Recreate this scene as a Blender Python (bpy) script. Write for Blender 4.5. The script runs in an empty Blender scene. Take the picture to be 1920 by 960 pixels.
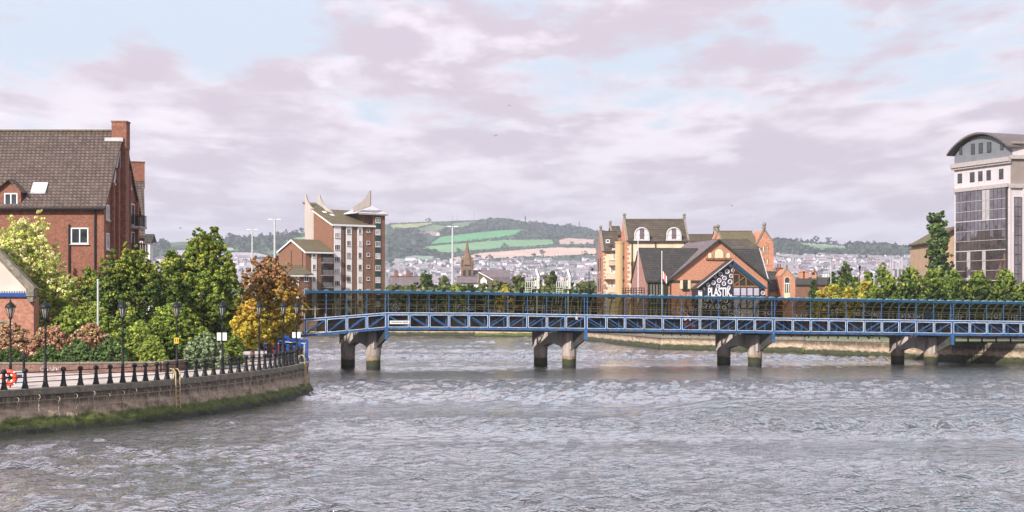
import bpy, bmesh, math, random
import numpy as np
from mathutils import Vector, Matrix, noise

# ------------------------------------------------------------------ camera, world, sun, exposure
S = bpy.context.scene
COL = S.collection
F, HC, HY = 2667.0, 6.9, 567.0          # focal length in photo pixels, eye height over water, horizon row
cam_d = bpy.data.cameras.new("camera"); cam = bpy.data.objects.new("camera", cam_d); COL.objects.link(cam)
cam.location = (0, 0, HC); cam.rotation_euler = (math.radians(90), 0, 0)
cam_d.sensor_width = 36; cam_d.lens = 50.0; cam_d.shift_y = (HY-480)/1920.0
cam_d.clip_start = 0.5; cam_d.clip_end = 40000
S.camera = cam

SUN_DIR = Vector((-0.52, -0.74, 0.62)).normalized()
sun_d = bpy.data.lights.new("sun", 'SUN'); sun = bpy.data.objects.new("sun", sun_d); COL.objects.link(sun)
sun_d.energy = 5.0; sun_d.angle = math.radians(1.0); sun_d.color = (1.0, 0.93, 0.85)
sun.rotation_euler = SUN_DIR.to_track_quat('Z', 'Y').to_euler(); sun.location = (-60, -40, 80)

world = bpy.data.worlds.new("World"); S.world = world; world.use_nodes = True
S.view_settings.view_transform = 'Standard'; S.view_settings.look = 'None'
S.view_settings.exposure = 0.46; S.view_settings.gamma = 1.0; S.view_settings.use_curve_mapping = False
S.render.engine = 'CYCLES'
S.cycles.max_bounces = 6; S.cycles.transparent_max_bounces = 24; S.cycles.volume_bounces = 0
S.cycles.diffuse_bounces = 3; S.cycles.glossy_bounces = 3; S.cycles.caustics_reflective = False

def build_world():
    nt = world.node_tree; N = nt.nodes; L = nt.links; N.clear()
    def n(t, **k):
        x = N.new(t)
        for a, b in k.items(): setattr(x, a, b)
        return x
    def math_(op, a, b=None, clamp=False):
        m = n('ShaderNodeMath', operation=op); m.use_clamp = clamp
        for i, v in enumerate((a, b)):
            if v is None: continue
            if isinstance(v, (int, float)): m.inputs[i].default_value = v
            else: L.new(v, m.inputs[i])
        return m.outputs[0]
    def mix(f, a, b):
        m = n('ShaderNodeMix', data_type='RGBA')
        for i, v in ((0, f), (6, a), (7, b)):
            if isinstance(v, (int, float)): m.inputs[i].default_value = v
            elif isinstance(v, tuple): m.inputs[i].default_value = (*v, 1)
            else: L.new(v, m.inputs[i])
        return m.outputs[2]
    def ramp(v, a, b):
        m = n('ShaderNodeMapRange', interpolation_type='SMOOTHSTEP')
        L.new(v, m.inputs[0]); m.inputs[1].default_value = a; m.inputs[2].default_value = b
        return m.outputs[0]
    out = n('ShaderNodeOutputWorld'); bg = n('ShaderNodeBackground'); L.new(bg.outputs[0], out.inputs[0])
    bg.inputs[1].default_value = 0.103
    sky = n('ShaderNodeTexSky', sky_type='NISHITA'); sky.sun_disc = False
    sky.sun_elevation = math.asin(SUN_DIR.z); sky.sun_rotation = math.atan2(SUN_DIR.x, SUN_DIR.y)
    sky.air_density = 1.0; sky.dust_density = 2.0
    tc = n('ShaderNodeTexCoord'); sep = n('ShaderNodeSeparateXYZ'); L.new(tc.outputs['Generated'], sep.inputs[0])
    x, y, z = sep.outputs
    zz = math_('ADD', math_('MAXIMUM', z, 0.0), 0.16)
    def coords(sx, sy, off):
        c = n('ShaderNodeCombineXYZ')
        L.new(math_('MULTIPLY', math_('DIVIDE', x, zz), sx), c.inputs[0])
        L.new(math_('MULTIPLY', math_('DIVIDE', 1.0, zz), sy), c.inputs[1])
        L.new(math_('ADD', math_('MULTIPLY', y, 1.5), off), c.inputs[2])
        return c.outputs[0]
    def fbm(vec, sc, det, rough, dist=0.0):
        t = n('ShaderNodeTexNoise'); L.new(vec, t.inputs['Vector']); t.inputs['Scale'].default_value = sc
        t.inputs['Detail'].default_value = det; t.inputs['Roughness'].default_value = rough; t.inputs['Distortion'].default_value = dist
        return t.outputs[0]
    big = fbm(coords(0.75, 0.8, 6.4), 1.6, 6, 0.55, 0.2)       # banks of cloud
    med = fbm(coords(1.3, 1.15, 8.7), 1.9, 9, 0.56, 0.2)        # puffs
    fine = fbm(coords(2.6, 2.3, 1.7), 2.6, 6, 0.5, 0.1)
    shade = math_('ADD', math_('MULTIPLY', med, 0.65), math_('MULTIPLY', fine, 0.35))
    blue = mix(0.9, sky.outputs[0], (5.6, 6.4, 7.4))
    # gaps only above ~6 degrees
    cover = math_('ADD', math_('MULTIPLY', big, 0.55), math_('MULTIPLY', shade, 0.55))
    lowbank = ramp(z, 0.18, 0.08)
    cover = math_('ADD', cover, math_('MULTIPLY', lowbank, 0.16))
    m = ramp(cover, 0.50, 0.585)
    cloud = mix(ramp(shade, 0.40, 0.57), (7.8, 7.15, 7.8), (5.5, 4.75, 5.5))
    cloud = mix(math_('MULTIPLY', ramp(fbm(coords(1.5, 1.2, 5.2), 3.4, 9, 0.56, 0.2), 0.50, 0.68), 0.75), cloud, (8.3, 7.7, 8.35))
    cloud = mix(math_('MULTIPLY', ramp(z, 0.12, 0.0), 0.45), cloud, (6.0, 5.5, 6.4))
    col = mix(m, blue, cloud)
    L.new(col, bg.inputs[0])
build_world()

# ------------------------------------------------------------------ projections used for layout
def P(px, py, D): return Vector(((px-960)/F*D, D, HC+(HY-py)/F*D))
def XX(px, D): return (px-960)/F*D
def ZZ(py, D): return HC+(HY-py)/F*D

# ------------------------------------------------------------------ materials
MATS = {}
def nodes(name):
    m = bpy.data.materials.new(name); m.use_nodes = True; nt = m.node_tree
    b = nt.nodes['Principled BSDF']; MATS[name] = m
    return m, nt, b
def mkmat(name, col, rough=0.7, var=0.12, scale=1.5, metal=0.0, bump=0.0, bscale=20, col2=None, c2amt=0.5, c2scale=0.4, streak=False, spec=None):
    m, nt, b = nodes(name); N = nt.nodes; L = nt.links
    b.inputs['Roughness'].default_value = rough; b.inputs['Metallic'].default_value = metal
    if spec is not None: b.inputs['Specular IOR Level'].default_value = spec
    tc = N.new('ShaderNodeTexCoord'); mp = N.new('ShaderNodeMapping'); L.new(tc.outputs['Object'], mp.inputs[0])
    if streak: mp.inputs['Scale'].default_value = (1, 1, 0.12)
    t = N.new('ShaderNodeTexNoise'); L.new(mp.outputs[0], t.inputs['Vector']); t.inputs['Scale'].default_value = scale; t.inputs['Detail'].default_value = 6; t.inputs['Roughness'].default_value = 0.65
    rmp = N.new('ShaderNodeMapRange'); L.new(t.outputs[0], rmp.inputs[0]); rmp.inputs[1].default_value = 0.3; rmp.inputs[2].default_value = 0.7
    rmp.inputs[3].default_value = 1-var*1.6; rmp.inputs[4].default_value = 1+var*1.6
    vm = N.new('ShaderNodeVectorMath'); vm.operation = 'SCALE'; vm.inputs[0].default_value = col; L.new(rmp.outputs[0], vm.inputs['Scale'])
    out = vm.outputs[0]
    if col2:
        t2 = N.new('ShaderNodeTexNoise'); L.new(mp.outputs[0], t2.inputs['Vector']); t2.inputs['Scale'].default_value = c2scale; t2.inputs['Detail'].default_value = 8; t2.inputs['Roughness'].default_value = 0.7
        r2 = N.new('ShaderNodeMapRange'); L.new(t2.outputs[0], r2.inputs[0]); r2.inputs[1].default_value = 0.66-0.3*c2amt; r2.inputs[2].default_value = 0.8-0.25*c2amt
        mx = N.new('ShaderNodeMix'); mx.data_type = 'RGBA'; L.new(r2.outputs[0], mx.inputs[0]); L.new(out, mx.inputs[6]); mx.inputs[7].default_value = (*col2, 1); out = mx.outputs[2]
    L.new(out, b.inputs['Base Color'])
    if bump:
        t3 = N.new('ShaderNodeTexNoise'); L.new(tc.outputs['Object'], t3.inputs['Vector']); t3.inputs['Scale'].default_value = bscale; t3.inputs['Detail'].default_value = 5
        bp = N.new('ShaderNodeBump'); bp.inputs['Strength'].default_value = 1.0; bp.inputs['Distance'].default_value = bump; L.new(t3.outputs[0], bp.inputs['Height']); L.new(bp.outputs[0], b.inputs['Normal'])
    return m
def wallvec(nt, offx=0.0):
    N = nt.nodes; L = nt.links
    tc = N.new('ShaderNodeTexCoord'); s = N.new('ShaderNodeSeparateXYZ'); L.new(tc.outputs['Object'], s.inputs[0])
    a = N.new('ShaderNodeMath'); a.operation = 'ADD'; L.new(s.outputs[0], a.inputs[0]); L.new(s.outputs[1], a.inputs[1])
    c = N.new('ShaderNodeCombineXYZ'); L.new(a.outputs[0], c.inputs[0]); L.new(s.outputs[2], c.inputs[1])
    return tc, s, c.outputs[0]
def brickmat(name, c1, c2, mortar, bw=0.225, bh=0.075, ms=0.012, rough=0.85, weather=(0.12,0.07,0.05), wamt=0.35):
    m, nt, b = nodes(name); N = nt.nodes; L = nt.links
    tc, s, v = wallvec(nt)
    br = N.new('ShaderNodeTexBrick'); L.new(v, br.inputs['Vector']); br.inputs['Scale'].default_value = 1.0
    br.inputs['Brick Width'].default_value = bw; br.inputs['Row Height'].default_value = bh; br.inputs['Mortar Size'].default_value = ms
    br.inputs['Color1'].default_value = (*c1, 1); br.inputs['Color2'].default_value = (*c2, 1); br.inputs['Mortar'].default_value = (*mortar, 1); br.inputs['Bias'].default_value = 0.0
    t = N.new('ShaderNodeTexNoise'); L.new(tc.outputs['Object'], t.inputs['Vector']); t.inputs['Scale'].default_value = 0.9; t.inputs['Detail'].default_value = 9; t.inputs['Roughness'].default_value = 0.72
    r = N.new('ShaderNodeMapRange'); L.new(t.outputs[0], r.inputs[0]); r.inputs[1].default_value = 0.42; r.inputs[2].default_value = 0.68; r.inputs[3].default_value = 0; r.inputs[4].default_value = wamt
    mx = N.new('ShaderNodeMix'); mx.data_type = 'RGBA'; L.new(r.outputs[0], mx.inputs[0]); L.new(br.outputs[0], mx.inputs[6]); mx.inputs[7].default_value = (*weather, 1)
    t4 = N.new('ShaderNodeTexNoise'); L.new(tc.outputs['Object'], t4.inputs['Vector']); t4.inputs['Scale'].default_value = 5.0; t4.inputs['Detail'].default_value = 5
    r4 = N.new('ShaderNodeMapRange'); L.new(t4.outputs[0], r4.inputs[0]); r4.inputs[1].default_value = 0.3; r4.inputs[2].default_value = 0.7; r4.inputs[3].default_value = 0.7; r4.inputs[4].default_value = 1.3
    vs = N.new('ShaderNodeVectorMath'); vs.operation = 'SCALE'; L.new(mx.outputs[2], vs.inputs[0]); L.new(r4.outputs[0], vs.inputs['Scale'])
    L.new(vs.outputs[0], b.inputs['Base Color'])
    b.inputs['Roughness'].default_value = rough
    bp = N.new('ShaderNodeBump'); bp.inputs['Distance'].default_value = 0.02; L.new(br.outputs['Fac'], bp.inputs['Height']); bp.invert = True; L.new(bp.outputs[0], b.inputs['Normal'])
    return m
def tilemat(name, c1, c2, gap, tw=0.33, th=0.3, moss=(0.10,0.11,0.05), mamt=0.3, rough=0.8):
    # roof tiles: rows across the slope (object z decides the row), bond along x/y
    m, nt, b = nodes(name); N = nt.nodes; L = nt.links
    tc, s, v = wallvec(nt)
    br = N.new('ShaderNodeTexBrick'); L.new(v, br.inputs['Vector']); br.inputs['Scale'].default_value = 1.0; br.offset = 0.5
    br.inputs['Brick Width'].default_value = tw; br.inputs['Row Height'].default_value = th; br.inputs['Mortar Size'].default_value = min(tw, th)*0.16; br.inputs['Mortar Smooth'].default_value = 0.4
    br.inputs['Color1'].default_value = (*c1, 1); br.inputs['Color2'].default_value = (*c2, 1); br.inputs['Mortar'].default_value = (*gap, 1)
    t = N.new('ShaderNodeTexNoise'); L.new(tc.outputs['Object'], t.inputs['Vector']); t.inputs['Scale'].default_value = 0.8; t.inputs['Detail'].default_value = 9; t.inputs['Roughness'].default_value = 0.75
    r = N.new('ShaderNodeMapRange'); L.new(t.outputs[0], r.inputs[0]); r.inputs[1].default_value = 0.45; r.inputs[2].default_value = 0.7; r.inputs[3].default_value = 0; r.inputs[4].default_value = mamt
    mx = N.new('ShaderNodeMix'); mx.data_type = 'RGBA'; L.new(r.outputs[0], mx.inputs[0]); L.new(br.outputs[0], mx.inputs[6]); mx.inputs[7].default_value = (*moss, 1)
    t4 = N.new('ShaderNodeTexNoise'); L.new(tc.outputs['Object'], t4.inputs['Vector']); t4.inputs['Scale'].default_value = 3.5; t4.inputs['Detail'].default_value = 6
    r4 = N.new('ShaderNodeMapRange'); L.new(t4.outputs[0], r4.inputs[0]); r4.inputs[1].default_value = 0.3; r4.inputs[2].default_value = 0.7; r4.inputs[3].default_value = 0.75; r4.inputs[4].default_value = 1.25
    vs = N.new('ShaderNodeVectorMath'); vs.operation = 'SCALE'; L.new(mx.outputs[2], vs.inputs[0]); L.new(r4.outputs[0], vs.inputs['Scale'])
    L.new(vs.outputs[0], b.inputs['Base Color']); b.inputs['Roughness'].default_value = rough
    bp = N.new('ShaderNodeBump'); bp.inputs['Distance'].default_value = 0.05; L.new(br.outputs['Fac'], bp.inputs['Height']); bp.invert = True; L.new(bp.outputs[0], b.inputs['Normal'])
    return m
def glassmat(name, col, rough=0.08, spec=0.8, var=0.5, scale=0.6):
    m = mkmat(name, col, rough, var, scale, spec=spec); return m
def leafmat(name, trans=0.25, gain=1.0):
    m, nt, b = nodes(name); N = nt.nodes; L = nt.links
    at = N.new('ShaderNodeAttribute'); at.attribute_name = 'tint'
    vs = N.new('ShaderNodeVectorMath'); vs.operation = 'SCALE'; vs.inputs['Scale'].default_value = gain; L.new(at.outputs['Color'], vs.inputs[0])
    L.new(vs.outputs[0], b.inputs['Base Color']); b.inputs['Roughness'].default_value = 0.6; b.inputs['Specular IOR Level'].default_value = 0.3
    tr = N.new('ShaderNodeBsdfTranslucent'); L.new(vs.outputs[0], tr.inputs[0])
    mx = N.new('ShaderNodeMixShader'); mx.inputs[0].default_value = trans; L.new(b.outputs[0], mx.inputs[1]); L.new(tr.outputs[0], mx.inputs[2])
    L.new(mx.outputs[0], N['Material Output'].inputs[0])
    return m
def tintmat(name, rough=0.85, var=0.25, scale=0.02):
    m, nt, b = nodes(name); N = nt.nodes; L = nt.links
    at = N.new('ShaderNodeAttribute'); at.attribute_name = 'tint'
    tc = N.new('ShaderNodeTexCoord'); t = N.new('ShaderNodeTexNoise'); L.new(tc.outputs['Object'], t.inputs['Vector']); t.inputs['Scale'].default_value = scale; t.inputs['Detail'].default_value = 9; t.inputs['Roughness'].default_value = 0.7
    r = N.new('ShaderNodeMapRange'); L.new(t.outputs[0], r.inputs[0]); r.inputs[1].default_value = 0.3; r.inputs[2].default_value = 0.7; r.inputs[3].default_value = 1-var; r.inputs[4].default_value = 1+var
    vs = N.new('ShaderNodeVectorMath'); vs.operation = 'SCALE'; L.new(at.outputs['Color'], vs.inputs[0]); L.new(r.outputs[0], vs.inputs['Scale'])
    L.new(vs.outputs[0], b.inputs['Base Color']); b.inputs['Roughness'].default_value = rough; b.inputs['Specular IOR Level'].default_value = 0.2
    return m

# ------------------------------------------------------------------ mesh builder
class MB:
    def __init__(s): s.v = []; s.f = []; s.m = []
    def add(s, vs, fs, mi=0):
        o = len(s.v); s.v.extend([tuple(p) for p in vs])
        for f in fs: s.f.append([o+i for i in f]); s.m.append(mi)
        return s
    def box(s, x0, x1, y0, y1, z0, z1, mi=0):
        vs = [(x, y, z) for z in (z0, z1) for y in (y0, y1) for x in (x0, x1)]
        return s.add(vs, [(0,2,3,1),(4,5,7,6),(0,1,5,4),(2,6,7,3),(0,4,6,2),(1,3,7,5)], mi)
    def quad(s, a, b, c, d, mi=0): return s.add([a, b, c, d], [(0,1,2,3)], mi)
    def prism(s, pts, ext, mi=0, mside=None):
        n = len(pts); e = Vector(ext); A = [Vector(p) for p in pts]; B = [p+e for p in A]
        s.add(A+B, [tuple(range(n)), tuple(reversed(range(n, 2*n)))], mi)
        s.add(A+B, [(i, i+n, (i+1) % n+n, (i+1) % n) for i in range(n)], mi if mside is None else mside); return s
    def hexa(s, b, t, mi=0):   # bottom 4 pts, top 4 pts
        return s.add(list(b)+list(t), [(3,2,1,0),(4,5,6,7),(0,1,5,4),(1,2,6,5),(2,3,7,6),(3,0,4,7)], mi)
    def bar(s, a, b, w, h=None, mi=0, up=(0,0,1)):
        a = Vector(a); b = Vector(b); h = w if h is None else h; d = (b-a)
        if d.length < 1e-6: return s
        d.normalize(); u = Vector(up)
        if abs(d.dot(u)) > 0.98: u = Vector((0, 1, 0))
        r = d.cross(u).normalized(); q = r.cross(d).normalized()
        c = [(-.5,-.5),(.5,-.5),(.5,.5),(-.5,.5)]
        return s.hexa([a+r*w*i+q*h*j for i, j in c], [b+r*w*i+q*h*j for i, j in c], mi)
    def tube(s, pts, rs, n=8, mi=0, cap=True):
        pts = [Vector(p) for p in pts]
        if isinstance(rs, (int, float)): rs = [rs]*len(pts)
        o = len(s.v); k = len(pts)
        for i, p in enumerate(pts):
            d = (pts[min(i+1, k-1)]-pts[max(i-1, 0)]).normalized()
            u = Vector((0, 0, 1)) if abs(d.z) < 0.9 else Vector((0, 1, 0))
            r = d.cross(u).normalized(); q = r.cross(d)
            for j in range(n):
                a = 2*math.pi*j/n; s.v.append(tuple(p+(r*math.cos(a)+q*math.sin(a))*rs[i]))
        for i in range(k-1):
            for j in range(n): s.f.append([o+i*n+j, o+i*n+(j+1) % n, o+(i+1)*n+(j+1) % n, o+(i+1)*n+j]); s.m.append(mi)
        if cap:
            s.f.append([o+j for j in reversed(range(n))]); s.m.append(mi); s.f.append([o+(k-1)*n+j for j in range(n)]); s.m.append(mi)
        return s
    def lathe(s, c, prof, n=12, mi=0):   # prof [(r,z)...]
        c = Vector(c); o = len(s.v)
        for r, z in prof:
            for j in range(n):
                a = 2*math.pi*(j+.5)/n; s.v.append((c.x+r*math.cos(a), c.y+r*math.sin(a), c.z+z))
        for i in range(len(prof)-1):
            for j in range(n): s.f.append([o+i*n+j, o+i*n+(j+1) % n, o+(i+1)*n+(j+1) % n, o+(i+1)*n+j]); s.m.append(mi)
        s.f.append([o+j for j in reversed(range(n))]); s.m.append(mi); s.f.append([o+(len(prof)-1)*n+j for j in range(n)]); s.m.append(mi)
        return s
    def ring(s, c, R, r, axis='y', n=20, k=6, mi=0, a0=0, a1=2*math.pi):
        c = Vector(c); pts = []; full = abs(a1-a0-2*math.pi) < 1e-6
        m = n if full else n+1
        o = len(s.v)
        for i in range(m):
            a = a0+(a1-a0)*i/n
            e = Vector((math.cos(a), 0, math.sin(a))) if axis == 'y' else (Vector((0, math.cos(a), math.sin(a))) if axis == 'x' else Vector((math.cos(a), math.sin(a), 0)))
            w = Vector((0, 1, 0)) if axis == 'y' else (Vector((1, 0, 0)) if axis == 'x' else Vector((0, 0, 1)))
            for j in range(k):
                b = 2*math.pi*j/k; s.v.append(tuple(c+e*(R+r*math.cos(b))+w*r*math.sin(b)))
        for i in range(n):
            i2 = (i+1) % m
            for j in range(k): s.f.append([o+i*k+j, o+i*k+(j+1) % k, o+i2*k+(j+1) % k, o+i2*k+j]); s.m.append(mi)
        return s

def M(*names): return [MATS[x] for x in names]
def tag(o, label=None, cat=None, group=None, kind=None):
    if label: o['label'] = label
    if cat: o['category'] = cat
    if group: o['group'] = group
    if kind: o['kind'] = kind
    return o
def link(name, me, parent=None):
    o = bpy.data.objects.new(name, me); COL.objects.link(o)
    if parent is not None: o.parent = parent
    return o
def mesh_obj(name, verts, faces, mats, mis=None, parent=None, smooth=False, fix=True):
    me = bpy.data.meshes.new(name); me.from_pydata([tuple(v) for v in verts], [], faces)
    for m in mats: me.materials.append(m)
    if mis: me.polygons.foreach_set('material_index', mis)
    if fix:
        bm = bmesh.new(); bm.from_mesh(me); bmesh.ops.recalc_face_normals(bm, faces=bm.faces); bm.to_mesh(me); bm.free()
    if smooth: me.polygons.foreach_set('use_smooth', [True]*len(me.polygons))
    me.update()
    return link(name, me, parent)

class Thing:
    """An Empty at the thing's base; local x runs along its front, y goes back, z up."""
    def __init__(s, name, label, cat, ox, oy, zb=0.0, ang=0.0, group=None):
        s.ox, s.oy, s.zb, s.ang = ox, oy, zb, ang
        s.c, s.s = math.cos(ang), math.sin(ang)
        s.root = bpy.data.objects.new(name, None); COL.objects.link(s.root)
        s.root.location = (ox, oy, zb); s.root.rotation_euler = (0, 0, ang); s.root.empty_display_size = 0.5
        tag(s.root, label, cat, group)
    def uz(s, px, py, back=0.0):     # point of the picture on the plane 'back' metres behind the front -> (u, z) with absolute z
        ox = s.ox-s.s*back; oy = s.oy+s.c*back; dx = (px-960)/F
        u = (dx*oy-ox)/(s.c-dx*s.s); t = oy+u*s.s
        return u, HC+(HY-py)/F*t
    def part(s, name, mb, mats, parent=None, world=False, smooth=False, label=None):
        if world:
            vs = [((x-s.ox)*s.c+(y-s.oy)*s.s, -(x-s.ox)*s.s+(y-s.oy)*s.c, z-s.zb) for x, y, z in mb.v]
        else: vs = [(x, y, z-s.zb) for x, y, z in mb.v]
        o = mesh_obj(name, vs, mb.f, mats, mb.m, parent or s.root, smooth)
        if label: o['label'] = label
        return o

def window(t, u0, u1, z0, z1, y=0.0, fr=0.06, bars=1, rows=0, frame='white_paint', pane='window_glass', sill='sill_stone', sillw=0.08, parent=None, trans=None):
    """a window of its own: frame with glazing bars and sill, pane as sub-part. y is the wall face, outside is -y"""
    mb = MB(); d0, d1 = y-0.05, y+0.01
    mb.box(u0, u1, d0, d1, z1-fr, z1); mb.box(u0, u1, d0, d1, z0, z0+fr); mb.box(u0, u0+fr, d0, d1, z0+fr, z1-fr); mb.box(u1-fr, u1, d0, d1, z0+fr, z1-fr)
    for i in range(bars):
        c = u0+(u1-u0)*(i+1)/(bars+1); mb.box(c-fr*.45, c+fr*.45, d0+.01, d1, z0+fr, z1-fr)
    for i in range(rows):
        c = z0+(z1-z0)*(i+1)/(rows+1); mb.box(u0+fr, u1-fr, d0+.013, d1, c-fr*.4, c+fr*.4)
    if sillw: mb.box(u0-.08, u1+.08, y-0.14, y+.01, z0-sillw, z0-.002, 1)
    w = t.part('window', mb, M(frame, sill), parent) if trans is None else trans(t, 'window', mb, M(frame, sill), parent)
    pb = MB(); pb.box(u0+.01, u1-.01, y-.025, y+.008, z0+.01, z1-.01)
    if trans is None: t.part('pane', pb, M(pane), w)
    else: trans(t, 'pane', pb, M(pane), w)
    return w

# ------------------------------------------------------------------ foliage
def cloud_of_leaves(name, lobes, n, size, pal, mat, parent=None, seed=0, zgrad=None, flat=0.75, clump=0.3, up=0.15):
    """many small leaf-clump faces spread through lobes. pal: list of (r,g,b); zgrad: list of palettes from bottom to top"""
    rg = np.random.default_rng(seed)
    lob = np.array(lobes, float); w = (lob[:, 3]*lob[:, 5])**0.9; w /= w.sum()
    # clump centres on the lobes
    area = (lob[:, 3]*lob[:, 5]).sum()*4
    nc = max(10, int(n/24)); li = rg.choice(len(lob), nc, p=w)
    d = rg.normal(size=(nc, 3)); d /= np.linalg.norm(d, axis=1)[:, None]
    rr = np.clip(1-np.abs(rg.normal(0, 0.18, nc)), 0.25, 1.0)*rg.uniform(0.86, 1.1, nc)
    cc = lob[li, :3]+d*lob[li, 3:6]*rr[:, None]
    cr = lob[li, 3:6].mean(1)*clump*rg.uniform(0.6, 1.4, nc)
    ctint = rg.uniform(0.62, 1.3, nc); cpal = rg.uniform(0, 1, nc)
    ci = rg.integers(0, nc, n)
    e = rg.normal(size=(n, 3)); e /= np.linalg.norm(e, axis=1)[:, None]
    p = cc[ci]+e*(cr[ci]*rg.uniform(0.3, 1.0, n)**0.6)[:, None]*np.array([1, 1, flat])
    nrm = e*0.6+d[ci]*0.5+rg.normal(0, 0.55, (n, 3))+np.array([0, 0, up]); nrm /= np.linalg.norm(nrm, axis=1)[:, None]
    a = np.cross(nrm, rg.normal(size=(n, 3))); a /= np.linalg.norm(a, axis=1)[:, None]; b = np.cross(nrm, a)
    sz = size*rg.uniform(0.6, 1.45, n)[:, None]
    asp = rg.uniform(0.45, 0.8, n)[:, None]
    bend = nrm*sz*rg.uniform(-.25, .25, n)[:, None]
    V = np.empty((n, 4, 3)); V[:, 0] = p-a*sz; V[:, 1] = p+b*sz*asp+bend; V[:, 2] = p+a*sz; V[:, 3] = p-b*sz*asp+bend
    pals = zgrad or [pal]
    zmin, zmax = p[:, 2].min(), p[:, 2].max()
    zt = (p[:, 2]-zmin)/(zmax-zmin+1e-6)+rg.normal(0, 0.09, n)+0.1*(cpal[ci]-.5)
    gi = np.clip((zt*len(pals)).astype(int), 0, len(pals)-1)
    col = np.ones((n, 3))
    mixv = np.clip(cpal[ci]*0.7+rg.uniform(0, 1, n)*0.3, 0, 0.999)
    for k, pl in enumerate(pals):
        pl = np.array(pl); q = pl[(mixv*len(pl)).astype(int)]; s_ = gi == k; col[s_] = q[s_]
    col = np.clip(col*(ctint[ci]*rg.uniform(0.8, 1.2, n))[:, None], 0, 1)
    me = bpy.data.meshes.new(name); me.vertices.add(4*n); me.vertices.foreach_set('co', V.reshape(-1).astype(np.float32))
    me.loops.add(4*n); me.loops.foreach_set('vertex_index', np.arange(4*n, dtype=np.int32))
    me.polygons.add(n); me.polygons.foreach_set('loop_start', np.arange(0, 4*n, 4, dtype=np.int32)); me.polygons.foreach_set('loop_total', np.full(n, 4, np.int32))
    me.update(calc_edges=True)
    at = me.color_attributes.new('tint', 'FLOAT_COLOR', 'POINT')
    c4 = np.ones((n, 4, 4), np.float32); c4[:, :, :3] = col[:, None, :]
    at.data.foreach_set('color', c4.reshape(-1)); me.materials.append(mat)
    return link(name, me, parent)

def envelope(shape, t):
    if shape == 'round': return math.sin(math.pi*min(max(t, .02), .98))**0.6
    if shape == 'dome': return math.sqrt(max(0.02, 1-t*t))*(0.85+0.15*min(1, t*6))
    if shape == 'cone': return (1-t)**0.7*(0.75+0.25*min(1, t*5))+0.05
    if shape == 'egg': return (math.sin(math.pi*(min(max(t, .01), .99))**0.75))**0.65
    if shape == 'column': return 0.55+0.45*math.sin(math.pi*t)
    if shape == 'bell': return min(1.0, 0.9+0.3*t) if t < .35 else max(.12, math.cos((t-.35)/.65*math.pi/2)**.5)
    if shape == 'box': return 1.0
    return 1.0
def lobes_for(shape, cx, cy, z0, z1, rx, ry, k, seed, fill=0.62):
    rnd = random.Random(seed); out = []; h = z1-z0; R = max(rx, ry); k = int(k*1.7)
    for i in range(k):
        t = ((i+.5)/k)**0.85; t = min(.985, max(.015, t+rnd.uniform(-.05, .05))); e = envelope(shape, t)
        a = i*2.4+rnd.uniform(-.6, .6); lr = R*rnd.uniform(.20, .36)*(0.75+0.25*e); lr = min(lr, h*.3)
        q = max(0.0, e-lr/R*.85)*rnd.uniform(.86, 1.04)
        out.append((cx+rx*q*math.cos(a), cy+ry*q*math.sin(a), z0+lr*.6+(h-1.5*lr)*t, lr, lr*max(ry/R, .7), lr*.9))
    for i in range(5):
        t = (i+.5)/5; e = envelope(shape, t); out.append((cx, cy, z0+h*t*0.88+.02*h, rx*e*fill, ry*e*fill, h*0.16))
    return out
def plant(name, label, cat, px, D, ytop, wpx, zb=2.3, shape='egg', pal=None, zgrad=None, n=6000, leaf=0.2, k=14, cb=0.12, seed=1, group=None, trunk=0.14, mat='leaf', depth=1.0, clump=0.3, lean=0.0, nlimb=5, up=0.15, spikes=0):
    """tree or shrub: trunk with limbs and a crown of leaf clumps. px/ytop/wpx say where it stands in the view at distance D."""
    x = XX(px, D); zt = ZZ(ytop, D); w = wpx/F*D/2; h = zt-zb
    t = Thing(name, label, cat, x, D, zb, 0, group)
    if D < 125: n = int(n*2.3); leaf *= .66
    lb = lobes_for(shape, 0, 0, h*cb, h, w, w*depth, k, seed)
    sr = random.Random(seed+99)
    for j in range(spikes):
        tt = sr.uniform(.45, .93); e_ = envelope(shape, tt); a_ = sr.uniform(0, 6.28); lb.append((w*e_*.8*math.cos(a_), w*depth*e_*.8*math.sin(a_), h*(cb+(1-cb)*tt)+h*.04, .32, .32, h*.085))
    if lean: lb = [(a+lean*c, b, c, d, e, f) for a, b, c, d, e, f in lb]
    cloud_of_leaves('crown' if trunk > 0.06 else 'foliage', lb, n, leaf, pal, MATS[mat], t.root, seed, zgrad, clump=clump, up=up)
    mb = MB(); rnd = random.Random(seed+5)
    th = h*0.78
    mb.tube([(0, 0, zb-0.3), (rnd.uniform(-.1, .1), 0, zb+th*.3), (rnd.uniform(-.2, .2)+lean*th*.6, .1, zb+th*.65), (lean*th, 0, zb+th)], [trunk*1.25, trunk, trunk*.6, trunk*.2], 8)
    for i in range(nlimb):
        a = i*2.4+rnd.random(); s0 = cb*0.8+0.12+0.5*i/nlimb; zz = zb+h*min(s0, .7)
        mb.tube([(lean*h*s0, 0, zz), (lean*h*s0+math.cos(a)*w*.3, math.sin(a)*w*.3*depth, zz+h*.08), (lean*h*s0+math.cos(a)*w*.62, math.sin(a)*w*.6*depth, zz+h*.17)], [trunk*.5, trunk*.33, trunk*.12], 6)
    t.part('trunk' if trunk > 0.06 else 'stem', mb, M('bark'), smooth=True)
    return t
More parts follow.
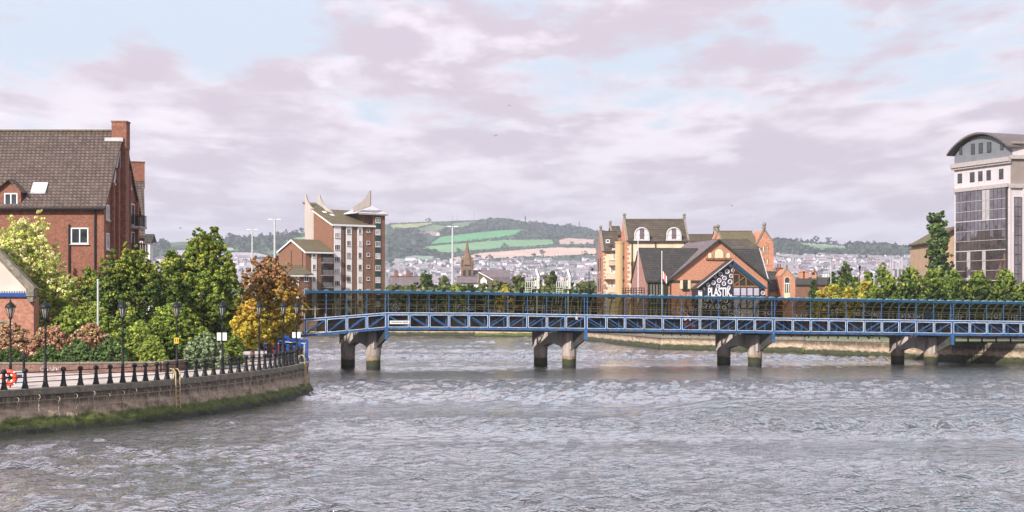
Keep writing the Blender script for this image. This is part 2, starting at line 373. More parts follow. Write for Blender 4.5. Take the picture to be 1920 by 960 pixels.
# ------------------------------------------------------------------ the materials of the place
mkmat('white_paint', (0.78, 0.77, 0.76), 0.45, 0.05, 3)
mkmat('white_render', (0.80, 0.76, 0.75), 0.8, 0.05, 0.8, col2=(0.55, 0.52, 0.48), c2amt=0.15, streak=True)
mkmat('cream_render', (0.64, 0.54, 0.38), 0.85, 0.08, 0.7, col2=(0.42, 0.33, 0.2), c2amt=0.35, streak=True)
mkmat('ochre_render', (0.54, 0.38, 0.20), 0.85, 0.12, 0.6, col2=(0.4, 0.26, 0.12), c2amt=0.4, streak=True)
mkmat('sill_stone', (0.5, 0.45, 0.42), 0.8, 0.1)
mkmat('concrete', (0.40, 0.35, 0.32), 0.85, 0.14, 1.2, bump=0.01, col2=(0.16, 0.15, 0.12), c2amt=0.45, c2scale=0.9, streak=True)
mkmat('concrete_pale', (0.44, 0.38, 0.34), 0.8, 0.1, 0.6, col2=(0.25, 0.25, 0.18), c2amt=0.35, c2scale=0.5, streak=True)
mkmat('cladding_pale', (0.56, 0.50, 0.52), 0.6, 0.06, 0.5)
mkmat('cladding_grey', (0.17, 0.18, 0.20), 0.5, 0.08, 0.7)
mkmat('cornice_stone', (0.42, 0.37, 0.36), 0.8, 0.15, 1.5, col2=(0.2, 0.17, 0.15), c2amt=0.5, c2scale=1.5)
mkmat('bridge_blue', (0.013, 0.085, 0.235), 0.45, 0.3, 2.0, col2=(0.10, 0.13, 0.17), c2amt=0.55, c2scale=2.2)
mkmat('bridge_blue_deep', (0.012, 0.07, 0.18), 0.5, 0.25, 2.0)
mkmat('bridge_teal', (0.008, 0.055, 0.11), 0.4, 0.2, 2.0)
mkmat('cap_cyan', (0.11, 0.22, 0.30), 0.35, 0.15, 2.0)
mkmat('rail_pale', (0.55, 0.62, 0.74), 0.4, 0.15, 3.0, col2=(0.12, 0.25, 0.5), c2amt=0.35, c2scale=2.5)
mkmat('royal_blue', (0.008, 0.055, 0.26), 0.4, 0.12, 2.0)
mkmat('dark_steel', (0.035, 0.035, 0.03), 0.6, 0.3, 2.0, col2=(0.09, 0.055, 0.03), c2amt=0.4, c2scale=1.5)
mkmat('rib_steel', (0.36, 0.33, 0.24), 0.5, 0.2, 2.0)
mkmat('black_iron', (0.009, 0.010, 0.012), 0.5, 0.2, 4.0, spec=0.3)
mkmat('galvanised', (0.48, 0.50, 0.50), 0.45, 0.1, 3.0)
mkmat('galvanised_cream', (0.58, 0.60, 0.53), 0.5, 0.1, 3.0)
mkmat('window_glass', (0.03, 0.04, 0.05), 0.08, 0.5, 0.8, spec=0.9)
mkmat('curtain', (0.38, 0.35, 0.36), 0.5, 0.4, 2.0)
mkmat('lantern_glass', (0.35, 0.36, 0.33), 0.2, 0.1, 3)
mkmat('pub_glass', (0.50, 0.47, 0.58), 0.18, 0.1, 0.9, spec=0.8)
mkmat('pane_cream', (0.72, 0.62, 0.42), 0.4, 0.08, 1.5)
mkmat('timber', (0.24, 0.12, 0.05), 0.7, 0.2, 2)
mkmat('dark_void', (0.02, 0.022, 0.018), 0.8, 0.3, 1)  # near-black for dark panes, and for shade painted in place of recesses
mkmat('bark', (0.13, 0.09, 0.07), 0.9, 0.25, 4, streak=True)
mkmat('orange_plastic', (0.75, 0.07, 0.02), 0.4, 0.08, 3)
mkmat('yellow_paint', (0.75, 0.45, 0.02), 0.5, 0.08, 3)
mkmat('ladder_yellow', (0.55, 0.42, 0.2), 0.7, 0.2, 4)
mkmat('bin_grey', (0.38, 0.42, 0.46), 0.5, 0.1, 3)
mkmat('black_paint', (0.012, 0.012, 0.014), 0.5, 0.1, 2)
mkmat('mural_black', (0.022, 0.02, 0.035), 0.6, 0.2, 2)
mkmat('mural_white', (0.80, 0.78, 0.82), 0.6, 0.08, 2)
mkmat('mural_grey', (0.22, 0.20, 0.30), 0.6, 0.3, 1.2)
mkmat('spray_white', (0.62, 0.60, 0.66), 0.6, 0.15, 3)
mkmat('tarmac', (0.06, 0.06, 0.062), 0.9, 0.15, 0.8)
mkmat('chain_pale', (0.42, 0.38, 0.32), 0.8, 0.25, 6)
mkmat('green_board', (0.01, 0.05, 0.045), 0.4, 0.2, 1)
mkmat('balcony_rail', (0.30, 0.27, 0.26), 0.6, 0.2, 1)
mkmat('hill_white', (0.70, 0.66, 0.68), 0.8, 0.1, 0.1)
mkmat('hill_rose', (0.60, 0.45, 0.50), 0.8, 0.15, 0.1)
mkmat('hill_grey', (0.38, 0.36, 0.39), 0.8, 0.15, 0.1)
mkmat('hill_slate', (0.11, 0.10, 0.12), 0.8, 0.15, 0.1)
mkmat('hill_slate_light', (0.25, 0.23, 0.26), 0.8, 0.15, 0.1)
mkmat('hill_red', (0.40, 0.22, 0.22), 0.8, 0.15, 0.1)
mkmat('sandstone_brown', (0.18, 0.115, 0.075), 0.9, 0.2, 1.0, col2=(0.12, 0.08, 0.05), c2amt=0.4, c2scale=0.8)
mkmat('lead_pale', (0.50, 0.48, 0.50), 0.6, 0.15, 2)
mkmat('stone_coping', (0.20, 0.18, 0.14), 0.9, 0.25, 2.5, bump=0.02, col2=(0.38, 0.33, 0.26), c2amt=0.4, c2scale=2)
brickmat('brick_red', (0.42, 0.145, 0.08), (0.28, 0.09, 0.055), (0.25, 0.15, 0.11), weather=(0.17, 0.075, 0.05), wamt=0.6)
brickmat('brick_station', (0.50, 0.20, 0.12), (0.40, 0.14, 0.09), (0.42, 0.26, 0.19), bw=0.24, bh=0.085, weather=(0.52, 0.28, 0.20), wamt=0.5)
brickmat('brick_brown', (0.34, 0.16, 0.09), (0.27, 0.12, 0.07), (0.20, 0.12, 0.08), weather=(0.17, 0.07, 0.04), wamt=0.4)
brickmat('brick_orange', (0.74, 0.30, 0.17), (0.66, 0.24, 0.13), (0.55, 0.32, 0.22), weather=(0.58, 0.25, 0.15), wamt=0.5)
brickmat('brick_pink', (0.48, 0.24, 0.20), (0.40, 0.18, 0.15), (0.4, 0.26, 0.22), weather=(0.35, 0.18, 0.15), wamt=0.4)
brickmat('brick_low', (0.26, 0.12, 0.09), (0.18, 0.08, 0.06), (0.30, 0.22, 0.18), bw=0.24, bh=0.085, weather=(0.10, 0.08, 0.06), wamt=0.6)
tilemat('tile_brown', (0.15, 0.10, 0.085), (0.085, 0.06, 0.052), (0.028, 0.02, 0.018), 0.36, 0.27, moss=(0.15, 0.115, 0.09), mamt=0.4)
tilemat('tile_moss', (0.15, 0.115, 0.06), (0.12, 0.095, 0.05), (0.08, 0.065, 0.04), 0.5, 0.35, moss=(0.17, 0.15, 0.06), mamt=0.7)
tilemat('tile_dark', (0.10, 0.075, 0.055), (0.075, 0.055, 0.042), (0.03, 0.022, 0.018), 0.5, 0.45, moss=(0.17, 0.15, 0.09), mamt=0.5)
tilemat('slate_dark', (0.055, 0.05, 0.052), (0.04, 0.038, 0.04), (0.02, 0.02, 0.02), 0.5, 0.35, moss=(0.09, 0.075, 0.05), mamt=0.5)
tilemat('slate_purple', (0.20, 0.155, 0.17), (0.15, 0.115, 0.13), (0.09, 0.07, 0.08), 0.5, 0.35, moss=(0.24, 0.19, 0.18), mamt=0.6)
leafmat('leaf', 0.2, 1.2); leafmat('leaf_dry', 0.15)

def make_quay(name, bw=0.9, bh=0.42, g1=(0.10, 0.125, 0.018), g2=(0.055, 0.075, 0.012), pk=1.0):
    m, nt, b = nodes(name); N = nt.nodes; L = nt.links
    tc, s, v = wallvec(nt)
    geo = N.new('ShaderNodeNewGeometry'); sp = N.new('ShaderNodeSeparateXYZ'); L.new(geo.outputs['Position'], sp.inputs[0])
    br = N.new('ShaderNodeTexBrick'); L.new(v, br.inputs['Vector']); br.inputs['Scale'].default_value = 1.0
    br.inputs['Brick Width'].default_value = bw; br.inputs['Row Height'].default_value = bh; br.inputs['Mortar Size'].default_value = 0.032; br.inputs['Mortar Smooth'].default_value = 0.3
    br.inputs['Color1'].default_value = (0.15, 0.115, 0.08, 1); br.inputs['Color2'].default_value = (0.07, 0.054, 0.040, 1); br.inputs['Mortar'].default_value = (0.34, 0.27, 0.19, 1)
    def noise_(sc, det=8, vec=None, scale=None):
        t = N.new('ShaderNodeTexNoise'); t.inputs['Scale'].default_value = sc; t.inputs['Detail'].default_value = det; t.inputs['Roughness'].default_value = 0.7
        if scale:
            mp = N.new('ShaderNodeMapping'); mp.inputs['Scale'].default_value = scale; L.new(geo.outputs['Position'], mp.inputs[0]); L.new(mp.outputs[0], t.inputs['Vector'])
        else: L.new(geo.outputs['Position'], t.inputs['Vector'])
        return t.outputs[0]
    def mr(v_, a, b_, c=0, d=1):
        r = N.new('ShaderNodeMapRange'); r.interpolation_type = 'SMOOTHSTEP'; L.new(v_, r.inputs[0]); r.inputs[1].default_value = a; r.inputs[2].default_value = b_; r.inputs[3].default_value = c; r.inputs[4].default_value = d; return r.outputs[0]
    def mix(f, a, c):
        m_ = N.new('ShaderNodeMix'); m_.data_type = 'RGBA'
        for i, q in ((0, f), (6, a), (7, c)):
            if isinstance(q, (int, float)): m_.inputs[i].default_value = q
            elif isinstance(q, tuple): m_.inputs[i].default_value = (*q, 1)
            else: L.new(q, m_.inputs[i])
        return m_.outputs[2]
    def mul(a, c, op='MULTIPLY'):
        m_ = N.new('ShaderNodeMath'); m_.operation = op
        for i, q in enumerate((a, c)):
            if isinstance(q, (int, float)): m_.inputs[i].default_value = q
            else: L.new(q, m_.inputs[i])
        return m_.outputs[0]
    col = br.outputs[0]
    st = noise_(1.0, 8, scale=(1.6, 1.6, 0.25)); col = mix(mr(st, 0.52, 0.66, 0, 0.6), col, (0.42, 0.32, 0.22))
    z = sp.outputs[2]; zn = mul(z, mul(noise_(0.9, 6), 0.9), 'ADD')            # z + wobble(0..0.9)
    pale = mul(mr(zn, 1.0, 1.35), mr(zn, 2.1, 1.6)); col = mix(mul(pale, mr(noise_(1.5), 0.35, 0.6, 0.35, 0.95)), col, (0.52, 0.39, 0.28))
    green = mr(zn, 1.4, 1.12); col = mix(green, col, g1)
    col = mix(mul(green, mr(noise_(3.0), 0.45, 0.6)), col, g2)
    low = mr(zn, 0.95, 0.6); col = mix(low, col, (0.022, 0.026, 0.012))
    L.new(col, b.inputs['Base Color']); b.inputs['Roughness'].default_value = 0.75
    bp = N.new('ShaderNodeBump'); bp.inputs['Distance'].default_value = 0.12; L.new(noise_(4, 6), bp.inputs['Height']); L.new(bp.outputs[0], b.inputs['Normal'])
    return m
make_quay('quay_stone'); make_quay('quay_concrete', 3.2, 1.9, (0.05, 0.058, 0.018), (0.02, 0.025, 0.01))

def make_pier():
    m, nt, b = nodes('pier_concrete'); N = nt.nodes; L = nt.links
    geo = N.new('ShaderNodeNewGeometry'); sp = N.new('ShaderNodeSeparateXYZ'); L.new(geo.outputs['Position'], sp.inputs[0])
    mp = N.new('ShaderNodeMapping'); mp.inputs['Scale'].default_value = (1, 1, 0.15); L.new(geo.outputs['Position'], mp.inputs[0])
    t = N.new('ShaderNodeTexNoise'); t.inputs['Scale'].default_value = 2.2; t.inputs['Detail'].default_value = 8; t.inputs['Roughness'].default_value = .7; L.new(mp.outputs[0], t.inputs['Vector'])
    cr = N.new('ShaderNodeValToRGB'); L.new(t.outputs[0], cr.inputs[0])
    cr.color_ramp.elements[0].position = 0.32; cr.color_ramp.elements[0].color = (0.16, 0.13, 0.10, 1); cr.color_ramp.elements[1].position = 0.62; cr.color_ramp.elements[1].color = (0.46, 0.39, 0.36, 1)
    t2 = N.new('ShaderNodeTexNoise'); t2.inputs['Scale'].default_value = 1.6; t2.inputs['Detail'].default_value = 6; L.new(geo.outputs['Position'], t2.inputs['Vector'])
    a = N.new('ShaderNodeMath'); a.operation = 'MULTIPLY_ADD'; L.new(t2.outputs[0], a.inputs[0]); a.inputs[1].default_value = 0.5; L.new(sp.outputs[2], a.inputs[2])
    def mr(p, q):
        r = N.new('ShaderNodeMapRange'); r.interpolation_type = 'SMOOTHSTEP'; L.new(a.outputs[0], r.inputs[0]); r.inputs[1].default_value = p; r.inputs[2].default_value = q; return r.outputs[0]
    def mix(f, x, c):
        m_ = N.new('ShaderNodeMix'); m_.data_type = 'RGBA'; L.new(f, m_.inputs[0]); L.new(x, m_.inputs[6]); m_.inputs[7].default_value = (*c, 1); return m_.outputs[2]
    c = mix(mr(1.55, 1.25), cr.outputs[0], (0.30, 0.20, 0.10)); c = mix(mr(1.22, 1.1), c, (0.035, 0.042, 0.018)); c = mix(mr(0.7, 0.45), c, (0.016, 0.018, 0.012))
    L.new(c, b.inputs['Base Color']); b.inputs['Roughness'].default_value = 0.8
make_pier()

def make_water():
    m, nt, b = nodes('river_water'); N = nt.nodes; L = nt.links
    tc = N.new('ShaderNodeTexCoord')
    def nz(sc, scale, det=4, rough=0.6, dist=0.0, rot=0.0):
        mp = N.new('ShaderNodeMapping'); mp.inputs['Scale'].default_value = scale; mp.inputs['Rotation'].default_value = (0, 0, rot); L.new(tc.outputs['Object'], mp.inputs[0])
        t = N.new('ShaderNodeTexNoise'); t.inputs['Scale'].default_value = sc; t.inputs['Detail'].default_value = det; t.inputs['Roughness'].default_value = rough; t.inputs['Distortion'].default_value = dist
        L.new(mp.outputs[0], t.inputs['Vector']); return t.outputs[0]
    def ma(op, a, c, d=None):
        m_ = N.new('ShaderNodeMath'); m_.operation = op
        for i, q in enumerate((a, c, d)):
            if q is None: continue
            if isinstance(q, (int, float)): m_.inputs[i].default_value = q
            else: L.new(q, m_.inputs[i])
        return m_.outputs[0]
    def mr(v, a, c, d, e):
        r = N.new('ShaderNodeMapRange'); r.interpolation_type = 'SMOOTHSTEP'; L.new(v, r.inputs[0])
        for i, q in enumerate((a, c, d, e)): r.inputs[1+i].default_value = q
        return r.outputs[0]
    chop = nz(1.9, (0.75, 1.0, 1), 3, 0.6, 0.5, -0.1)
    rip = nz(9.0, (0.6, 1.0, 1), 3, 0.6, 0.3)
    patch = nz(0.035, (0.35, 1.6, 1), 4, 0.55, 0.5)       # gusts: where the wind roughens the river
    amp = mr(patch, 0.36, 0.62, 0.5, 1.3)
    h = ma('ADD', ma('MULTIPLY', chop, 0.26), ma('MULTIPLY', rip, 0.05))
    bp = N.new('ShaderNodeBump'); bp.inputs['Strength'].default_value = 1.0; bp.inputs['Distance'].default_value = 1.0
    L.new(ma('MULTIPLY', h, amp), bp.inputs['Height']); L.new(bp.outputs[0], b.inputs['Normal'])
    # still water mirrors the sky at a grazing look, wave faces turned to the eye show the dark peaty body
    lw = N.new('ShaderNodeLayerWeight'); lw.inputs[0].default_value = 0.5; L.new(bp.outputs[0], lw.inputs['Normal'])
    b.inputs['Base Color'].default_value = (0.032, 0.035, 0.034, 1); b.inputs['Roughness'].default_value = 0.2; b.inputs['IOR'].default_value = 1.5
    gl_ = N.new('ShaderNodeBsdfGlossy'); gl_.inputs[0].default_value = (0.96, 0.965, 0.965, 1); gl_.inputs['Roughness'].default_value = 0.07; L.new(bp.outputs[0], gl_.inputs['Normal'])
    mx = N.new('ShaderNodeMixShader'); L.new(mr(lw.outputs['Facing'], 0.56, 0.84, 0.03, 1.0), mx.inputs[0]); L.new(b.outputs[0], mx.inputs[1]); L.new(gl_.outputs[0], mx.inputs[2]); L.new(mx.outputs[0], N['Material Output'].inputs[0])
make_water()

def make_grass():
    m, nt, b = nodes('grass'); N = nt.nodes; L = nt.links
    tc = N.new('ShaderNodeTexCoord'); t = N.new('ShaderNodeTexNoise'); t.inputs['Scale'].default_value = 0.4; t.inputs['Detail'].default_value = 10; t.inputs['Roughness'].default_value = .8; L.new(tc.outputs['Object'], t.inputs['Vector'])
    cr = N.new('ShaderNodeValToRGB'); L.new(t.outputs[0], cr.inputs[0]); cr.color_ramp.elements[0].position = .35; cr.color_ramp.elements[0].color = (0.06, 0.10, 0.02, 1); cr.color_ramp.elements[1].position = .65; cr.color_ramp.elements[1].color = (0.17, 0.25, 0.06, 1)
    L.new(cr.outputs[0], b.inputs['Base Color']); b.inputs['Roughness'].default_value = .9
make_grass()
mkmat('earth', (0.11, 0.10, 0.06), 0.95, 0.3, 0.3, col2=(0.07, 0.10, 0.03), c2amt=0.6, c2scale=0.1)
mkmat('paving', (0.50, 0.43, 0.40), 0.85, 0.08, 0.6, bump=0.005, col2=(0.34, 0.29, 0.27), c2amt=0.5, c2scale=0.5)
tintmat('hill_ground')
PAL = dict(
 dark=[(0.03, 0.06, 0.012), (0.05, 0.085, 0.015), (0.075, 0.12, 0.02), (0.12, 0.16, 0.025)],
 green=[(0.06, 0.11, 0.02), (0.11, 0.17, 0.025), (0.19, 0.25, 0.035), (0.31, 0.33, 0.045)],
 bright=[(0.13, 0.21, 0.035), (0.22, 0.31, 0.05), (0.34, 0.40, 0.07), (0.46, 0.48, 0.13)],
 pale=[(0.28, 0.36, 0.06), (0.46, 0.50, 0.12), (0.62, 0.62, 0.22), (0.74, 0.70, 0.38)],
 fern=[(0.06, 0.11, 0.03), (0.10, 0.17, 0.045), (0.15, 0.22, 0.07), (0.05, 0.08, 0.03)],
 sage=[(0.14, 0.20, 0.09), (0.22, 0.29, 0.15), (0.32, 0.38, 0.22), (0.09, 0.13, 0.05)],
 rust=[(0.28, 0.12, 0.05), (0.36, 0.18, 0.08), (0.42, 0.26, 0.15), (0.22, 0.15, 0.05)],
 orange=[(0.40, 0.20, 0.03), (0.46, 0.27, 0.04), (0.32, 0.17, 0.03), (0.22, 0.18, 0.04)],
 gold=[(0.56, 0.40, 0.04), (0.50, 0.39, 0.05), (0.34, 0.33, 0.04), (0.60, 0.38, 0.06)],
 bracken=[(0.42, 0.20, 0.12), (0.50, 0.29, 0.18), (0.34, 0.14, 0.08), (0.48, 0.36, 0.18), (0.60, 0.42, 0.32)],
 mid=[(0.07, 0.11, 0.03), (0.12, 0.15, 0.04), (0.18, 0.19, 0.06), (0.09, 0.09, 0.035)],
 hill=[(0.03, 0.055, 0.035), (0.05, 0.08, 0.05), (0.07, 0.10, 0.055)],
)
mkmat('girder_steel', (0.05, 0.047, 0.04), 0.75, 0.45, 1.0, col2=(0.20, 0.12, 0.075), c2amt=0.75, c2scale=0.45)
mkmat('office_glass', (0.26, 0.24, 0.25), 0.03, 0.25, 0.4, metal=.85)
mkmat('office_glass_dark_reflect', (0.07, 0.065, 0.065), 0.03, 0.4, 0.4, metal=.7)  # darker copy of the glass: dark reflections put into the colour
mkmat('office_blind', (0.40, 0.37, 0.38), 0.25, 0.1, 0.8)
mkmat('cladding_mid', (0.27, 0.22, 0.20), 0.6, 0.08, 0.5)
mkmat('buff_wall', (0.42, 0.29, 0.19), 0.85, 0.1, 0.7)
mkmat('dark_timber', (0.055, 0.032, 0.022), 0.8, 0.2, 2)
mkmat('car_white', (0.75, 0.75, 0.76), 0.2, 0.03, 2); mkmat('car_red', (0.45, 0.03, 0.02), 0.2, 0.03, 2); mkmat('car_silver', (0.42, 0.43, 0.45), 0.25, 0.03, 2, metal=.4); mkmat('car_blue', (0.02, 0.04, 0.11), 0.2, 0.03, 2)
mkmat('skin', (0.48, 0.27, 0.19), 0.6, 0.05, 3); mkmat('cloth_dark', (0.018, 0.018, 0.022), 0.9, 0.15, 4); mkmat('cloth_navy', (0.03, 0.035, 0.06), 0.9, 0.15, 4); mkmat('cloth_white', (0.62, 0.58, 0.62), 0.85, 0.1, 4); mkmat('hair_dark', (0.03, 0.018, 0.012), 0.7, 0.2, 6)
mkmat('bird_dark', (0.05, 0.05, 0.055), 0.8, 0.2, 6)
mkmat('roof_brown', (0.13, 0.105, 0.10), 0.6, 0.1, 1)
mkmat('pediment_cream', (0.62, 0.50, 0.44), 0.8, 0.08, 0.8)
# ------------------------------------------------------------------ river, banks, hills
def w2(px, D): return (XX(px, D), D)
LQ = [w2(-420, 64), w2(-200, 68.5), w2(0, 73.9), w2(150, 78), w2(300, 83.2), w2(430, 91), w2(500, 97), w2(542, 101.8), w2(577, 108.6)]
def chaikin(pts, it=2):
    for _ in range(it):
        o = [pts[0]]
        for a, b in zip(pts, pts[1:]):
            o += [(a[0]*.75+b[0]*.25, a[1]*.75+b[1]*.25), (a[0]*.25+b[0]*.75, a[1]*.25+b[1]*.75)]
        o.append(pts[-1]); pts = o
    return pts
LQs = chaikin(LQ, 2)
LB = [(-15.9, 110.5), (-18.2, 118), (-20.8, 129), (-22.8, 142), (-25, 170), (-34, 230), (-43.5, 292)]
FAR = [(-43.5, 292), (-7.6, 290)]
FAR2 = [(-7.4, 284), (13.0, 281)]
RQ1 = [(12.3, 260), (21.9, 209)]
RQ2 = [(21.9, 209), (30, 199.5), (39.2, 191.5)]
RQ3 = [(38.6, 186.5), (46, 174), (56.6, 157.5), (70, 138), (78, 100), (80, 0)]
def gz(x, y):
    if y < 175 and x > 20: return 2.3
    if x > 20 and y < 215: return 2.3-(y-175)/40*0.35
    return 2.3 if y < 200 else 1.95
def resample(pts, step):
    out = [pts[0]]
    for a, b in zip(pts, pts[1:]):
        d = math.hypot(b[0]-a[0], b[1]-a[1]); n = max(1, int(round(d/step)))
        for i in range(1, n+1): out.append((a[0]+(b[0]-a[0])*i/n, a[1]+(b[1]-a[1])*i/n))
    return out
def offset(pts, d):
    out = []
    for i, p in enumerate(pts):
        a = pts[max(i-1, 0)]; b = pts[min(i+1, len(pts)-1)]; L = math.hypot(b[0]-a[0], b[1]-a[1])
        out.append((p[0]+(b[1]-a[1])/L*d, p[1]-(b[0]-a[0])/L*d))
    return out

def river():
    xs = np.arange(-62, 92.01, 0.3); ys = [36.0]
    while ys[-1] < 302: ys.append(ys[-1]+0.22+0.0052*(ys[-1]-36))
    ys = np.array(ys); X, Y = np.meshgrid(xs, ys); Z = np.zeros_like(X); rg = np.random.default_rng(12)
    gust = np.zeros_like(X)
    for i in range(14):
        k = 2*math.pi/rg.uniform(18, 90); a = rg.normal(math.pi/2, .35); gust += np.sin(k*(X*math.cos(a)*.5+Y*math.sin(a))+rg.uniform(0, 6.3))
    gust = np.clip(0.8+0.24*gust, .22, 1.7)
    lam = np.concatenate([rg.uniform(.8, 1.9, 56), rg.uniform(2.0, 5.0, 18), rg.uniform(6, 14, 6)])
    for L_ in lam:
        a = rg.normal(math.pi/2-.12, .75); k = 2*math.pi/L_; slope = {0: .052, 1: .022, 2: .004}[0 if L_ < 2.2 else 1 if L_ < 6 else 2]
        if L_ < 2.2: fade = np.clip((190-Y)/90, .0, 1) if L_ < 1.5 else np.clip((300-Y)/120, .2, 1)
        else: fade = 1
        ph = k*(X*math.cos(a)+Y*math.sin(a))+rg.uniform(0, 6.3)+1.2*np.sin(X*.06+L_*3)+1.1*np.sin(Y*.05+L_*7)
        Z += slope/k*fade*np.sin(ph)
    gust = gust*(1-.8*np.exp(-((Y-131)/11)**2))*np.where(Y > 148, 1.6, 1)*(1+.35*np.clip((X-8)/20, 0, 1)*np.clip((110-Y)/30, 0, 1))
    Z *= gust*(1-.8*np.exp(-((Y-85.4)/2.4)**2)*np.clip((X-7)/6, 0, 1))
    # low wakes of a boat that has passed
    for x0_, x1_, y_, sl_, a_ in ((7, 60, 87.5, -.02, 1.0), (-2, 40, 93.0, .03, .12), (2, 60, 101, -.01, .08)):
        yc = y_+sl_*(X-x0_)+.5*np.sin(X*.13+y_); Z += a_*np.exp(-((Y-yc)/(3.0 if a_ > .5 else 1.4))**2)*np.clip((X-x0_)/6, 0, 1)*np.clip((x1_-X)/10, 0, 1)
    e = np.minimum.reduce([(X-xs[0])/4, (xs[-1]-X)/4, (Y-ys[0])/3, (ys[-1]-Y)/8]); Z *= np.clip(e, 0, 1)
    ny, nx = X.shape; V = np.stack([X, Y, Z], -1).reshape(-1, 3)
    i = np.arange(ny*nx).reshape(ny, nx); q = np.stack([i[:-1, :-1], i[:-1, 1:], i[1:, 1:], i[1:, :-1]], -1).reshape(-1, 4)
    x0, x1, y0, y1 = xs[0], xs[-1], ys[0], ys[-1]; B = 4200; ex = [(-B, -400, 0), (B, -400, 0), (B, 330, 0), (-B, 330, 0), (x0, y0, 0), (x1, y0, 0), (x1, y1, 0), (x0, y1, 0)]; n0 = len(V)
    fs = q.tolist()+[[n0+a for a in f] for f in ((0, 1, 5, 4), (1, 2, 6, 5), (2, 3, 7, 6), (3, 0, 4, 7))]
    me = bpy.data.meshes.new('river_water'); me.from_pydata(V.tolist()+ex, [], fs); me.polygons.foreach_set('use_smooth', [True]*len(fs)); me.materials.append(MATS['river_water'])
    tag(link('river_water', me), kind='structure')
river()
bm_ = MB(); bm_.quad((-4200, -400, -4), (4200, -400, -4), (4200, 330, -4), (-4200, 330, -4)); o = mesh_obj('river_bed', bm_.v, bm_.f, M('earth')); tag(o, kind='structure')

loop = [(-38, -390), (-36, 40)]+LQs+LB+FAR[1:]+FAR2+RQ1+RQ2[1:]+RQ3+[(80, -390), (4000, -390), (4000, 1650), (-4000, 1650), (-4000, -390)]
from mathutils.geometry import tessellate_polygon
def flat_mesh(name, pts3, mat, kind='structure'):
    tr = tessellate_polygon([[Vector((p[0], p[1], 0)) for p in pts3]])
    fs = []
    for a, b, c in tr:
        A, B, C_ = pts3[a], pts3[b], pts3[c]
        fs.append((a, b, c) if (B[0]-A[0])*(C_[1]-A[1])-(B[1]-A[1])*(C_[0]-A[0]) > 0 else (a, c, b))
    return tag(mesh_obj(name, pts3, fs, M(mat), fix=False), kind=kind)
flat_mesh('ground', [(x, y, gz(x, y) if abs(x) < 3000 and -300 < y < 1000 else 1.95) for x, y in loop], 'earth')

def quay(name, label, pts, mat, top=None, coping=0.32, seed=3, step=0.6, group=None):
    pts = resample(pts, step); rnd = random.Random(seed)
    t = Thing(name, label, 'quay wall', pts[0][0], pts[0][1], 0, 0, group)
    prof = [(-0.9, 0), (0.0, 0), (0.0, -0.001)]
    mb = MB(); rows = []
    zs = [None, 1.75, 1.45, 1.2, 0.95, 0.7, 0.45, 0.2, -0.2, -2.0]
    offs = [0, 0, 0, .02, .10, .16, .24, .34, .5, .9]
    for k, (z, of) in enumerate(zip(zs, offs)):
        row = []
        op = offset(pts, of+0.0)
        for i, (p, q) in enumerate(zip(pts, op)):
            zt = (gz(*p) if top is None else top)-coping
            zz = zt if z is None else min(z, zt-0.02*k)
            j = 0.0 if k < 3 else 0.16*noise.noise(Vector((p[0]*1.3, p[1]*1.3, zz*3)))+0.03*rnd.random()
            d = offset(pts[max(i-1, 0):i+2], j)[min(i, 1)] if j else p
            row.append((q[0]+(d[0]-p[0]), q[1]+(d[1]-p[1]), zz+((rnd.uniform(-.07, .07)+.18*noise.noise(Vector((p[0]*.5, p[1]*.5, 9)))) if k > 2 else 0)))
        rows.append(row)
    n = len(pts)
    for r in rows: mb.v.extend(r)
    for k in range(len(rows)-1):
        for i in range(n-1): mb.f.append([k*n+i, (k+1)*n+i, (k+1)*n+i+1, k*n+i+1]); mb.m.append(0)
    t.part('wall_face', mb, M(mat), world=True, smooth=False)
    cb = MB(); a = offset(pts, 0.09); b = offset(pts, -0.75); o0 = len(cb.v)
    for i, p in enumerate(pts):
        zt = (gz(*p) if top is None else top)
        cb.v += [(a[i][0], a[i][1], zt-coping), (a[i][0], a[i][1], zt+.02), (b[i][0], b[i][1], zt+.02), (b[i][0], b[i][1], zt-coping)]
    for i in range(n-1):
        for j in range(4):
            cb.f.append([i*4+j, i*4+(j+1) % 4, i*4+4+(j+1) % 4, i*4+4+j]); cb.m.append(0)
    t.part('coping', cb, M('stone_coping'), world=True)
    return t
ql = quay('quay_wall', 'curving stone quay wall with mooring chains and green weed below the promenade railing', LQs+LB[:1], 'quay_stone', step=0.7)
quay('quay_wall', 'plain stone bank wall running back under the left end of the blue footbridge', LB, 'quay_stone', step=2.5, seed=5)
quay('quay_wall', 'long pale stained wall on the far bank left of the second bridge pier', FAR, 'quay_concrete', top=1.65, step=1.5, seed=6)
quay('quay_wall', 'dark weedy wall on the far bank seen below the middle of the bridge', FAR2, 'quay_stone', top=1.6, step=1.5, seed=7)
qf = quay('quay_wall', 'low quay wall with white fender posts below the yellow apartments', RQ1, 'quay_concrete', top=2.0, step=1.0, seed=8)
quay('quay_wall', 'stained concrete quay wall between the fender posts and the dark notch', RQ2, 'quay_concrete', step=0.8, seed=9)
quay('quay_wall', 'long weathered concrete quay wall at the right below the black railing', RQ3, 'quay_concrete', step=0.8, seed=10)

quay('quay_wall', 'short dark return wall at the step in the right quay', [(39.2, 191.5), (38.6, 186.5)], 'quay_stone', step=.8, seed=12)
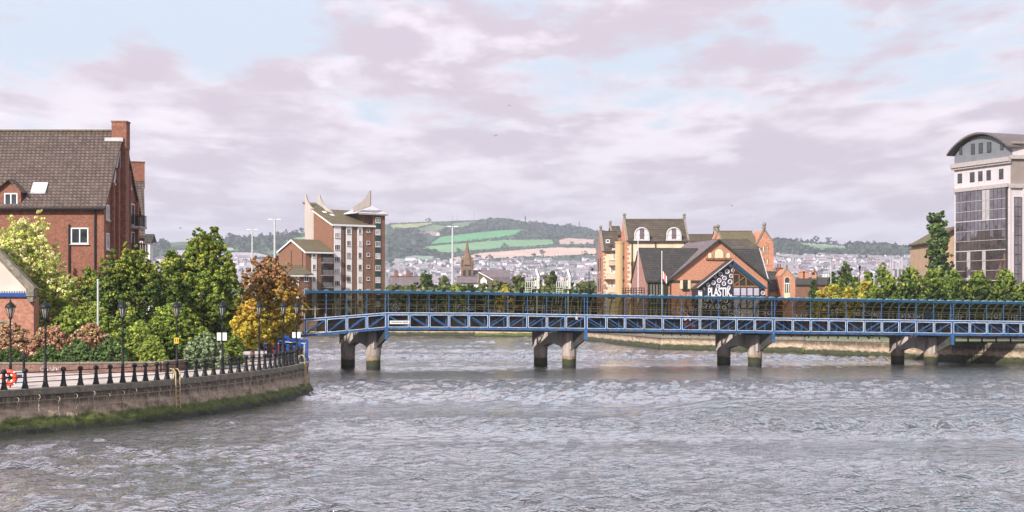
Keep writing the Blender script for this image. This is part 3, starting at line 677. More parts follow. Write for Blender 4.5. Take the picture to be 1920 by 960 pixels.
# promenade, verge, road on the right bank
def sheet(name, pts, dz, mat, kind='structure'):
    return flat_mesh(name, [(x, y, gz(x, y)+dz) for x, y in pts], mat, kind)
inner = offset(LQs, -0.76)
sheet('promenade_path', inner+[(-17.2, 110.8), (-19.3, 118), (-21.8, 129), (-24, 142), (-26, 150), (-36, 150), (-33.5, 125), (-32, 112), (-31, 103), (-34, 98.5), (-40, 95.5), (-50, 92.5), (-60, 90)], 0.008, 'paving')
rin = offset(RQ3[:4], -0.8)
sheet('grass_verge', rin[:3]+[(62, 165), (54, 185), (44, 196), (40, 196)], 0.02, 'grass')
sheet('quayside_road', [(24, 212), (40, 197.5), (54, 187), (64, 166), (90, 160), (90, 190), (60, 212), (45, 224), (20, 236)], 0.012, 'tarmac')

# ---- hills: one terrain sheet of fields rising beyond the town
RIDGE = [(-3000, 470), (-100, 472), (200, 464), (290, 457), (340, 453), (420, 453), (480, 447), (560, 437), (640, 428), (730, 420), (800, 416.5), (860, 413.5), (900, 413), (960, 416), (1000, 419), (1060, 425), (1120, 433), (1180, 441), (1290, 448), (1350, 450), (1450, 453), (1500, 456), (1560, 461), (1650, 466), (1740, 467), (1850, 469), (2100, 472), (5000, 470)]
RD = [(-3000, 2900), (300, 3000), (560, 3200), (800, 4000), (1050, 4100), (1250, 3500), (1450, 3000), (2100, 3000), (5000, 3000)]
def interp(tb, x):
    xs = [a for a, _ in tb]; ys = [b for _, b in tb]; return float(np.interp(x, xs, ys))
D0H, PY0 = 1450.0, 576.5
def terr(px, py, lift=0.0):
    top = interp(RIDGE, px); Dr = interp(RD, px); t = (PY0-py)/(PY0-top); D = D0H+(Dr-D0H)*t
    return Vector((XX(px, D), D, ZZ(py, D)+lift))
def inpoly(x, y, p):
    c = False; j = len(p)-1
    for i in range(len(p)):
        if (p[i][1] > y) != (p[j][1] > y) and x < (p[j][0]-p[i][0])*(y-p[i][1])/(p[j][1]-p[i][1])+p[i][0]: c = not c
        j = i
    return c
FIELDS = [
 ([(730, 421), (800, 417.5), (832, 417), (770, 431), (730, 428.5)], (0.34, 0.38, 0.16)),
 ([(772, 431), (812, 420), (842, 424), (822, 437), (785, 436)], (0.15, 0.22, 0.11)),
 ([(846, 418), (905, 413.5), (902, 424), (872, 431), (845, 428)], (0.13, 0.20, 0.10)),
 ([(823, 445), (860, 437), (985, 429), (965, 443), (915, 449), (802, 461), (810, 453)], (0.10, 0.34, 0.13)),
 ([(772, 472), (802, 461.5), (915, 451), (960, 449.5), (1038, 448.5), (1040, 460), (940, 467), (860, 474.5), (830, 478), (775, 476)], (0.17, 0.34, 0.15)),
 ([(842, 484), (900, 473.5), (1040, 463.5), (1120, 465), (1120, 478), (1050, 482), (960, 484.5), (900, 490), (845, 491)], (0.60, 0.44, 0.36)),
 ([(1046, 450), (1065, 446), (1120, 449), (1120, 460), (1046, 460)], (0.52, 0.38, 0.32)),
 ([(730, 490), (780, 478), (830, 481), (800, 490), (735, 498)], (0.22, 0.36, 0.24)),
 ([(730, 460), (752, 462), (768, 470), (742, 482), (730, 482)], (0.22, 0.33, 0.25)),
 ([(984, 436), (1000, 430), (1020, 436), (1010, 441)], (0.2, 0.26, 0.18)),
 ([(410, 464), (470, 459), (540, 449), (548, 458), (500, 466), (410, 476)], (0.28, 0.42, 0.26)),
 ([(500, 456), (575, 442), (600, 436), (600, 452), (512, 463)], (0.24, 0.42, 0.22)),
 ([(280, 480), (330, 468), (480, 474), (520, 482), (300, 500)], (0.42, 0.38, 0.40)),
 ([(1483, 453.5), (1545, 457.5), (1590, 461.5), (1588, 470), (1540, 475), (1500, 466)], (0.17, 0.28, 0.13)),
 ([(1452, 473), (1530, 475), (1530, 480.5), (1452, 482)], (0.50, 0.40, 0.40)),
]
def field_col(px, py):
    wob = 1.2*noise.noise(Vector((px*.03, py*.08, 0)))
    for poly, c in FIELDS:
        if inpoly(px, py+wob, poly): return c
    if (700 < px < 1160 and py > 489) or (px > 1380 and py > 481.5): return (0.21, 0.21, 0.21)
    if px <= 700 and py > 486: return (0.36, 0.34, 0.38)
    return (0.055, 0.085, 0.05) if noise.noise(Vector((px*.02, py*.1, 4))) < .25 else (0.10, 0.15, 0.09)
def build_hills():
    cols = list(np.arange(-3000, -200, 200.0))+list(np.arange(-200, 2120, 2.6))+list(np.arange(2120, 5001, 200.0)); rows = 118
    V = []; C = []
    for r in range(rows+7):
        t = r/rows
        for px in cols:
            top = interp(RIDGE, px)
            if t <= 1:
                py = PY0+(top-PY0)*t; v = terr(px, py)
                v.z += 2.0*noise.noise(Vector((v.x*.006, v.y*.006, 0)))*(t*(1-t)*4)
                if r == 0: v.z = 0.5
                V.append(tuple(v)); C.append(field_col(px, py))
            else:
                e = (r-rows)/6.0; Dr = interp(RD, px); D = Dr*(1+0.5*e); z = ZZ(top, Dr)*(1-0.25*e*e)-12*e
                V.append((XX(px, D), D, z)); C.append((0.08, 0.12, 0.07))
    n = len(cols); Fc = [(r*n+i, r*n+i+1, (r+1)*n+i+1, (r+1)*n+i) for r in range(rows+6) for i in range(n-1)]
    me = bpy.data.meshes.new('hills'); me.from_pydata(V, [], Fc)
    at = me.color_attributes.new('tint', 'FLOAT_COLOR', 'POINT'); a = np.ones((len(V), 4), np.float32); a[:, :3] = C; at.data.foreach_set('color', a.reshape(-1))
    me.polygons.foreach_set('use_smooth', [True]*len(Fc)); me.materials.append(MATS['hill_ground']); tag(link('hills', me), kind='structure')
build_hills()

# haze over the town and the hills
hm = bpy.data.materials.new('haze_air'); hm.use_nodes = True; MATS['haze_air'] = hm
nt = hm.node_tree; nt.nodes.clear(); ho = nt.nodes.new('ShaderNodeOutputMaterial'); hv = nt.nodes.new('ShaderNodeVolumePrincipled'); nt.links.new(hv.outputs[0], ho.inputs['Volume'])
hv.inputs['Color'].default_value = (0.79, 0.84, 0.96, 1); hv.inputs['Density'].default_value = 0.00016; hv.inputs['Anisotropy'].default_value = 0.2
hb = MB(); hb.box(-7000, 7000, -420, 6800, -5, 330); tag(mesh_obj('haze', hb.v, hb.f, M('haze_air')), kind='stuff')
# ------------------------------------------------------------------ covered footbridge
POSTPX = [527.0, 572.3, 611.9, 650.4, 687.9, 725.4, 767, 804.6, 841.7, 878.8, 915.8, 952.3, 988.8, 1025.2, 1060.6, 1098.5, 1136.7, 1171.5, 1207.0, 1242.2, 1277.3, 1311.9, 1346.8, 1380.4, 1414.7, 1449.8, 1485.9, 1519.7, 1553.5, 1586.5, 1619.6, 1652.9, 1685.6, 1717.5, 1750.6, 1785.2, 1817.7, 1849.9, 1881.6, 1913.3, 1945, 1977, 2009, 2041, 2073]
THICK = [5, 15, 25, 35]
BK = 0.163; BD0 = 148.0; BN = Vector((-BK, 1, 0)).normalized(); BU = Vector((1, BK, 0)).normalized()
def bd(px): return BD0/(1-BK*(px-960)/F)
TOPY = [(500, 546.5), (570, 547), (725, 547.5), (900, 550), (1100, 554), (1220, 556.5), (1450, 560.5), (1560, 562.5), (1785, 566.5), (1920, 568.5), (2080, 571)]
CHY = [(527, 604.5), (572, 600.2), (725.4, 588.5), (900, 589), (1100, 592.5), (1220, 594.5), (1450, 598.2), (1785, 603), (1920, 604.5), (2080, 606.5)]
BOY = [(527, 634), (572, 629.5), (725.4, 616), (900, 616.5), (1100, 618.5), (1220, 620), (1450, 623.5), (1785, 627.5), (1920, 628.5), (2080, 630.5)]
def BP(px, tb, back=0.0):
    D = bd(px); p = Vector((XX(px, D), D, ZZ(interp(tb, px), D))); return p+BN*back
br = Thing('footbridge', 'long blue steel footbridge with curved smoked canopy crossing the river on concrete piers', 'footbridge', XX(725.4, bd(725.4)), bd(725.4), 0.0, math.atan(BK))
BW = 2.7
POSTS = []
for back in (0.0, BW):
    for j, (tb, nm, w, h) in enumerate(((CHY, 'top_chord', .12, .14), (BOY, 'bottom_chord', .16, .22))):
        mb = MB()
        for a, b in zip(POSTPX, POSTPX[1:]):
            mb.bar(BP(a, tb, back), BP(b, tb, back)+Vector((0, 0, 0)), w, h)
        br.part(nm, mb, M('bridge_blue' if back == 0 else 'bridge_blue_deep'), world=True)
mb = MB()
for a, b in zip(POSTPX, POSTPX[1:]): mb.bar(BP(a, CHY, -.02)+Vector((0, 0, .12)), BP(b, CHY, -.02)+Vector((0, 0, .12)), .16, .07)
br.part('handrail', mb, M('rail_pale'), world=True)
mb = MB()
for a, b in zip(POSTPX, POSTPX[1:]): mb.bar(BP(a, BOY, BW/2)+Vector((0, 0, .02)), BP(b, BOY, BW/2)+Vector((0, 0, .02)), BW-.2, .18)
br.part('deck', mb, M('dark_steel'), world=True)
# canopy rails
mb = MB()
for a, b in zip(POSTPX[1:], POSTPX[2:]): mb.bar(BP(a, TOPY), BP(b, TOPY), .24, .26)
br.part('canopy_rail', mb, M('bridge_teal'), world=True)
RISE = 0.0
def canopy(px, s):    # s 0..1 from the front rail over and down to the far chord
    top = BP(px, TOPY); ch = BP(px, CHY, BW); a = s*math.pi/2
    return Vector((top.x, top.y, 0))+BN*(BW*math.sin(a))+Vector((0, 0, ch.z+(top.z-ch.z)*math.cos(a)**0.85))
# posts, panel frames, diagonals
for i, px in enumerate(POSTPX):
    thick = i in THICK
    w = .24 if thick else .14
    mb = MB(); b0 = BP(px, BOY); t0 = BP(px, CHY)
    mb.bar(b0-BN*.02-Vector((0, 0, .10)), t0-BN*.02+Vector((0, 0, .08)), w, .2, up=(0, 1, 0))
    nm = br.part('truss_post', mb, M('bridge_blue'), world=True)
    if i >= 1:
        m2 = MB(); cz = BP(px, TOPY)
        if thick:
            for s in (-.16, .16): m2.bar(t0+BU*s+Vector((0, 0, .1)), Vector((t0.x+BU.x*s, t0.y, cz.z)), .09, up=(0, 1, 0))
        else: m2.bar(t0+Vector((0, 0, .1)), Vector((t0.x, t0.y, cz.z)), .07, up=(0, 1, 0))
        br.part('canopy_post', m2, M('bridge_blue'), world=True)
    m3 = MB(); f0 = BP(px, BOY, BW); f1 = BP(px, CHY, BW); m3.bar(f0, f1, .13, up=(0, 1, 0)); br.part('far_post', m3, M('bridge_blue_deep'), world=True)
for i in range(len(POSTPX)-1):
    a, b = POSTPX[i], POSTPX[i+1]; w = (.24 if i in THICK else .14)/2+.02; w2_ = (.24 if i+1 in THICK else .14)/2+.02
    e = .06; A = BP(a, BOY, -.1)+BU*w+Vector((0, 0, .17)); B = BP(b, BOY, -.1)-BU*w2_+Vector((0, 0, .17)); Ct = BP(b, CHY, -.1)-BU*w2_-Vector((0, 0, .1)); Dt = BP(a, CHY, -.1)+BU*w-Vector((0, 0, .1))
    mb = MB()
    for p, q in ((A, B), (B, Ct), (Ct, Dt), (Dt, A)): mb.bar(p, q, .055, .055, up=tuple(BN) if abs((q-p).normalized().z) > .5 else (0, 0, 1))
    br.part('panel_frame', mb, M('rail_pale'), world=True)
    # diagonal direction alternates about the middle of each span
    k = (i-5) % 10; down = (k < 5) if i >= 5 else False
    for back, mt, nm in ((.0, 'bridge_blue', 'diagonal'), (BW, 'bridge_blue_deep', 'far_diagonal')):
        m2 = MB(); c0 = BP(a, BOY, back)+Vector((0, 0, .12)); c1 = BP(b, BOY, back)+Vector((0, 0, .12)); c2 = BP(b, CHY, back)-Vector((0, 0, .08)); c3 = BP(a, CHY, back)-Vector((0, 0, .08))
        m2.bar(c3 if down else c0, c1 if down else c2, .10, .10); br.part(nm, m2, M(mt), world=True)
# curved ribs and smoked sheets at every half bay
half = []
for a, b in zip(POSTPX[1:], POSTPX[2:]): half += [a, (a+b)/2]
half.append(POSTPX[-1])
gm = bpy.data.materials.new('smoked_sheet'); gm.use_nodes = True; MATS['smoked_sheet'] = gm; nt = gm.node_tree; N = nt.nodes; L = nt.links; b = N['Principled BSDF']
b.inputs['Base Color'].default_value = (.02, .02, .015, 1); b.inputs['Roughness'].default_value = .12; b.inputs['Specular IOR Level'].default_value = .25
tr = N.new('ShaderNodeBsdfTransparent'); tr.inputs[0].default_value = (.25, .25, .18, 1); mx = N.new('ShaderNodeMixShader')
tcn = N.new('ShaderNodeTexCoord'); tn = N.new('ShaderNodeTexNoise'); tn.inputs['Scale'].default_value = 1.2; tn.inputs['Detail'].default_value = 6; L.new(tcn.outputs['Object'], tn.inputs['Vector'])
rr = N.new('ShaderNodeMapRange'); L.new(tn.outputs[0], rr.inputs[0]); rr.inputs[1].default_value = .3; rr.inputs[2].default_value = .7; rr.inputs[3].default_value = .93; rr.inputs[4].default_value = .66
L.new(rr.outputs[0], mx.inputs[0]); L.new(b.outputs[0], mx.inputs[1]); L.new(tr.outputs[0], mx.inputs[2]); L.new(mx.outputs[0], N['Material Output'].inputs[0])
SS = [0, .12, .25, .38, .5, .62, .75, .88, 1.0]
for px in half:
    mb = MB(); pts = [canopy(px, s) for s in SS]
    for p, q in zip(pts, pts[1:]): mb.bar(p, q, .12, .10)
    br.part('rib', mb, M('rib_steel'), world=True)
for a, b_ in zip(half, half[1:]):
    mb = MB()
    for s0, s1 in zip(SS, SS[1:]): mb.quad(canopy(a, s0), canopy(b_, s0), canopy(b_, s1), canopy(a, s1))
    br.part('canopy_sheet', mb, M('smoked_sheet'), world=True)
# low rounded caps of the barrel sheets along the rail
for px in half:
    p = BP(px, TOPY, .15)+Vector((0, 0, .08)); mb = MB(); n = 10
    pr = [(math.cos(math.pi*j/n)*.30, math.sin(math.pi*j/n)*.17) for j in range(n+1)]
    mb.prism([(p.x+u*BU.x, p.y+u*BU.y, p.z+z) for u, z in pr], BN*.7)
    br.part('rib_cap', mb, M('cap_cyan'), world=True)
for s in (.55, .80):
    mb = MB()
    for a, b_ in zip(half, half[1:]): mb.bar(canopy(a, s), canopy(b_, s), .05)
    br.part('purlin', mb, M('rib_steel'), world=True)

def text(name, s, size, mat, parent, loc, rot=(math.radians(90), 0, 0), sx=1.0, off=0.0, ext=0.004, align='CENTER', space=1.0):
    c = bpy.data.curves.new(name, 'FONT'); c.body = s; c.size = size; c.extrude = ext; c.offset = off; c.align_x = align; c.align_y = 'CENTER'; c.space_character = space; c.resolution_u = 3
    tmp = bpy.data.objects.new('tmp_text', c); COL.objects.link(tmp); bpy.context.view_layer.update()
    me = bpy.data.meshes.new_from_object(tmp.evaluated_get(bpy.context.evaluated_depsgraph_get())); bpy.data.objects.remove(tmp); bpy.data.curves.remove(c)
    me.materials.clear(); me.materials.append(MATS[mat]); me.name = name
    o = bpy.data.objects.new(name, me); COL.objects.link(o); o.parent = parent; o.location = loc; o.rotation_euler = rot; o.scale = (sx, 1, 1); return o
# name board
def bl(p): # world -> bridge local
    x, y = p.x-br.ox, p.y-br.oy; return Vector((x*br.c+y*br.s, -x*br.s+y*br.c, p.z-br.zb))
A = BP(730.5, CHY, -.16); B = BP(767, CHY, -.16); la, lb = bl(A), bl(B)
mb = MB(); zc = ZZ(604.3, bd(748)); mb.box(la.x, lb.x, la.y-.03, la.y, zc-.17, zc+.17)
nb = br.part('name_board', mb, M('white_paint'), label='white name board lettered in black')
text('lettering', 'LAGAN RAILWAY BRIDGE', .205, 'black_paint', nb, ((la.x+lb.x)/2, la.y-.037, zc), sx=.72, off=.004)

# sprayed scribbles on the smoked sheets
def strokes(name, glyphs, px, py, h, mat='spray_white', wid=.05, parent=None, slant=0.0):
    """glyphs: list of polylines in unit space; laid on a flat sheet just in front of the far canopy"""
    mb = MB(); D = bd(px)+BW*.93; x0, z0 = XX(px, D), ZZ(py, D)
    for g in glyphs:
        pts = [(x0+(u+slant*v)*h, D+BK*((u)*h)-.1, z0+v*h) for u, v in g]
        for p, q in zip(pts, pts[1:]): mb.bar(p, q, wid, .012, up=(0, 1, 0)) if abs(q[2]-p[2]) > abs(q[0]-p[0]) else mb.bar(p, q, .012, wid, up=(0, 0, 1))
    return br.part(name, mb, M(mat), parent, world=True)
def arc(cx, cy, r, a0, a1, n=10, ry=None):
    ry = ry or r; return [(cx+r*math.cos(math.radians(a0+(a1-a0)*i/n)), cy+ry*math.sin(math.radians(a0+(a1-a0)*i/n))) for i in range(n+1)]
def gl(ch, x):
    g = {'c': [arc(x+.4, .5, .35, 50, 310, ry=.42)], 'o': [arc(x+.4, .5, .33, 0, 360, 14, ry=.42)], 'O': [arc(x+.4, .5, .36, 0, 360, 14, ry=.5)],
         'b': [[(x+.1, 1.15), (x+.12, .1)], arc(x+.4, .35, .28, 0, 360, 12)], 'e': [[(x+.1, .45), (x+.7, .55)], arc(x+.4, .5, .32, 15, 320, ry=.42)],
         'G': [arc(x+.4, .5, .36, 50, 350, ry=.45), [(x+.4, .45), (x+.75, .45)]], 'u': [[(x+.1, .9), (x+.15, .3), (x+.4, .05), (x+.65, .3), (x+.7, .95), (x+.72, .0)]],
         'y': [[(x+.1, .9), (x+.35, .35)], [(x+.75, 1.0), (x+.45, .2), (x+.15, -.35)]], 'a': [arc(x+.35, .45, .3, 0, 360, 12), [(x+.7, .9), (x+.72, .05)]],
         'r': [[(x+.15, .9), (x+.18, 0)], arc(x+.45, .6, .3, 170, 40)], 's': [[(x+.7, .9), (x+.2, .85), (x+.2, .55), (x+.65, .45), (x+.6, .1), (x+.1, .05)]],
         'n': [[(x+.1, .0), (x+.12, .9), (x+.4, .85), (x+.62, .6), (x+.65, 0)]], 'k': [[(x+.1, 1.1), (x+.12, 0)], [(x+.65, .9), (x+.15, .45), (x+.7, 0)]], 'm': [[(x, .0), (x+.1, .9), (x+.35, .2), (x+.55, .9), (x+.7, 0)]]}
    return g[ch]
def word(s): 
    out = []
    for i, ch in enumerate(s): out += gl(ch, i*.82)
    return out
strokes('spray_writing', word('cobe'), 1258, 588, .78)
strokes('spray_writing', word('Gubey'), 1364, 593, .74)
strokes('spray_writing', [arc(.5, .5, .5, 0, 360, 20), arc(.5, .5, .22, 20, 330), [(0.1, .1), (.5, .95), (.9, .1)]], 733, 582.5, .95, wid=.035)
rs = random.Random(4)
for px, py, s, h in ((808, 584, 'mr', .42), (853, 578, 'nn', .45), (868, 583, 'ksa', .45), (916, 588, 'sunes', .42), (985, 583, 'nam', .4), (1005, 579, 'sok', .4), (1032, 588, 'aso', .5), (1430, 592, 'msn', .45), (1487, 596, 'aone', .5), (1556, 590, 'ss', .62), (1600, 592, 'as', .45), (1616, 592, 'ks', .6), (1632, 594, 'ome', .5), (1684, 597, 'omao', .55), (1712, 597, 'cas', .5), (1781, 598, 'cr', .6), (1790, 602, 'nk', .6), (1846, 597, 'sco', .6), (1862, 598, 'os', .6), (1895, 600, 'ns', .6)):
    strokes('spray_writing', word(s), px, py, h, 'spray_white', wid=.035, slant=rs.uniform(-.1, .3))
mb = MB(); D = bd(1745)+BW*.9
for x, y0, y1 in ((1735, 596, 586), (1738, 597, 583), (1742, 596, 590), (1746, 598, 585), (1750, 597, 589)): mb.bar((XX(x, D), D-.1, ZZ(y0, D)), (XX(x+1, D), D-.1, ZZ(y1, D)), .22, .012, up=(0, 1, 0))
br.part('spray_patch', mb, M('bridge_teal'), world=True)

# piers: two round columns in the river under each thick post, cross-head and blue outrigger
for k, i in enumerate(THICK):
    pp = BP(POSTPX[i], BOY); nx = XX([700, 1067, 1415.5, 1746][k], bd(POSTPX[i])+1.7); near = Vector((nx, bd(POSTPX[i])+1.7, 0)); far = near+Vector((-2.96, 2.8, 0))
    R = .74; top = pp.z-.3
    pm = MB(); ax = (near-far).normalized(); sd = Vector((-ax.y, ax.x, 0))*.55; zb = top-1.75
    pts = [far-ax*.74, near+ax*.74]; nseg = 10
    for s_ in range(nseg):
        a = s_/nseg; b2 = (s_+1)/nseg; pa = pts[0].lerp(pts[1], a); pb = pts[0].lerp(pts[1], b2)
        def zlow(t_): q = abs(t_-.5)/.5; return zb+.55*(1-min(1, q/.62)**2)
        za, zc_ = zlow(a), zlow(b2); u = Vector((0, 0, 1))
        pm.hexa([pa-sd+u*za, pa+sd+u*za, pb+sd+u*zc_, pb-sd+u*zc_], [pa-sd+u*top, pa+sd+u*top, pb+sd+u*top, pb-sd+u*top])
    pier = br.part('pier', pm, M('concrete'), world=True)
    for c in (near, far):
        m2 = MB(); m2.lathe((c.x, c.y, 0), [(R, -3), (R, .9), (R, zb-.35), (R+.02, zb-.34), (R+.02, zb), (R-.05, top-.02)], 24)
        if c is near: m2.lathe((c.x, c.y, 0), [(R+.05, zb-.8), (R+.05, zb-.1)], 24)
        br.part('column', m2, M('pier_concrete'), pier, world=True, smooth=False)
    m3 = MB(); o0 = near+ax*.2; o1 = Vector((pp.x, pp.y-.05, 0)); s2 = Vector((-(o1-o0).y, (o1-o0).x, 0)).normalized()*.16; u = Vector((0, 0, 1))
    m3.hexa([o0-s2+u*(zb-.25), o0+s2+u*(zb-.25), o1+s2+u*(pp.z-1.0), o1-s2+u*(pp.z-1.0)], [o0-s2+u*(pp.z-.12), o0+s2+u*(pp.z-.12), o1+s2+u*(pp.z-.12), o1-s2+u*(pp.z-.12)])
    o2 = far-ax*.3; m3.hexa([o2-s2+u*top, o2+s2+u*top, o0+s2+u*top, o0-s2+u*top], [o2-s2+u*(pp.z-.12), o2+s2+u*(pp.z-.12), o0+s2+u*(pp.z-.12), o0-s2+u*(pp.z-.12)])
    br.part('outrigger', m3, M('dark_steel'), pier, world=True)
    m4 = MB(); m4.bar(pp+Vector((0, -.12, -1.1)), pp+Vector((0, -.12, .1)), .34, .3, up=(0, 1, 0)); br.part('hanger', m4, M('bridge_blue'), world=True)

# rail bridge girder close behind the footbridge
rb = Thing('rail_bridge', 'dark plate girder rail bridge running close behind the blue footbridge', 'rail bridge', XX(725, 152), 152, 0.0, math.atan(BK))
def RP(px, back, z): D = bd(px); p = Vector((XX(px, D), D, 0))+BN*back; p.z = z; return p
gx = list(np.arange(480, 2300, 60.0))
def gtop(px): return BP(px, CHY).z-.25 if px >= 725 else BP(725.4, CHY).z-.25
for back, nm in ((4.2, 'girder'), (9.0, 'far_girder')):
    mb = MB()
    for a, b_ in zip(gx, gx[1:]):
        mb.bar(RP(a, back, gtop(a)-.8), RP(b_, back, gtop(b_)-.8), .3, 1.6); mb.bar(RP(a, back, gtop(a)), RP(b_, back, gtop(b_)), .6, .08)
        mb.bar(RP(a, back-.2, gtop(a)-1.6), RP(a, back-.2, gtop(a)), .12, .12, up=(0, 1, 0))
    rb.part(nm, mb, M('girder_steel'), world=True)
mb = MB()
for a, b_ in zip(gx, gx[1:]): mb.bar(RP(a, 6.6, gtop(a)-1.2), RP(b_, 6.6, gtop(b_)-1.2), 5, .3)
rb.part('track_deck', mb, M('girder_steel'), world=True)
mb = MB()
for a, b_ in zip(gx, gx[1:]):
    for h in (.75, 1.25): mb.bar(RP(a, 9.0, gtop(a)+h), RP(b_, 9.0, gtop(b_)+h), .06)
    for q in (a, (a+b_)/2): mb.bar(RP(q, 9.0, gtop(q)), RP(q, 9.0, gtop(q)+1.25), .06, up=(0, 1, 0))
rb.part('handrail', mb, M('rib_steel'), world=True)
# ------------------------------------------------------------------ promenade: railing, lamps, signs, people
LQX = [(p[0]/p[1]*F+960, p[1]) for p in LQs]
def qd(px): return interp(LQX, px)
def QP(px, inset=.32):
    D = qd(px); a = Vector((XX(px, D), D, 0)); e = Vector((XX(px+4, qd(px+4)), qd(px+4), 0))-a if px < 570 else Vector((.3, 1, 0)); e.normalize()
    return a+Vector((-e.y, e.x, 0))*inset, e
BOLL = [-55, -38, -20.5, 14.6, 54, 126, 158, 187.5, 214, 260, 281, 302.5, 322, 357.6, 376, 392.5, 409, 441, 456, 470, 482.5, 505, 515, 524, 532, 545, 551, 556]
LAMPX = [19.5, 92, 237.5, 340, 425.5, 494.5, 539.5, 564.5]
rail = Thing('promenade_railing', 'black cast iron bollards joined by thin rails along the curved quay edge', 'railing', *QP(92)[0][:2], 2.3)
PT = [(QP(px)[0].x, QP(px)[0].y) for px in BOLL]+[(-16.25, 109.6), (-16.9, 112.5), (-18.0, 115.8), (-19.0, 119), (-19.9, 122.2), (-20.8, 125.4), (-21.5, 128.6), (-22.1, 131.8), (-22.6, 135)]
prof = [(.20, 0), (.19, .06), (.14, .22), (.10, .5), (.085, .82), (.085, .86), (.15, .93), (.16, .98), (.13, 1.04), (.06, 1.1)]
for x, y in PT:
    mb = MB(); mb.lathe((x, y, 2.3), prof, 10); rail.part('bollard', mb, M('black_iron'), world=True, smooth=True)
allp = sorted([(px, *QP(px)[0][:2]) for px in BOLL+LAMPX])
line = [(x, y) for _, x, y in allp]+PT[len(BOLL):]
for h in (.36, .62, .88):
    mb = MB(); mb.tube([(x, y, 2.3+h) for x, y in line], .026, 6); rail.part('rail', mb, M('black_iron'), world=True)

def lamp(px, label, h=4.72, loc=None):
    if loc is None: q = QP(px)[0]; x, y = q.x, q.y
    else: x, y = loc
    t = Thing('street_lamp', label, 'street lamp', x, y, 2.3, .3, 'victorian lamps along the promenade')
    k = h/4.72; mb = MB(); mb.lathe((0, 0, 2.3), [(.20, 0), (.19, .08), (.13, .3), (.10, .62), (.085, 1.0), (.105, 1.04), (.075, 1.1), (.06, 2.2), (.055, 2.9), (.085, 2.95), (.05, 3.0), (.045, 3.62*k), (.09, 3.68*k), (.06, 3.74*k)], 10)
    t.part('post', mb, M('black_iron'), smooth=True)
    z = 2.3+3.74*k
    fr = MB(); n = 6
    for j in range(n):
        a = 2*math.pi*j/n; fr.bar((.10*math.cos(a), .10*math.sin(a), z), (.25*math.cos(a), .25*math.sin(a), z+.56), .03, up=(0, 1, 0))
    fr.lathe((0, 0, z-.04), [(.11, 0), (.11, .06)], 6); 
    ln = t.part('lantern', fr, M('black_iron'))
    g = MB(); g.lathe((0, 0, z+.02), [(.09, 0), (.225, .53)], 6); t.part('glass', g, M('lantern_glass'), ln)
    c = MB(); c.lathe((0, 0, z+.56), [(.30, 0), (.31, .04), (.28, .12), (.17, .24), (.08, .29), (.075, .34), (.035, .37), (.05, .41), (.02, .47)], 12); t.part('cap', c, M('black_iron'), ln, smooth=True)
    return t
lamp(19.5, 'street lamp behind the orange lifebuoy, in front of the cream gable', loc=(XX(19.5, 80), 80))
lamp(92, 'tall street lamp on the quay edge in front of the pink bracken')
lamp(237.5, 'street lamp in front of the dark ferns, with hedge behind its lantern')
l3 = lamp(340, 'street lamp carrying the small yellow sign')
l4 = lamp(425.5, 'street lamp with a pair of white signs halfway up its post')
lamp(494.5, 'street lamp in front of the autumn tree, beside the walking couple')
lamp(539.5, 'street lamp just right of the autumn tree crown, before the blue stair')
l7 = lamp(564.5, 'street lamp at the tip of the quay with white signs low on its post')
lp = Thing('street_lamp', 'slim street lamp standing between the quay tip lamps', 'street lamp', XX(556, 118), 118, 2.3)
mb = MB(); mb.lathe((0, 0, 2.3), [(.14, 0), (.08, .6), (.05, 3.4), (.05, 3.5)], 8); lp.part('post', mb, M('black_iron'))
mb = MB(); mb.lathe((0, 0, 5.8), [(.1, 0), (.2, .4), (.25, .45), (.1, .65), (.02, .7)], 8); lp.part('lantern', mb, M('black_iron'))

def signboard(name, label, t, z, w, h, mat, dx=0.0, txt=None):
    s = Thing(name, label, 'sign', t.ox, t.oy, 2.3, .0); mb = MB(); mb.box(dx-w/2, dx+w/2, -.14, -.11, z-h/2, z+h/2); p = s.part('board', mb, M(mat))
    mb = MB(); mb.box(dx-.05 if dx else -.05, dx+.05 if dx else .05, -.11, -.03, z-.05, z+.05); s.part('bracket', mb, M('black_iron'))
    if txt: text('lettering', txt, h*.75, 'black_paint', p, (dx, -.143, z-2.3), sx=.9, off=.012)
    return s
signboard('sign_board', 'blank white sign left of the lamp post beside the grey-green bush', l4, ZZ(631, l4.oy), .26, .50, 'white_paint', -.19)
signboard('sign_board', 'blank white sign right of the lamp post beside the grey-green bush', l4, ZZ(631, l4.oy), .26, .50, 'white_paint', .17)
signboard('sign_board', 'yellow sign with black figures on a lamp post before the round bush', l3, ZZ(638.5, l3.oy), .27, .35, 'yellow_paint', 0, '11')
signboard('sign_board', 'white sign left of the lamp post at the quay tip', l7, ZZ(628, l7.oy), .24, .42, 'white_paint', -.20)
signboard('sign_board', 'white sign right of the lamp post at the quay tip', l7, ZZ(628, l7.oy), .24, .42, 'white_paint', .17)

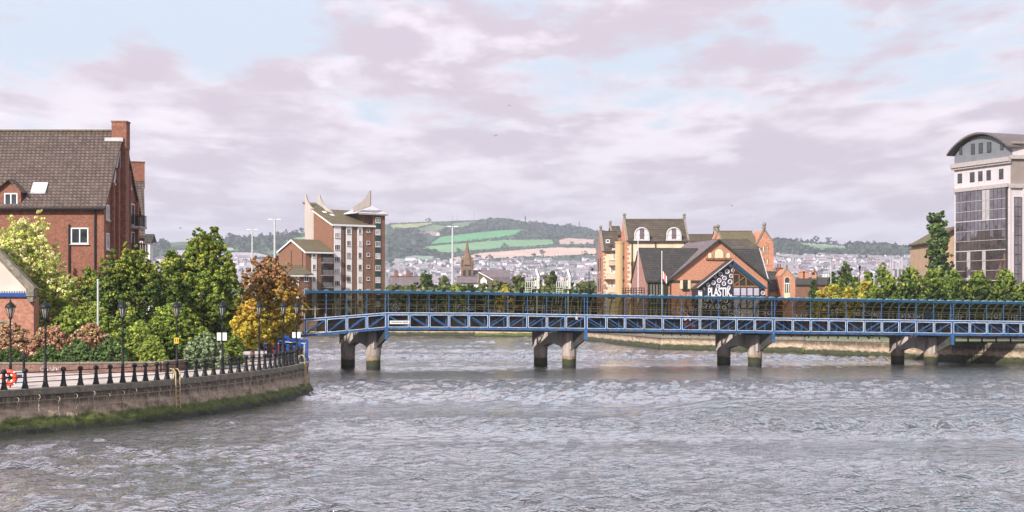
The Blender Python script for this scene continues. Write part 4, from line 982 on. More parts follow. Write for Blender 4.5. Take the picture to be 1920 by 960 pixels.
# mooring chains with rings, ladders
chx = [30, 70, 107, 140, 173, 201, 228, 251, 274, 296, 316, 334, 353, 372, 389, 406, 423, 438, 453, 467, 480, 492, 503, 513, 522, 531, 539, 547, 555, 562, 568]
for i, px in enumerate(chx):
    q, e = QP(px, -.06); mb = MB(); rz = 1.78+.1*math.sin(i*2.1); pz = .85+.25*math.sin(i*1.7)
    q2, _ = QP(px+1.5*math.sin(i*3.3), -.17); n = 9
    mb.tube([q.lerp(q2, j/n)+Vector((.03*math.sin(j*2), 0, rz-.12+(pz-rz)*j/n)) for j in range(n+1)], .022, 5)
    mb.ring((q.x, q.y, rz), .12, .022, 'y', 12, 5)
    ql.part('chain', mb, M('chain_pale'), world=True)
for px, lab in ((328, 'worn yellow ladder with hooped rails on the quay wall below the round bush'), (567.5, 'pale hooped ladder at the tip of the quay wall')):
    q, e = QP(px, 0); o = Vector((e.y, -e.x, 0)); t = Thing('ladder', lab, 'ladder', q.x, q.y, 2.3)
    mb = MB()
    for s in (-.22, .22):
        b = q+e*s; mb.tube([b-o*.35+Vector((0, 0, 2.32)), b-o*.35+Vector((0, 0, 2.75)), b-o*.2+Vector((0, 0, 2.95)), b+o*.05+Vector((0, 0, 2.92)), b+o*.2+Vector((0, 0, 2.7)), b+o*.22+Vector((0, 0, .4))], .035, 6)
    t.part('side_rail', mb, M('ladder_yellow'), world=True)
    mb = MB()
    for j in range(7): mb.bar(q-e*.22+o*.22+Vector((0, 0, .5+j*.28)), q+e*.22+o*.22+Vector((0, 0, .5+j*.28)), .035)
    t.part('rung', mb, M('ladder_yellow'), world=True)

def lifebuoy(label, x, y, z, r=.36, ry=1.0, hous=True):
    t = Thing('lifebuoy', label, 'lifebuoy', x, y, z-1.1, .0 if ry == 1 else .9)
    mb = MB(); mb.ring((0, -.12, z), r*.68, r*.30, 'y', 24, 8); t.part('ring', mb, M('orange_plastic'), smooth=True)
    for a in (45, 135, 225, 315):
        m2 = MB(); c, s_ = math.cos(math.radians(a)), math.sin(math.radians(a)); m2.bar((c*r*.36, -.12, z+s_*r*.36), (c*r*1.0, -.12, z+s_*r*1.0), .10, .23, up=(0, 1, 0)); t.part('band', m2, M('white_paint'))
    m3 = MB(); m3.box(-.03, .03, -.02, .03, z-1.1, z+.4); m3.box(-.3, .3, -.02, .02, z-.05, z+.05); t.part('post', m3, M('black_iron')); return t
lifebuoy('orange lifebuoy low behind the railing beside a grey bin', XX(19, 76.6), 76.6, ZZ(708, 76.6), .46)
t = Thing('litter_bin', 'square grey litter bin behind the railing next to the lifebuoy', 'litter bin', XX(38, 78), 78, 2.3)
mb = MB(); mb.box(-.26, .26, -.26, .26, 2.3, 3.05); t.part('body', mb, M('bin_grey')); mb = MB(); mb.box(-.29, .29, -.29, .29, 3.05, 3.13); t.part('lid', mb, M('bin_grey')); mb = MB(); mb.box(-.18, .18, -.275, -.262, 2.8, 2.95); t.part('slot', mb, M('black_paint'))
x, y = XX(512.5, 128), 128; lifebuoy('orange lifebuoy in its red and white holder beside the walking couple', x, y, ZZ(653, 128), .62, .5)
t = Thing('bollard_lamp', 'short black bollard with a domed cap near the litter bin', 'bollard', XX(44.5, 84), 84, 2.3); mb = MB(); mb.lathe((0, 0, 2.3), [(.1, 0), (.08, .3), (.08, 1.25), (.2, 1.3), (.2, 1.4), (.06, 1.6), (.02, 1.7)], 10); t.part('shaft', mb, M('black_iron'))
t = Thing('grey_pole', 'plain pale grey pole rising out of the hedge', 'pole', XX(183.5, 100), 100, 2.3); mb = MB(); mb.tube([(0, 0, 2.3), (0, 0, ZZ(526, 100))], .07, 8); t.part('shaft', mb, M('galvanised')); mb = MB(); mb.lathe((0, 0, ZZ(526, 100)), [(.09, 0), (.09, .05), (.03, .1)], 8); t.part('top_cap', mb, M('galvanised'))

# blue access frame at the quay tip and the stair up to the bridge
t = Thing('access_gate', 'blue steel gate frame at the very tip of the quay', 'gate', XX(568, 114), 114, 2.3, 0)
D = 112.0; mb = MB()
zt = ZZ(638.5, D); x0, x1 = XX(519, D+6), XX(576, D)
mb.bar((x0, D+6, zt), (x1, D, zt), .14); mb.bar((x1, D, -1), (x1, D, zt), .16, up=(0, 1, 0)); mb.bar((XX(566, D+.8), D+.8, 2.3), (XX(566, D+.8), D+.8, zt), .1, up=(0, 1, 0)); mb.bar((x0, D+6, 2.3), (x0, D+6, zt), .12, up=(0, 1, 0))
mb.bar((x1-.35, D-.1, ZZ(676, D)), (x1+.12, D-.1, ZZ(676, D)), .5, .4)
t.part('frame', mb, M('royal_blue'), world=True)
mb = MB(); mb.bar((x0+.1, D+5.8, zt-.22), (x1-.15, D-.1, zt-.22), .06); mb.bar((x1-.22, D-.1, 2.6), (x1-.22, D-.1, zt-.2), .05, up=(0, 1, 0)); t.part('trim', mb, M('rail_pale'), world=True)
t = Thing('access_stair', 'royal blue panelled stair climbing from the promenade to the footbridge', 'staircase', XX(520, 134), 134, 2.3, 0)
D = 134.0; mb = MB(); u = lambda px, py, d=D: Vector((XX(px, d), d, ZZ(py, d)))
mb.prism([u(494, 628), u(520, 640), u(556, 642), u(560, 650), u(527, 668), u(494, 650)], (0, 1.6, 0)); mb.prism([u(520, 626), u(540, 624), u(572, 640), u(572, 650), u(520, 642)], (0, .15, 0)); t.part('side_panel', mb, M('royal_blue'), world=True)
mb = MB(); mb.bar(u(494, 627, D-.1), u(518, 640, D-.1), .12); mb.bar(u(540, 622.5, D-.1), u(560, 634, D-.1), .12); t.part('handrail', mb, M('rail_pale'), world=True)
mb = MB()
for j in range(9): mb.box(XX(500+j*5, D), XX(505+j*5, D), D+1.7, D+3.2, 2.3, 2.3+j*.18+.15)
t.part('steps', mb, M('concrete'), world=True)

# low brick wall behind the path
def lowwall(pts, h, label):
    t = Thing('low_brick_wall', label, 'wall', pts[0][0], pts[0][1], 2.3); mb = MB(); cb = MB()
    for a, b in zip(pts, pts[1:]):
        A = Vector((*a, 2.3+h/2)); B = Vector((*b, 2.3+h/2)); mb.bar(A, B, .35, h); cb.bar(A+Vector((0, 0, h/2+.05)), B+Vector((0, 0, h/2+.05)), .45, .1)
    t.part('wall_face', mb, M('brick_low'), world=True); t.part('coping', cb, M('stone_coping'), world=True); return t
LWP = [(-52, 90.2), (-33, 92.2), (XX(150, 92.5), 92.5), (XX(300, 93.5), 93.5), (XX(345, 97), 97)]
lw = lowwall(LWP, .62, 'low brick wall at the back of the promenade in front of the ferns')
mb = MB(); x = XX(80, 91.6)
for g in word('cssno'):
    pts = [(x+u_*.34, 91.1, 2.50+v_*.30) for u_, v_ in g]
    for p, q in zip(pts, pts[1:]): mb.bar(p, q, .035, .012)
lw.part('spray_writing', mb, M('spray_white'), world=True)
# ------------------------------------------------------------------ buildings
def prismpx(mb, t, pts, back=0.0, depth=0.3, mi=0):
    q = [t.uz(px, py, back) for px, py in pts]; return mb.prism([(u, back, z) for u, z in q], (0, depth, 0), mi)
def winpx(t, x0, x1, y0, y1, back=0.0, **k):
    u0, z1 = t.uz(x0, y0, back); u1, _ = t.uz(x1, y0, back); _, z0 = t.uz((x0+x1)/2, y1, back); return window(t, u0, u1, z0, z1, back, **k)
def slab(mb, pts, th=.16, mi=0): return mb.prism(pts, (0, 0, -th), mi)

# ---- red brick house at the left
t = Thing('brick_house', 'large red brick house with brown tiled roof and tall gable chimney behind the pale tree', 'house', XX(195, 120), 120, 2.3)
mb = MB(); zE, zR = 15.35, 21.9
mb.prism([(0, 0, 2.3), (0, 0, zE), (0, 5.5, zR), (0, 11, zE), (0, 11, 2.3)], (-24, 0, 0)); t.part('wall', mb, M('brick_red'))
mb = MB(); sl = (zR-zE)/5.5; zo = zE-.4*sl
mb.prism([(.22, -.4, zo+.05), (.22, 5.5, zR+.12), (.22, 11.4, zo+.05), (.22, 11.4, zo-.12), (.22, 5.5, zR-.06), (.22, -.4, zo-.12)], (-24.6, 0, 0)); roof = t.part('roof', mb, M('tile_brown'))
mb = MB(); mb.box(-24, .25, 5.35, 5.65, zR+.08, zR+.24); t.part('ridge_tiles', mb, M('tile_moss'), roof)
mb = MB(); mb.box(-24, .2, -.52, -.38, zo-.16, zo+.0); t.part('gutter', mb, M('black_iron'))
for px in (130, 178.5):
    u, _ = t.uz(px, 400); mb = MB(); mb.box(u-.06, u+.06, -.14, -.02, 2.5, zo-.1 if px > 150 else ZZ(421, 120)); t.part('downpipe', mb, M('black_iron'))
mb = MB(); mb.box(-.75, .55, 4.9, 6.1, 20.4, 22.75); mb.box(-.8, .6, 4.85, 6.15, 22.751, 22.86); mb.box(.001, .5, 4.9, 6.1, 2.3, 20.399); t.part('chimney', mb, M('brick_red'))
mb = MB(); mb.box(-1.3, .3, 4.7, 4.89, 21.0, 21.35); t.part('chimney_flashing', mb, M('lead_pale'))
for y0, y1 in ((1.9, 2.3), (3.4, 3.9), (7.2, 7.5), (9.8, 10.2)):
    mb = MB(); mb.box(.001, .3, y0, y1, 2.3, zE+min(y0, 11-y1)*sl*.8); t.part('pilaster', mb, M('brick_red'))
winpx(t, 133, 166, 427, 457.5, fr=.1, bars=1); winpx(t, 133.2, 133.6, 427, 428, sillw=0) if False else None
# gable windows face right
def gwin(y0, y1, z0, z1, x=0.0, pane='curtain'):
    mb = MB(); mb.box(x-.01, x+.05, y0, y1, z1-.1, z1); mb.box(x-.01, x+.05, y0, y1, z0, z0+.1); mb.box(x-.01, x+.05, y0, y0+.1, z0+.1, z1-.1); mb.box(x-.01, x+.05, y1-.1, y1, z0+.1, z1-.1); mb.box(x-.01, x+.14, y0-.1, y1+.1, z0-.12, z0-.002, 1)
    w = t.part('window', mb, M('white_paint', 'sill_stone')); p = MB(); p.box(x-.008, x+.025, y0+.02, y1-.02, z0+.02, z1-.02); t.part('pane', p, M(pane), w)
gwin(.6, 1.5, 13.9, 16.0 if False else 15.2); gwin(.6, 1.5, 11.4, 12.8); gwin(.6, 1.5, 8.6, 10.0)
for z in (13.75, 11.2, 8.6):
    gwin(7.6, 9.6, z+.1, z+2.1, pane='window_glass')  # dark glass on the flat gable stands in for the shaded balcony recess
    mb = MB(); mb.box(.02, 1.1, 7.5, 9.8, z-.18, z); bal = t.part('balcony', mb, M('concrete'))
    mb = MB()
    for (a, b) in (((1.05, 7.55), (1.05, 9.75)), ((.05, 7.55), (1.05, 7.55)), ((.05, 9.75), (1.05, 9.75))):
        mb.bar((*a, z+1.0), (*b, z+1.0), .05)
        for j in range(9): q = (a[0]+(b[0]-a[0])*j/8, a[1]+(b[1]-a[1])*j/8); mb.bar((*q, z), (*q, z+1.0), .035, up=(0, 1, 0))
    t.part('railing', mb, M('black_iron'), bal)
for ys in ((2.6, 4.7), (8.6, 6.3)):   # white triangular gable lights either side of the chimney
    a, b = ys; s_ = 1 if b > a else -1
    zb = zE+1.7; zt_ = zE+min(b, 11-b)*sl-.45; mb = MB(); mb.prism([(.02, a, zb), (.02, b, zb), (.02, b, zt_)], (.06, 0, 0)); w = t.part('gable_light', mb, M('white_paint'))
    mb = MB(); mb.prism([(.06, a+.45*s_, zb+.18), (.06, b-.16*s_, zb+.18), (.06, b-.16*s_, zt_-.5)], (.03, 0, 0)); t.part('pane', mb, M('window_glass'), w)
# dormer
uL, _ = t.uz(-8, 357); uR, zd = t.uz(44, 357, .1); uA, zA = t.uz(19, 338, .1)
mb = MB(); mb.prism([(uL+.15, -.12, zo-.3), (uR-.15, -.12, zo-.3), (uR-.15, -.12, zd), (uA, -.12, zA-.1), (uL+.15, -.12, zd)], (0, 3.4, 0)); dm = t.part('dormer', mb, M('brick_red'))
mb = MB(); slab(mb, [(uA, -.4, zA+.1), (uR+.1, -.4, zd-.1), (uR+.1, 3.6, zd-.1), (uA, 3.6, zA+.1)], .14); slab(mb, [(uL-.1, -.4, zd-.1), (uA, -.4, zA+.1), (uA, 3.6, zA+.1), (uL-.1, 3.6, zd-.1)], .14); t.part('dormer_roof', mb, M('tile_brown'), dm)
winpx(t, 8, 33, 362, 391, back=-.12, fr=.1)
# skylight lying in the roof slope
u0, _ = t.uz(60, 360, 1.0); u1, _ = t.uz(88, 360, 1.0); mb = MB()
def onroof(u, y, lift): return (u, y, zE+y*sl+.12+lift)
mb.hexa([onroof(u0, .55, 0), onroof(u1, .55, 0), onroof(u1, 1.3, 0), onroof(u0, 1.3, 0)], [onroof(u0, .55, .12), onroof(u1, .55, .12), onroof(u1, 1.3, .12), onroof(u0, 1.3, .12)]); sk = t.part('skylight', mb, M('lead_pale'))
mb = MB(); mb.hexa([onroof(u0+.12, .62, .121), onroof(u1-.12, .62, .121), onroof(u1-.12, 1.24, .121), onroof(u0+.12, 1.24, .121)], [onroof(u0+.12, .62, .14), onroof(u1-.12, .62, .14), onroof(u1-.12, 1.24, .14), onroof(u0+.12, 1.24, .14)]); t.part('pane', mb, M('mural_white'), sk)

t = Thing('brick_house', 'narrow second brick house with slab chimney just behind the large gable', 'house', XX(271, 139), 139, 2.3, math.radians(16))
mb = MB(); zE = ZZ(441, 139); zR = ZZ(331, 143.5); mb.prism([(0, 0, 2.3), (0, 0, zE), (0, 4.5, zR), (0, 9, zE), (0, 9, 2.3)], (-9, 0, 0)); t.part('wall', mb, M('brick_red'))
mb = MB(); mb.prism([(.05, -.3, zE-.1), (.05, 4.5, zR+.15), (.05, 9.3, zE-.1), (.05, 9.3, zE-.3), (.05, 4.5, zR-.05), (.05, -.3, zE-.3)], (-9.1, 0, 0)); t.part('roof', mb, M('tile_brown'))
mb = MB(); mb.box(-1.6, .12, 4.0, 5.0, zR-1.2, ZZ(305, 143)); mb.box(-1.65, .17, 3.95, 5.05, ZZ(305, 143)+.001, ZZ(303, 143)); t.part('chimney', mb, M('brick_red'))
winpx(t, 262, 268, 452, 470, fr=.08, bars=0)
t = Thing('white_house', 'sliver of a white house with dark eaves beyond the brick houses', 'house', XX(281, 175), 175, 2)
mb = MB(); mb.box(-4, 0, 0, 1.6, 2, ZZ(452, 175)); t.part('wall', mb, M('white_render')); mb = MB(); zz = ZZ(452, 175); mb.prism([(.35, -.4, zz-.1), (.35, .8, zz+.9), (.35, 2.0, zz-.1)], (-4.6, 0, 0)); t.part('roof', mb, M('slate_dark')); winpx(t, 273.5, 278, 457, 475, fr=.06, bars=0)

# ---- old station building at the far left
t = Thing('station_building', 'old brick building with stone-coped cream gable and blue beam at the left edge', 'station', XX(61, 108), 108, 2.3)
hw = 6.2; zK = ZZ(545, 108); zAp = zK+hw*1.06
mb = MB(); mb.prism([(0, .25, 2.3), (0, .25, zK-.45), (-2*hw, .25, zK-.45), (-2*hw, .25, 2.3)], (0, 1.2, 0)); t.part('wall', mb, M('brick_station'))
mb = MB(); mb.prism([(-.1, .30, zK-.4), (-hw, .30, zAp-.5), (-2*hw+.1, .30, zK-.4)], (0, .12, 0)); t.part('pediment', mb, M('pediment_cream'))
mb = MB(); mb.prism([(.1, .3, zK), (-hw, .3, zAp), (-2*hw-.1, .3, zK), (-2*hw+.4, .3, zK), (-hw, .3, zAp-.62), (-.4, .3, zK)], (0, .1, 0)); 
for s_ in (0, 1):
    a = Vector((.12 if not s_ else -2*hw-.12, 0, zK+.1)); b = Vector((-hw, 0, zAp+.1)); mb.bar(a+Vector((0, .25, 0)), b+Vector((0, .25, 0)), .75, .34)
t.part('gable_coping', mb, M('stone_coping'))
mb = MB(); mb.box(-.42, .16, -.25, .6, zK-.42, zK+.12); mb.box(-.35, .08, -.18, .6, zK-.85, zK-.421); t.part('kneeler', mb, M('stone_coping'))
mb = MB(); mb.box(-2*hw+.4, -.45, .05, .24, ZZ(556.5, 108), ZZ(549.5, 108)); t.part('beam', mb, M('royal_blue'))
mb = MB(); zf = ZZ(549.4, 108)
for j in range(60): mb.box(-.5-j*.19-.09, -.5-j*.19, .08, .3, zf+.002, zf+.16)
t.part('corrugated_edge', mb, M('galvanised'))
mb = MB(); mb.ring((-2.6, .24, 3.2), 2.25, .11, 'y', 24, 6, 0, 0, math.pi); mb.ring((-2.6, .24, 3.2), 1.75, .09, 'y', 24, 6, 0, 0, math.pi); mb.box(-.75, .03, .12, .24, 4.0, 4.12); t.part('brick_arch', mb, M('stone_coping'))
mb = MB(); mb.prism([(-.1, .5, zK-.3), (-hw, .5, zAp-.3), (-2*hw+.1, .5, zK-.3)], (0, 1.0, 0)); t.part('roof', mb, M('slate_dark'))

# ---- apartment tower with concrete fins
t = Thing('apartment_tower', 'brown brick apartment tower with white window strips and curved concrete roof fins', 'apartment block', XX(624, 318), 318, 1.95, math.radians(35))
A_ = t.ang
uF, _ = t.uz(701, 500); zE = t.uz(624, 419)[1]
# side plane: local x=0, going back. depth for a pixel
def side_d(px): dx = (px-960)/F; return (dx*t.oy-t.ox)/(-t.s-dx*t.c)
dS = side_d(588); Dk = t.oy+t.c*dS; zB = ZZ(393, Dk)
mb = MB(); mb.prism([(0, 0, 1.95), (0, 0, zE), (0, dS, zB), (0, dS, 1.95)], (uF, 0, 0)); t.part('wall', mb, M('brick_brown'))
mb = MB(); e = .35; g = (zB-zE)/dS
mb.prism([(-.3, -e, zE-e*g+.06), (-.3, dS, zB+.06), (-.3, dS+5, zB+2.0), (-.3, dS+5, zB+1.7), (-.3, dS, zB-.2), (-.3, -e, zE-e*g-.2)], (3.4, 0, 0)); mb.prism([(3.101, -e, zE-e*g+.06), (3.101, dS+.3, zB+.2), (3.101, dS+.3, zB-.1), (3.101, -e, zE-e*g-.2)], (uF-2.8, 0, 0)); rf = t.part('roof', mb, M('tile_moss'))
mb = MB(); mb.prism([(-.36, -e-.05, zE-e*g-.12), (-.36, dS, zB-.1), (-.36, dS, zB-.42), (-.36, -e-.05, zE-e*g-.45)], (.055, 0, 0)); mb.box(-.35, uF+.3, -e-.08, -e-.002, zE-e*g-.4, zE-e*g+.0); t.part('fascia', mb, M('white_paint'), rf)
mb = MB()
for q in (1.5, 2.5): 
    y = dS*.75 if q < 2 else dS*.55; mb.hexa([(q-.1, y, zE+y*g+.1), (q+.7, y, zE+y*g+.1), (q+.7, y+.9, zE+(y+.9)*g+.1), (q-.1, y+.9, zE+(y+.9)*g+.1)], [(q-.1, y, zE+y*g+.22), (q+.7, y, zE+y*g+.22), (q+.7, y+.9, zE+(y+.9)*g+.22), (q-.1, y+.9, zE+(y+.9)*g+.22)])
t.part('rooflight', mb, M('white_paint'), rf)
strips = [(626, 639, 627.5, 637.5), (648.5, 659.5, 650, 657.5), (670, 679.5, 672.2, 677.5)]
for k, (a, b, wa, wb_) in enumerate(strips):
    mb = MB(); u0, _ = t.uz(a, 500); u1, _ = t.uz(b, 500); mb.box(u0, u1, -.12, .02, 1.95, zE-e*g-.25); t.part('white_strip', mb, M('white_render'))
    for j in range(8):
        y0 = (436 if k == 0 else 428.5)+22.6*j-(0 if k else 0)
        if y0 > 590: continue
        winpx(t, wa, wb_, y0, y0+10, back=-.12, fr=.07, bars=2 if k < 2 else 1, rows=0, frame='white_paint' if (j < 2 or k == 0) else 'rib_steel', sillw=.06, pane='curtain' if (j+k) % 3 == 0 else 'window_glass')
mb = MB(); u0, _ = t.uz(645, 500); mb.box(u0, u0+.16, -.16, -.02, 2, zE-.7); t.part('downpipe', mb, M('dark_steel'))
for j in range(8): winpx(t, 687.5, 693.5, 429+22.6*j, 435.5+22.6*j, back=0, fr=.09, bars=0, sillw=.12)
# right stair tower, in front of the main front by a little
yT = -.25
uA0, zT = t.uz(700.5, 400.5, yT); uA1, _ = t.uz(722, 400, yT)
def ext_d(px): # depth on plane x=uA1 for pixel
    return None
mb = MB(); mb.box(uA0, uA1, yT, 7.5, 1.95, zT); uB0, _ = t.uz(682, 405, 1.2); mb.box(uB0, uA0-.001, 1.2, 7.5, zE-1, zT); t.part('wall', mb, M('brick_brown')); uA0 = uB0
mb = MB(); ap = Vector(((uA0+uA1)/2, 3.4, zT+2.5)); cs = [(uA0-2.4, yT-.5, zT), (uA1+.5, yT-.5, zT), (uA1+.5, 8, zT), (uA0-2.4, 8, zT)]
mb.add([*cs, ap], [(0, 1, 4), (1, 2, 4), (2, 3, 4), (3, 0, 4), (3, 2, 1, 0)]); mb.m[-1] = 0; hr = t.part('hipped_roof', mb, M('lead_pale'))
mb = MB(); mb.box(uA0-2.4, uA1+.5, yT-.55, yT-.45, zT-.35, zT-.02); mb.box(uA1+.45, uA1+.55, yT-.44, 8, zT-.35, zT-.02); t.part('fascia', mb, M('rib_steel'), hr)
u0, _ = t.uz(703.5, 450, yT); u1, _ = t.uz(713.5, 450, yT); mb = MB(); mb.box(u0, u1, yT-.1, yT+.02, 1.95, zT-.3); t.part('green_strip', mb, M('green_board'))
for j in range(8): winpx(t, 704, 713, 407.5+22.4*j, 418+22.4*j, back=yT-.1, fr=.1, bars=2, pane='curtain' if j % 2 else 'window_glass', sillw=.1)
for j in range(8):   # windows on the right flank
    z1 = zT-.9-j*2.7; mb = MB(); mb.box(uA1+.001, uA1+.06, 1.2, 3.0, z1-1.4, z1); w = t.part('window', mb, M('white_paint')); mb = MB(); mb.box(uA1+.02, uA1+.07, 1.35, 2.85, z1-1.25, z1-.15); t.part('pane', mb, M('window_glass'), w)
    mb = MB(); mb.box(uA1+.001, uA1+.16, 1.1, 3.1, z1-1.52, z1-1.41); t.part('sill', mb, M('white_paint'), w)
# fins
def fin(pts, D, th=.55, ang=0.0):
    c = sum(p[0] for p in pts)/len(pts); mb = MB(); q = [Vector((XX(px, D+(px-c)*ang), D+(px-c)*ang, ZZ(py, D+(px-c)*ang))) for px, py in pts]
    mb.prism(q, (.12, th, 0)); return t.part('roof_fin', mb, M('concrete_pale'), world=True)
Df = 318+t.c*dS
fin([(571.5, 365), (574, 364.5), (575, 371), (578, 379), (582.5, 386), (588.5, 392.5), (588.5, 470), (571.5, 470)], Df+.6, .7, -.06)
fin([(596, 366), (599, 365.5), (602, 374.5), (606.5, 382.5), (613, 389.5), (624, 398.5), (618, 402), (600, 384), (596, 383)], Df+1.2, .5, -.04)
fin([(662, 387), (670, 384), (678, 378.5), (686, 369.5), (691, 359), (694.3, 357), (694.3, 386), (662, 398)], 321.5, .5, .04)
# lower blocks with gables
u = t.uz
def lowblock(apex, le, re, roofpts, xw, base_y, strip, wys, D0, nm):
    b = Thing(nm[0], nm[1], 'apartment block', XX(re[0], D0), D0, 1.95, math.radians(35))
    def sd(px): dx = (px-960)/F; return (dx*b.oy-b.ox)/(-b.s-dx*b.c)
    dA, dL = sd(apex[0]), sd(le[0]); zr, za = b.uz(*re)[1], ZZ(apex[1], b.oy+b.c*dA); zl = ZZ(le[1], b.oy+b.c*dL)
    uR, _ = b.uz(xw, 500); W = uR
    mb = MB(); mb.prism([(0, 0, 1.95), (0, 0, zr), (0, dA, za), (0, dL, zl), (0, dL, 1.95)], (W, 0, 0)); b.part('wall', mb, M('brick_brown'))
    mb = MB(); g1 = (za-zr)/dA; mb.prism([(-.3, -.4, zr-.4*g1+.1), (-.3, dA, za+.12), (-.3, dL+.4, zl-.2), (-.3, dL+.4, zl-.4), (-.3, dA, za-.12), (-.3, -.4, zr-.4*g1-.12)], (W+.6, 0, 0)); r = b.part('roof', mb, M('tile_moss'))
    mb = MB(); mb.prism([(-.36, -.45, zr-.4*g1-.05), (-.36, dA, za+.02), (-.36, dL+.4, zl-.25), (-.36, dL+.4, zl-.6), (-.36, dA, za-.38), (-.36, -.45, zr-.4*g1-.4)], (.055, 0, 0)); mb.box(-.3, W+.3, -.48, -.402, zr-.4*g1-.4, zr-.4*g1-.05); b.part('fascia', mb, M('white_paint'), r)
    for (a, c) in strip:
        mb = MB(); u0, _ = b.uz(a, 500); u1, _ = b.uz(c, 500); mb.box(u0, u1, -.1, .02, 1.95, zr-.35); b.part('white_strip', mb, M('white_render'))
        for y in wys: winpx(b, a+1.8, c-1.8, y, y+10, back=-.1, fr=.07, bars=1, sillw=.06)
    return b, zr, W
b, zr, W = lowblock((548, 449), (522.5, 470), (573, 470), None, 621.5, 590, [(584, 593.5)], [472.5, 495.5, 518.5, 541], 313, ('apartment_block', 'mid-height brick wing with balconies joined to the left of the apartment tower'))
for y in (483, 506.5, 529.5, 553):
    u0, z0 = b.uz(602.5, y+9); u1, _ = b.uz(620.5, y); mb = MB(); mb.box(u0, u1, -.12, .0, z0-.2, z0+2.1); bb = b.part('balcony_shade_panel', mb, M('dark_void'))  # solid dark slab on the wall paints the shade of a recessed balcony
    mb = MB(); mb.box(u0-.1, u1+.1, -1.0, -.121, z0-.2, z0-.05); mb.box(u0-.1, u1+.1, -1.0, -.95, z0+.9, z0+1.0)
    for j in range(10): mb.box(u0+(u1-u0)*j/9-.03, u0+(u1-u0)*j/9+.03, -.99, -.94, z0-.05, z0+.9)
    b.part('balcony', mb, M('balcony_rail'), bb)
for px in (546.5, 567.5):
    dx = (px-960)/F; y = (dx*b.oy-b.ox)/(-b.s-dx*b.c); mb = MB(); mb.box(-.1, -.001, y-.12, y+.12, 2, ZZ(470, b.oy+b.c*y)); b.part('downpipe', mb, M('dark_steel'))
b, zr, W = lowblock((517, 497), (495, 512), (541, 514), None, 585, 590, [(548.5, 560)], [518, 541], 306, ('brick_house', 'lowest gabled brick house with mossy roof beside the autumn tree and the tower wings'))
winpx(b, 570.5, 578.5, 517, 528, fr=.08, bars=1, sillw=.1); winpx(b, 570.5, 578.5, 541, 551, fr=.08, bars=1, sillw=.1)
mb = MB(); mb.prism([(-.4, .8, zr-3), (-.4, 6.0, zr-3), (-.4, 6.0, zr-.4), (-.4, 4.2, zr+.9), (-.4, .8, zr-.9)], (.38, 0, 0)); b.part('gable_infill', mb, M('white_render'))
t2 = Thing('monopitch_house', 'small brown monopitch gable peeping up left of the mossy roofs', 'house', XX(506, 330), 330, 1.95)
mb = MB(); prismpx(mb, t2, [(505, 560), (505, 492), (517.5, 479), (517.5, 560)], 0, 5); t2.part('wall', mb, M('brick_brown')); mb = MB(); prismpx(mb, t2, [(504, 492.5), (517.5, 478.3), (518.5, 479), (505, 493.5)], -.2, 5.4); t2.part('roof', mb, M('tile_moss'))

# ---- brick pub with painted entrance gable
t = Thing('brick_pub', 'orange brick pub with steep slate roofs and a black and white mural entrance gable', 'pub', XX(1254, 232), 232, 2.1, math.radians(12))
u0, zEv = t.uz(1254, 524.5); u1, _ = t.uz(1439, 524.5); uA, zA = t.uz(1347, 450); uWL, _ = t.uz(1213, 524); uWR, _ = t.uz(1442, 524)
zb = 2.0
mb = MB(); mb.prism([(0, 0, zb), (0, 0, zEv), (uA, 0, zA), (u1, 0, zEv), (u1, 0, zb)], (0, 15, 0)); t.part('wall', mb, M('brick_orange'))
sl_ = (zA-zEv)/(uA); sr_ = (zA-zEv)/(u1-uA)
mb = MB(); slab(mb, [(-.6, -.35, zEv-.6*sl_+.1), (uA, -.35, zA+.12), (uA, 16, zA+.12), (-.6, 16, zEv-.6*sl_+.1)], .2); rl = t.part('roof', mb, M('slate_purple'))
mb = MB(); slab(mb, [(uA+.001, -.35, zA+.12), (u1+.5, -.35, zEv-.5*sr_+.1), (u1+.5, 16, zEv-.5*sr_+.1), (uA+.001, 16, zA+.12)], .2); t.part('roof', mb, M('slate_dark'))
mb = MB(); mb.bar((-.65, -.42, zEv-.65*sl_), (uA, -.42, zA+.03), .12, .3); mb.bar((uA, -.42, zA+.03), (u1+.55, -.42, zEv-.55*sr_), .12, .3); t.part('verge_board', mb, M('dark_steel'))
yR = 4.2; zWr = t.uz(1250, 466, yR)[1]; zWe = t.uz(1230, 524, .3)[1]
mb = MB(); mb.prism([(uWL, .3, zb), (uWL, .3, zWe), (uWL, yR, zWr), (uWL, 2*yR, zWe), (uWL, 2*yR, zb)], (-.001-uWL, 0, 0)); t.part('wing_wall', mb, M('brick_pink'))
mb = MB(); mb.prism([(uWL-.2, -.1, zWe-.25), (uWL-.2, yR, zWr+.12), (uWL-.2, 2*yR+.3, zWe-.3), (uWL-.2, 2*yR+.3, zWe-.55), (uWL-.2, yR, zWr-.1), (uWL-.2, -.1, zWe-.5)], (-uWL+uA*.78, 0, 0)); t.part('wing_roof', mb, M('slate_dark'))
mb = MB(); zV = zWe-.6; mb.prism([(uWL+.2, .28, zb), (-.05, .28, zb), (-.05, .28, zV), (uWL+.2, .28, zV)], (0, -.1, 0)); t.part('service_front', mb, M('dark_void'))
mb = MB()
for j in range(5): mb.box(uWL+.7+j*.5, uWL+.78+j*.5, .05, .17, zb, zV-.2)
t.part('cladding_pipes', mb, M('rib_steel'))
mb = MB(); uR0 = u1-4.5; mb.prism([(uR0, .2, zWe-.2), (uR0, yR, zWr+.1), (uR0, 2*yR, zWe-.2)], (uWR-uR0, 0, 0)); t.part('wing_roof', mb, M('slate_dark'))
mb = MB(); mb.bar((uWR, .1, zWe-.2), (uWR, yR, zWr+.15), .14, .12); t.part('verge_tiles', mb, M('lead_pale'))
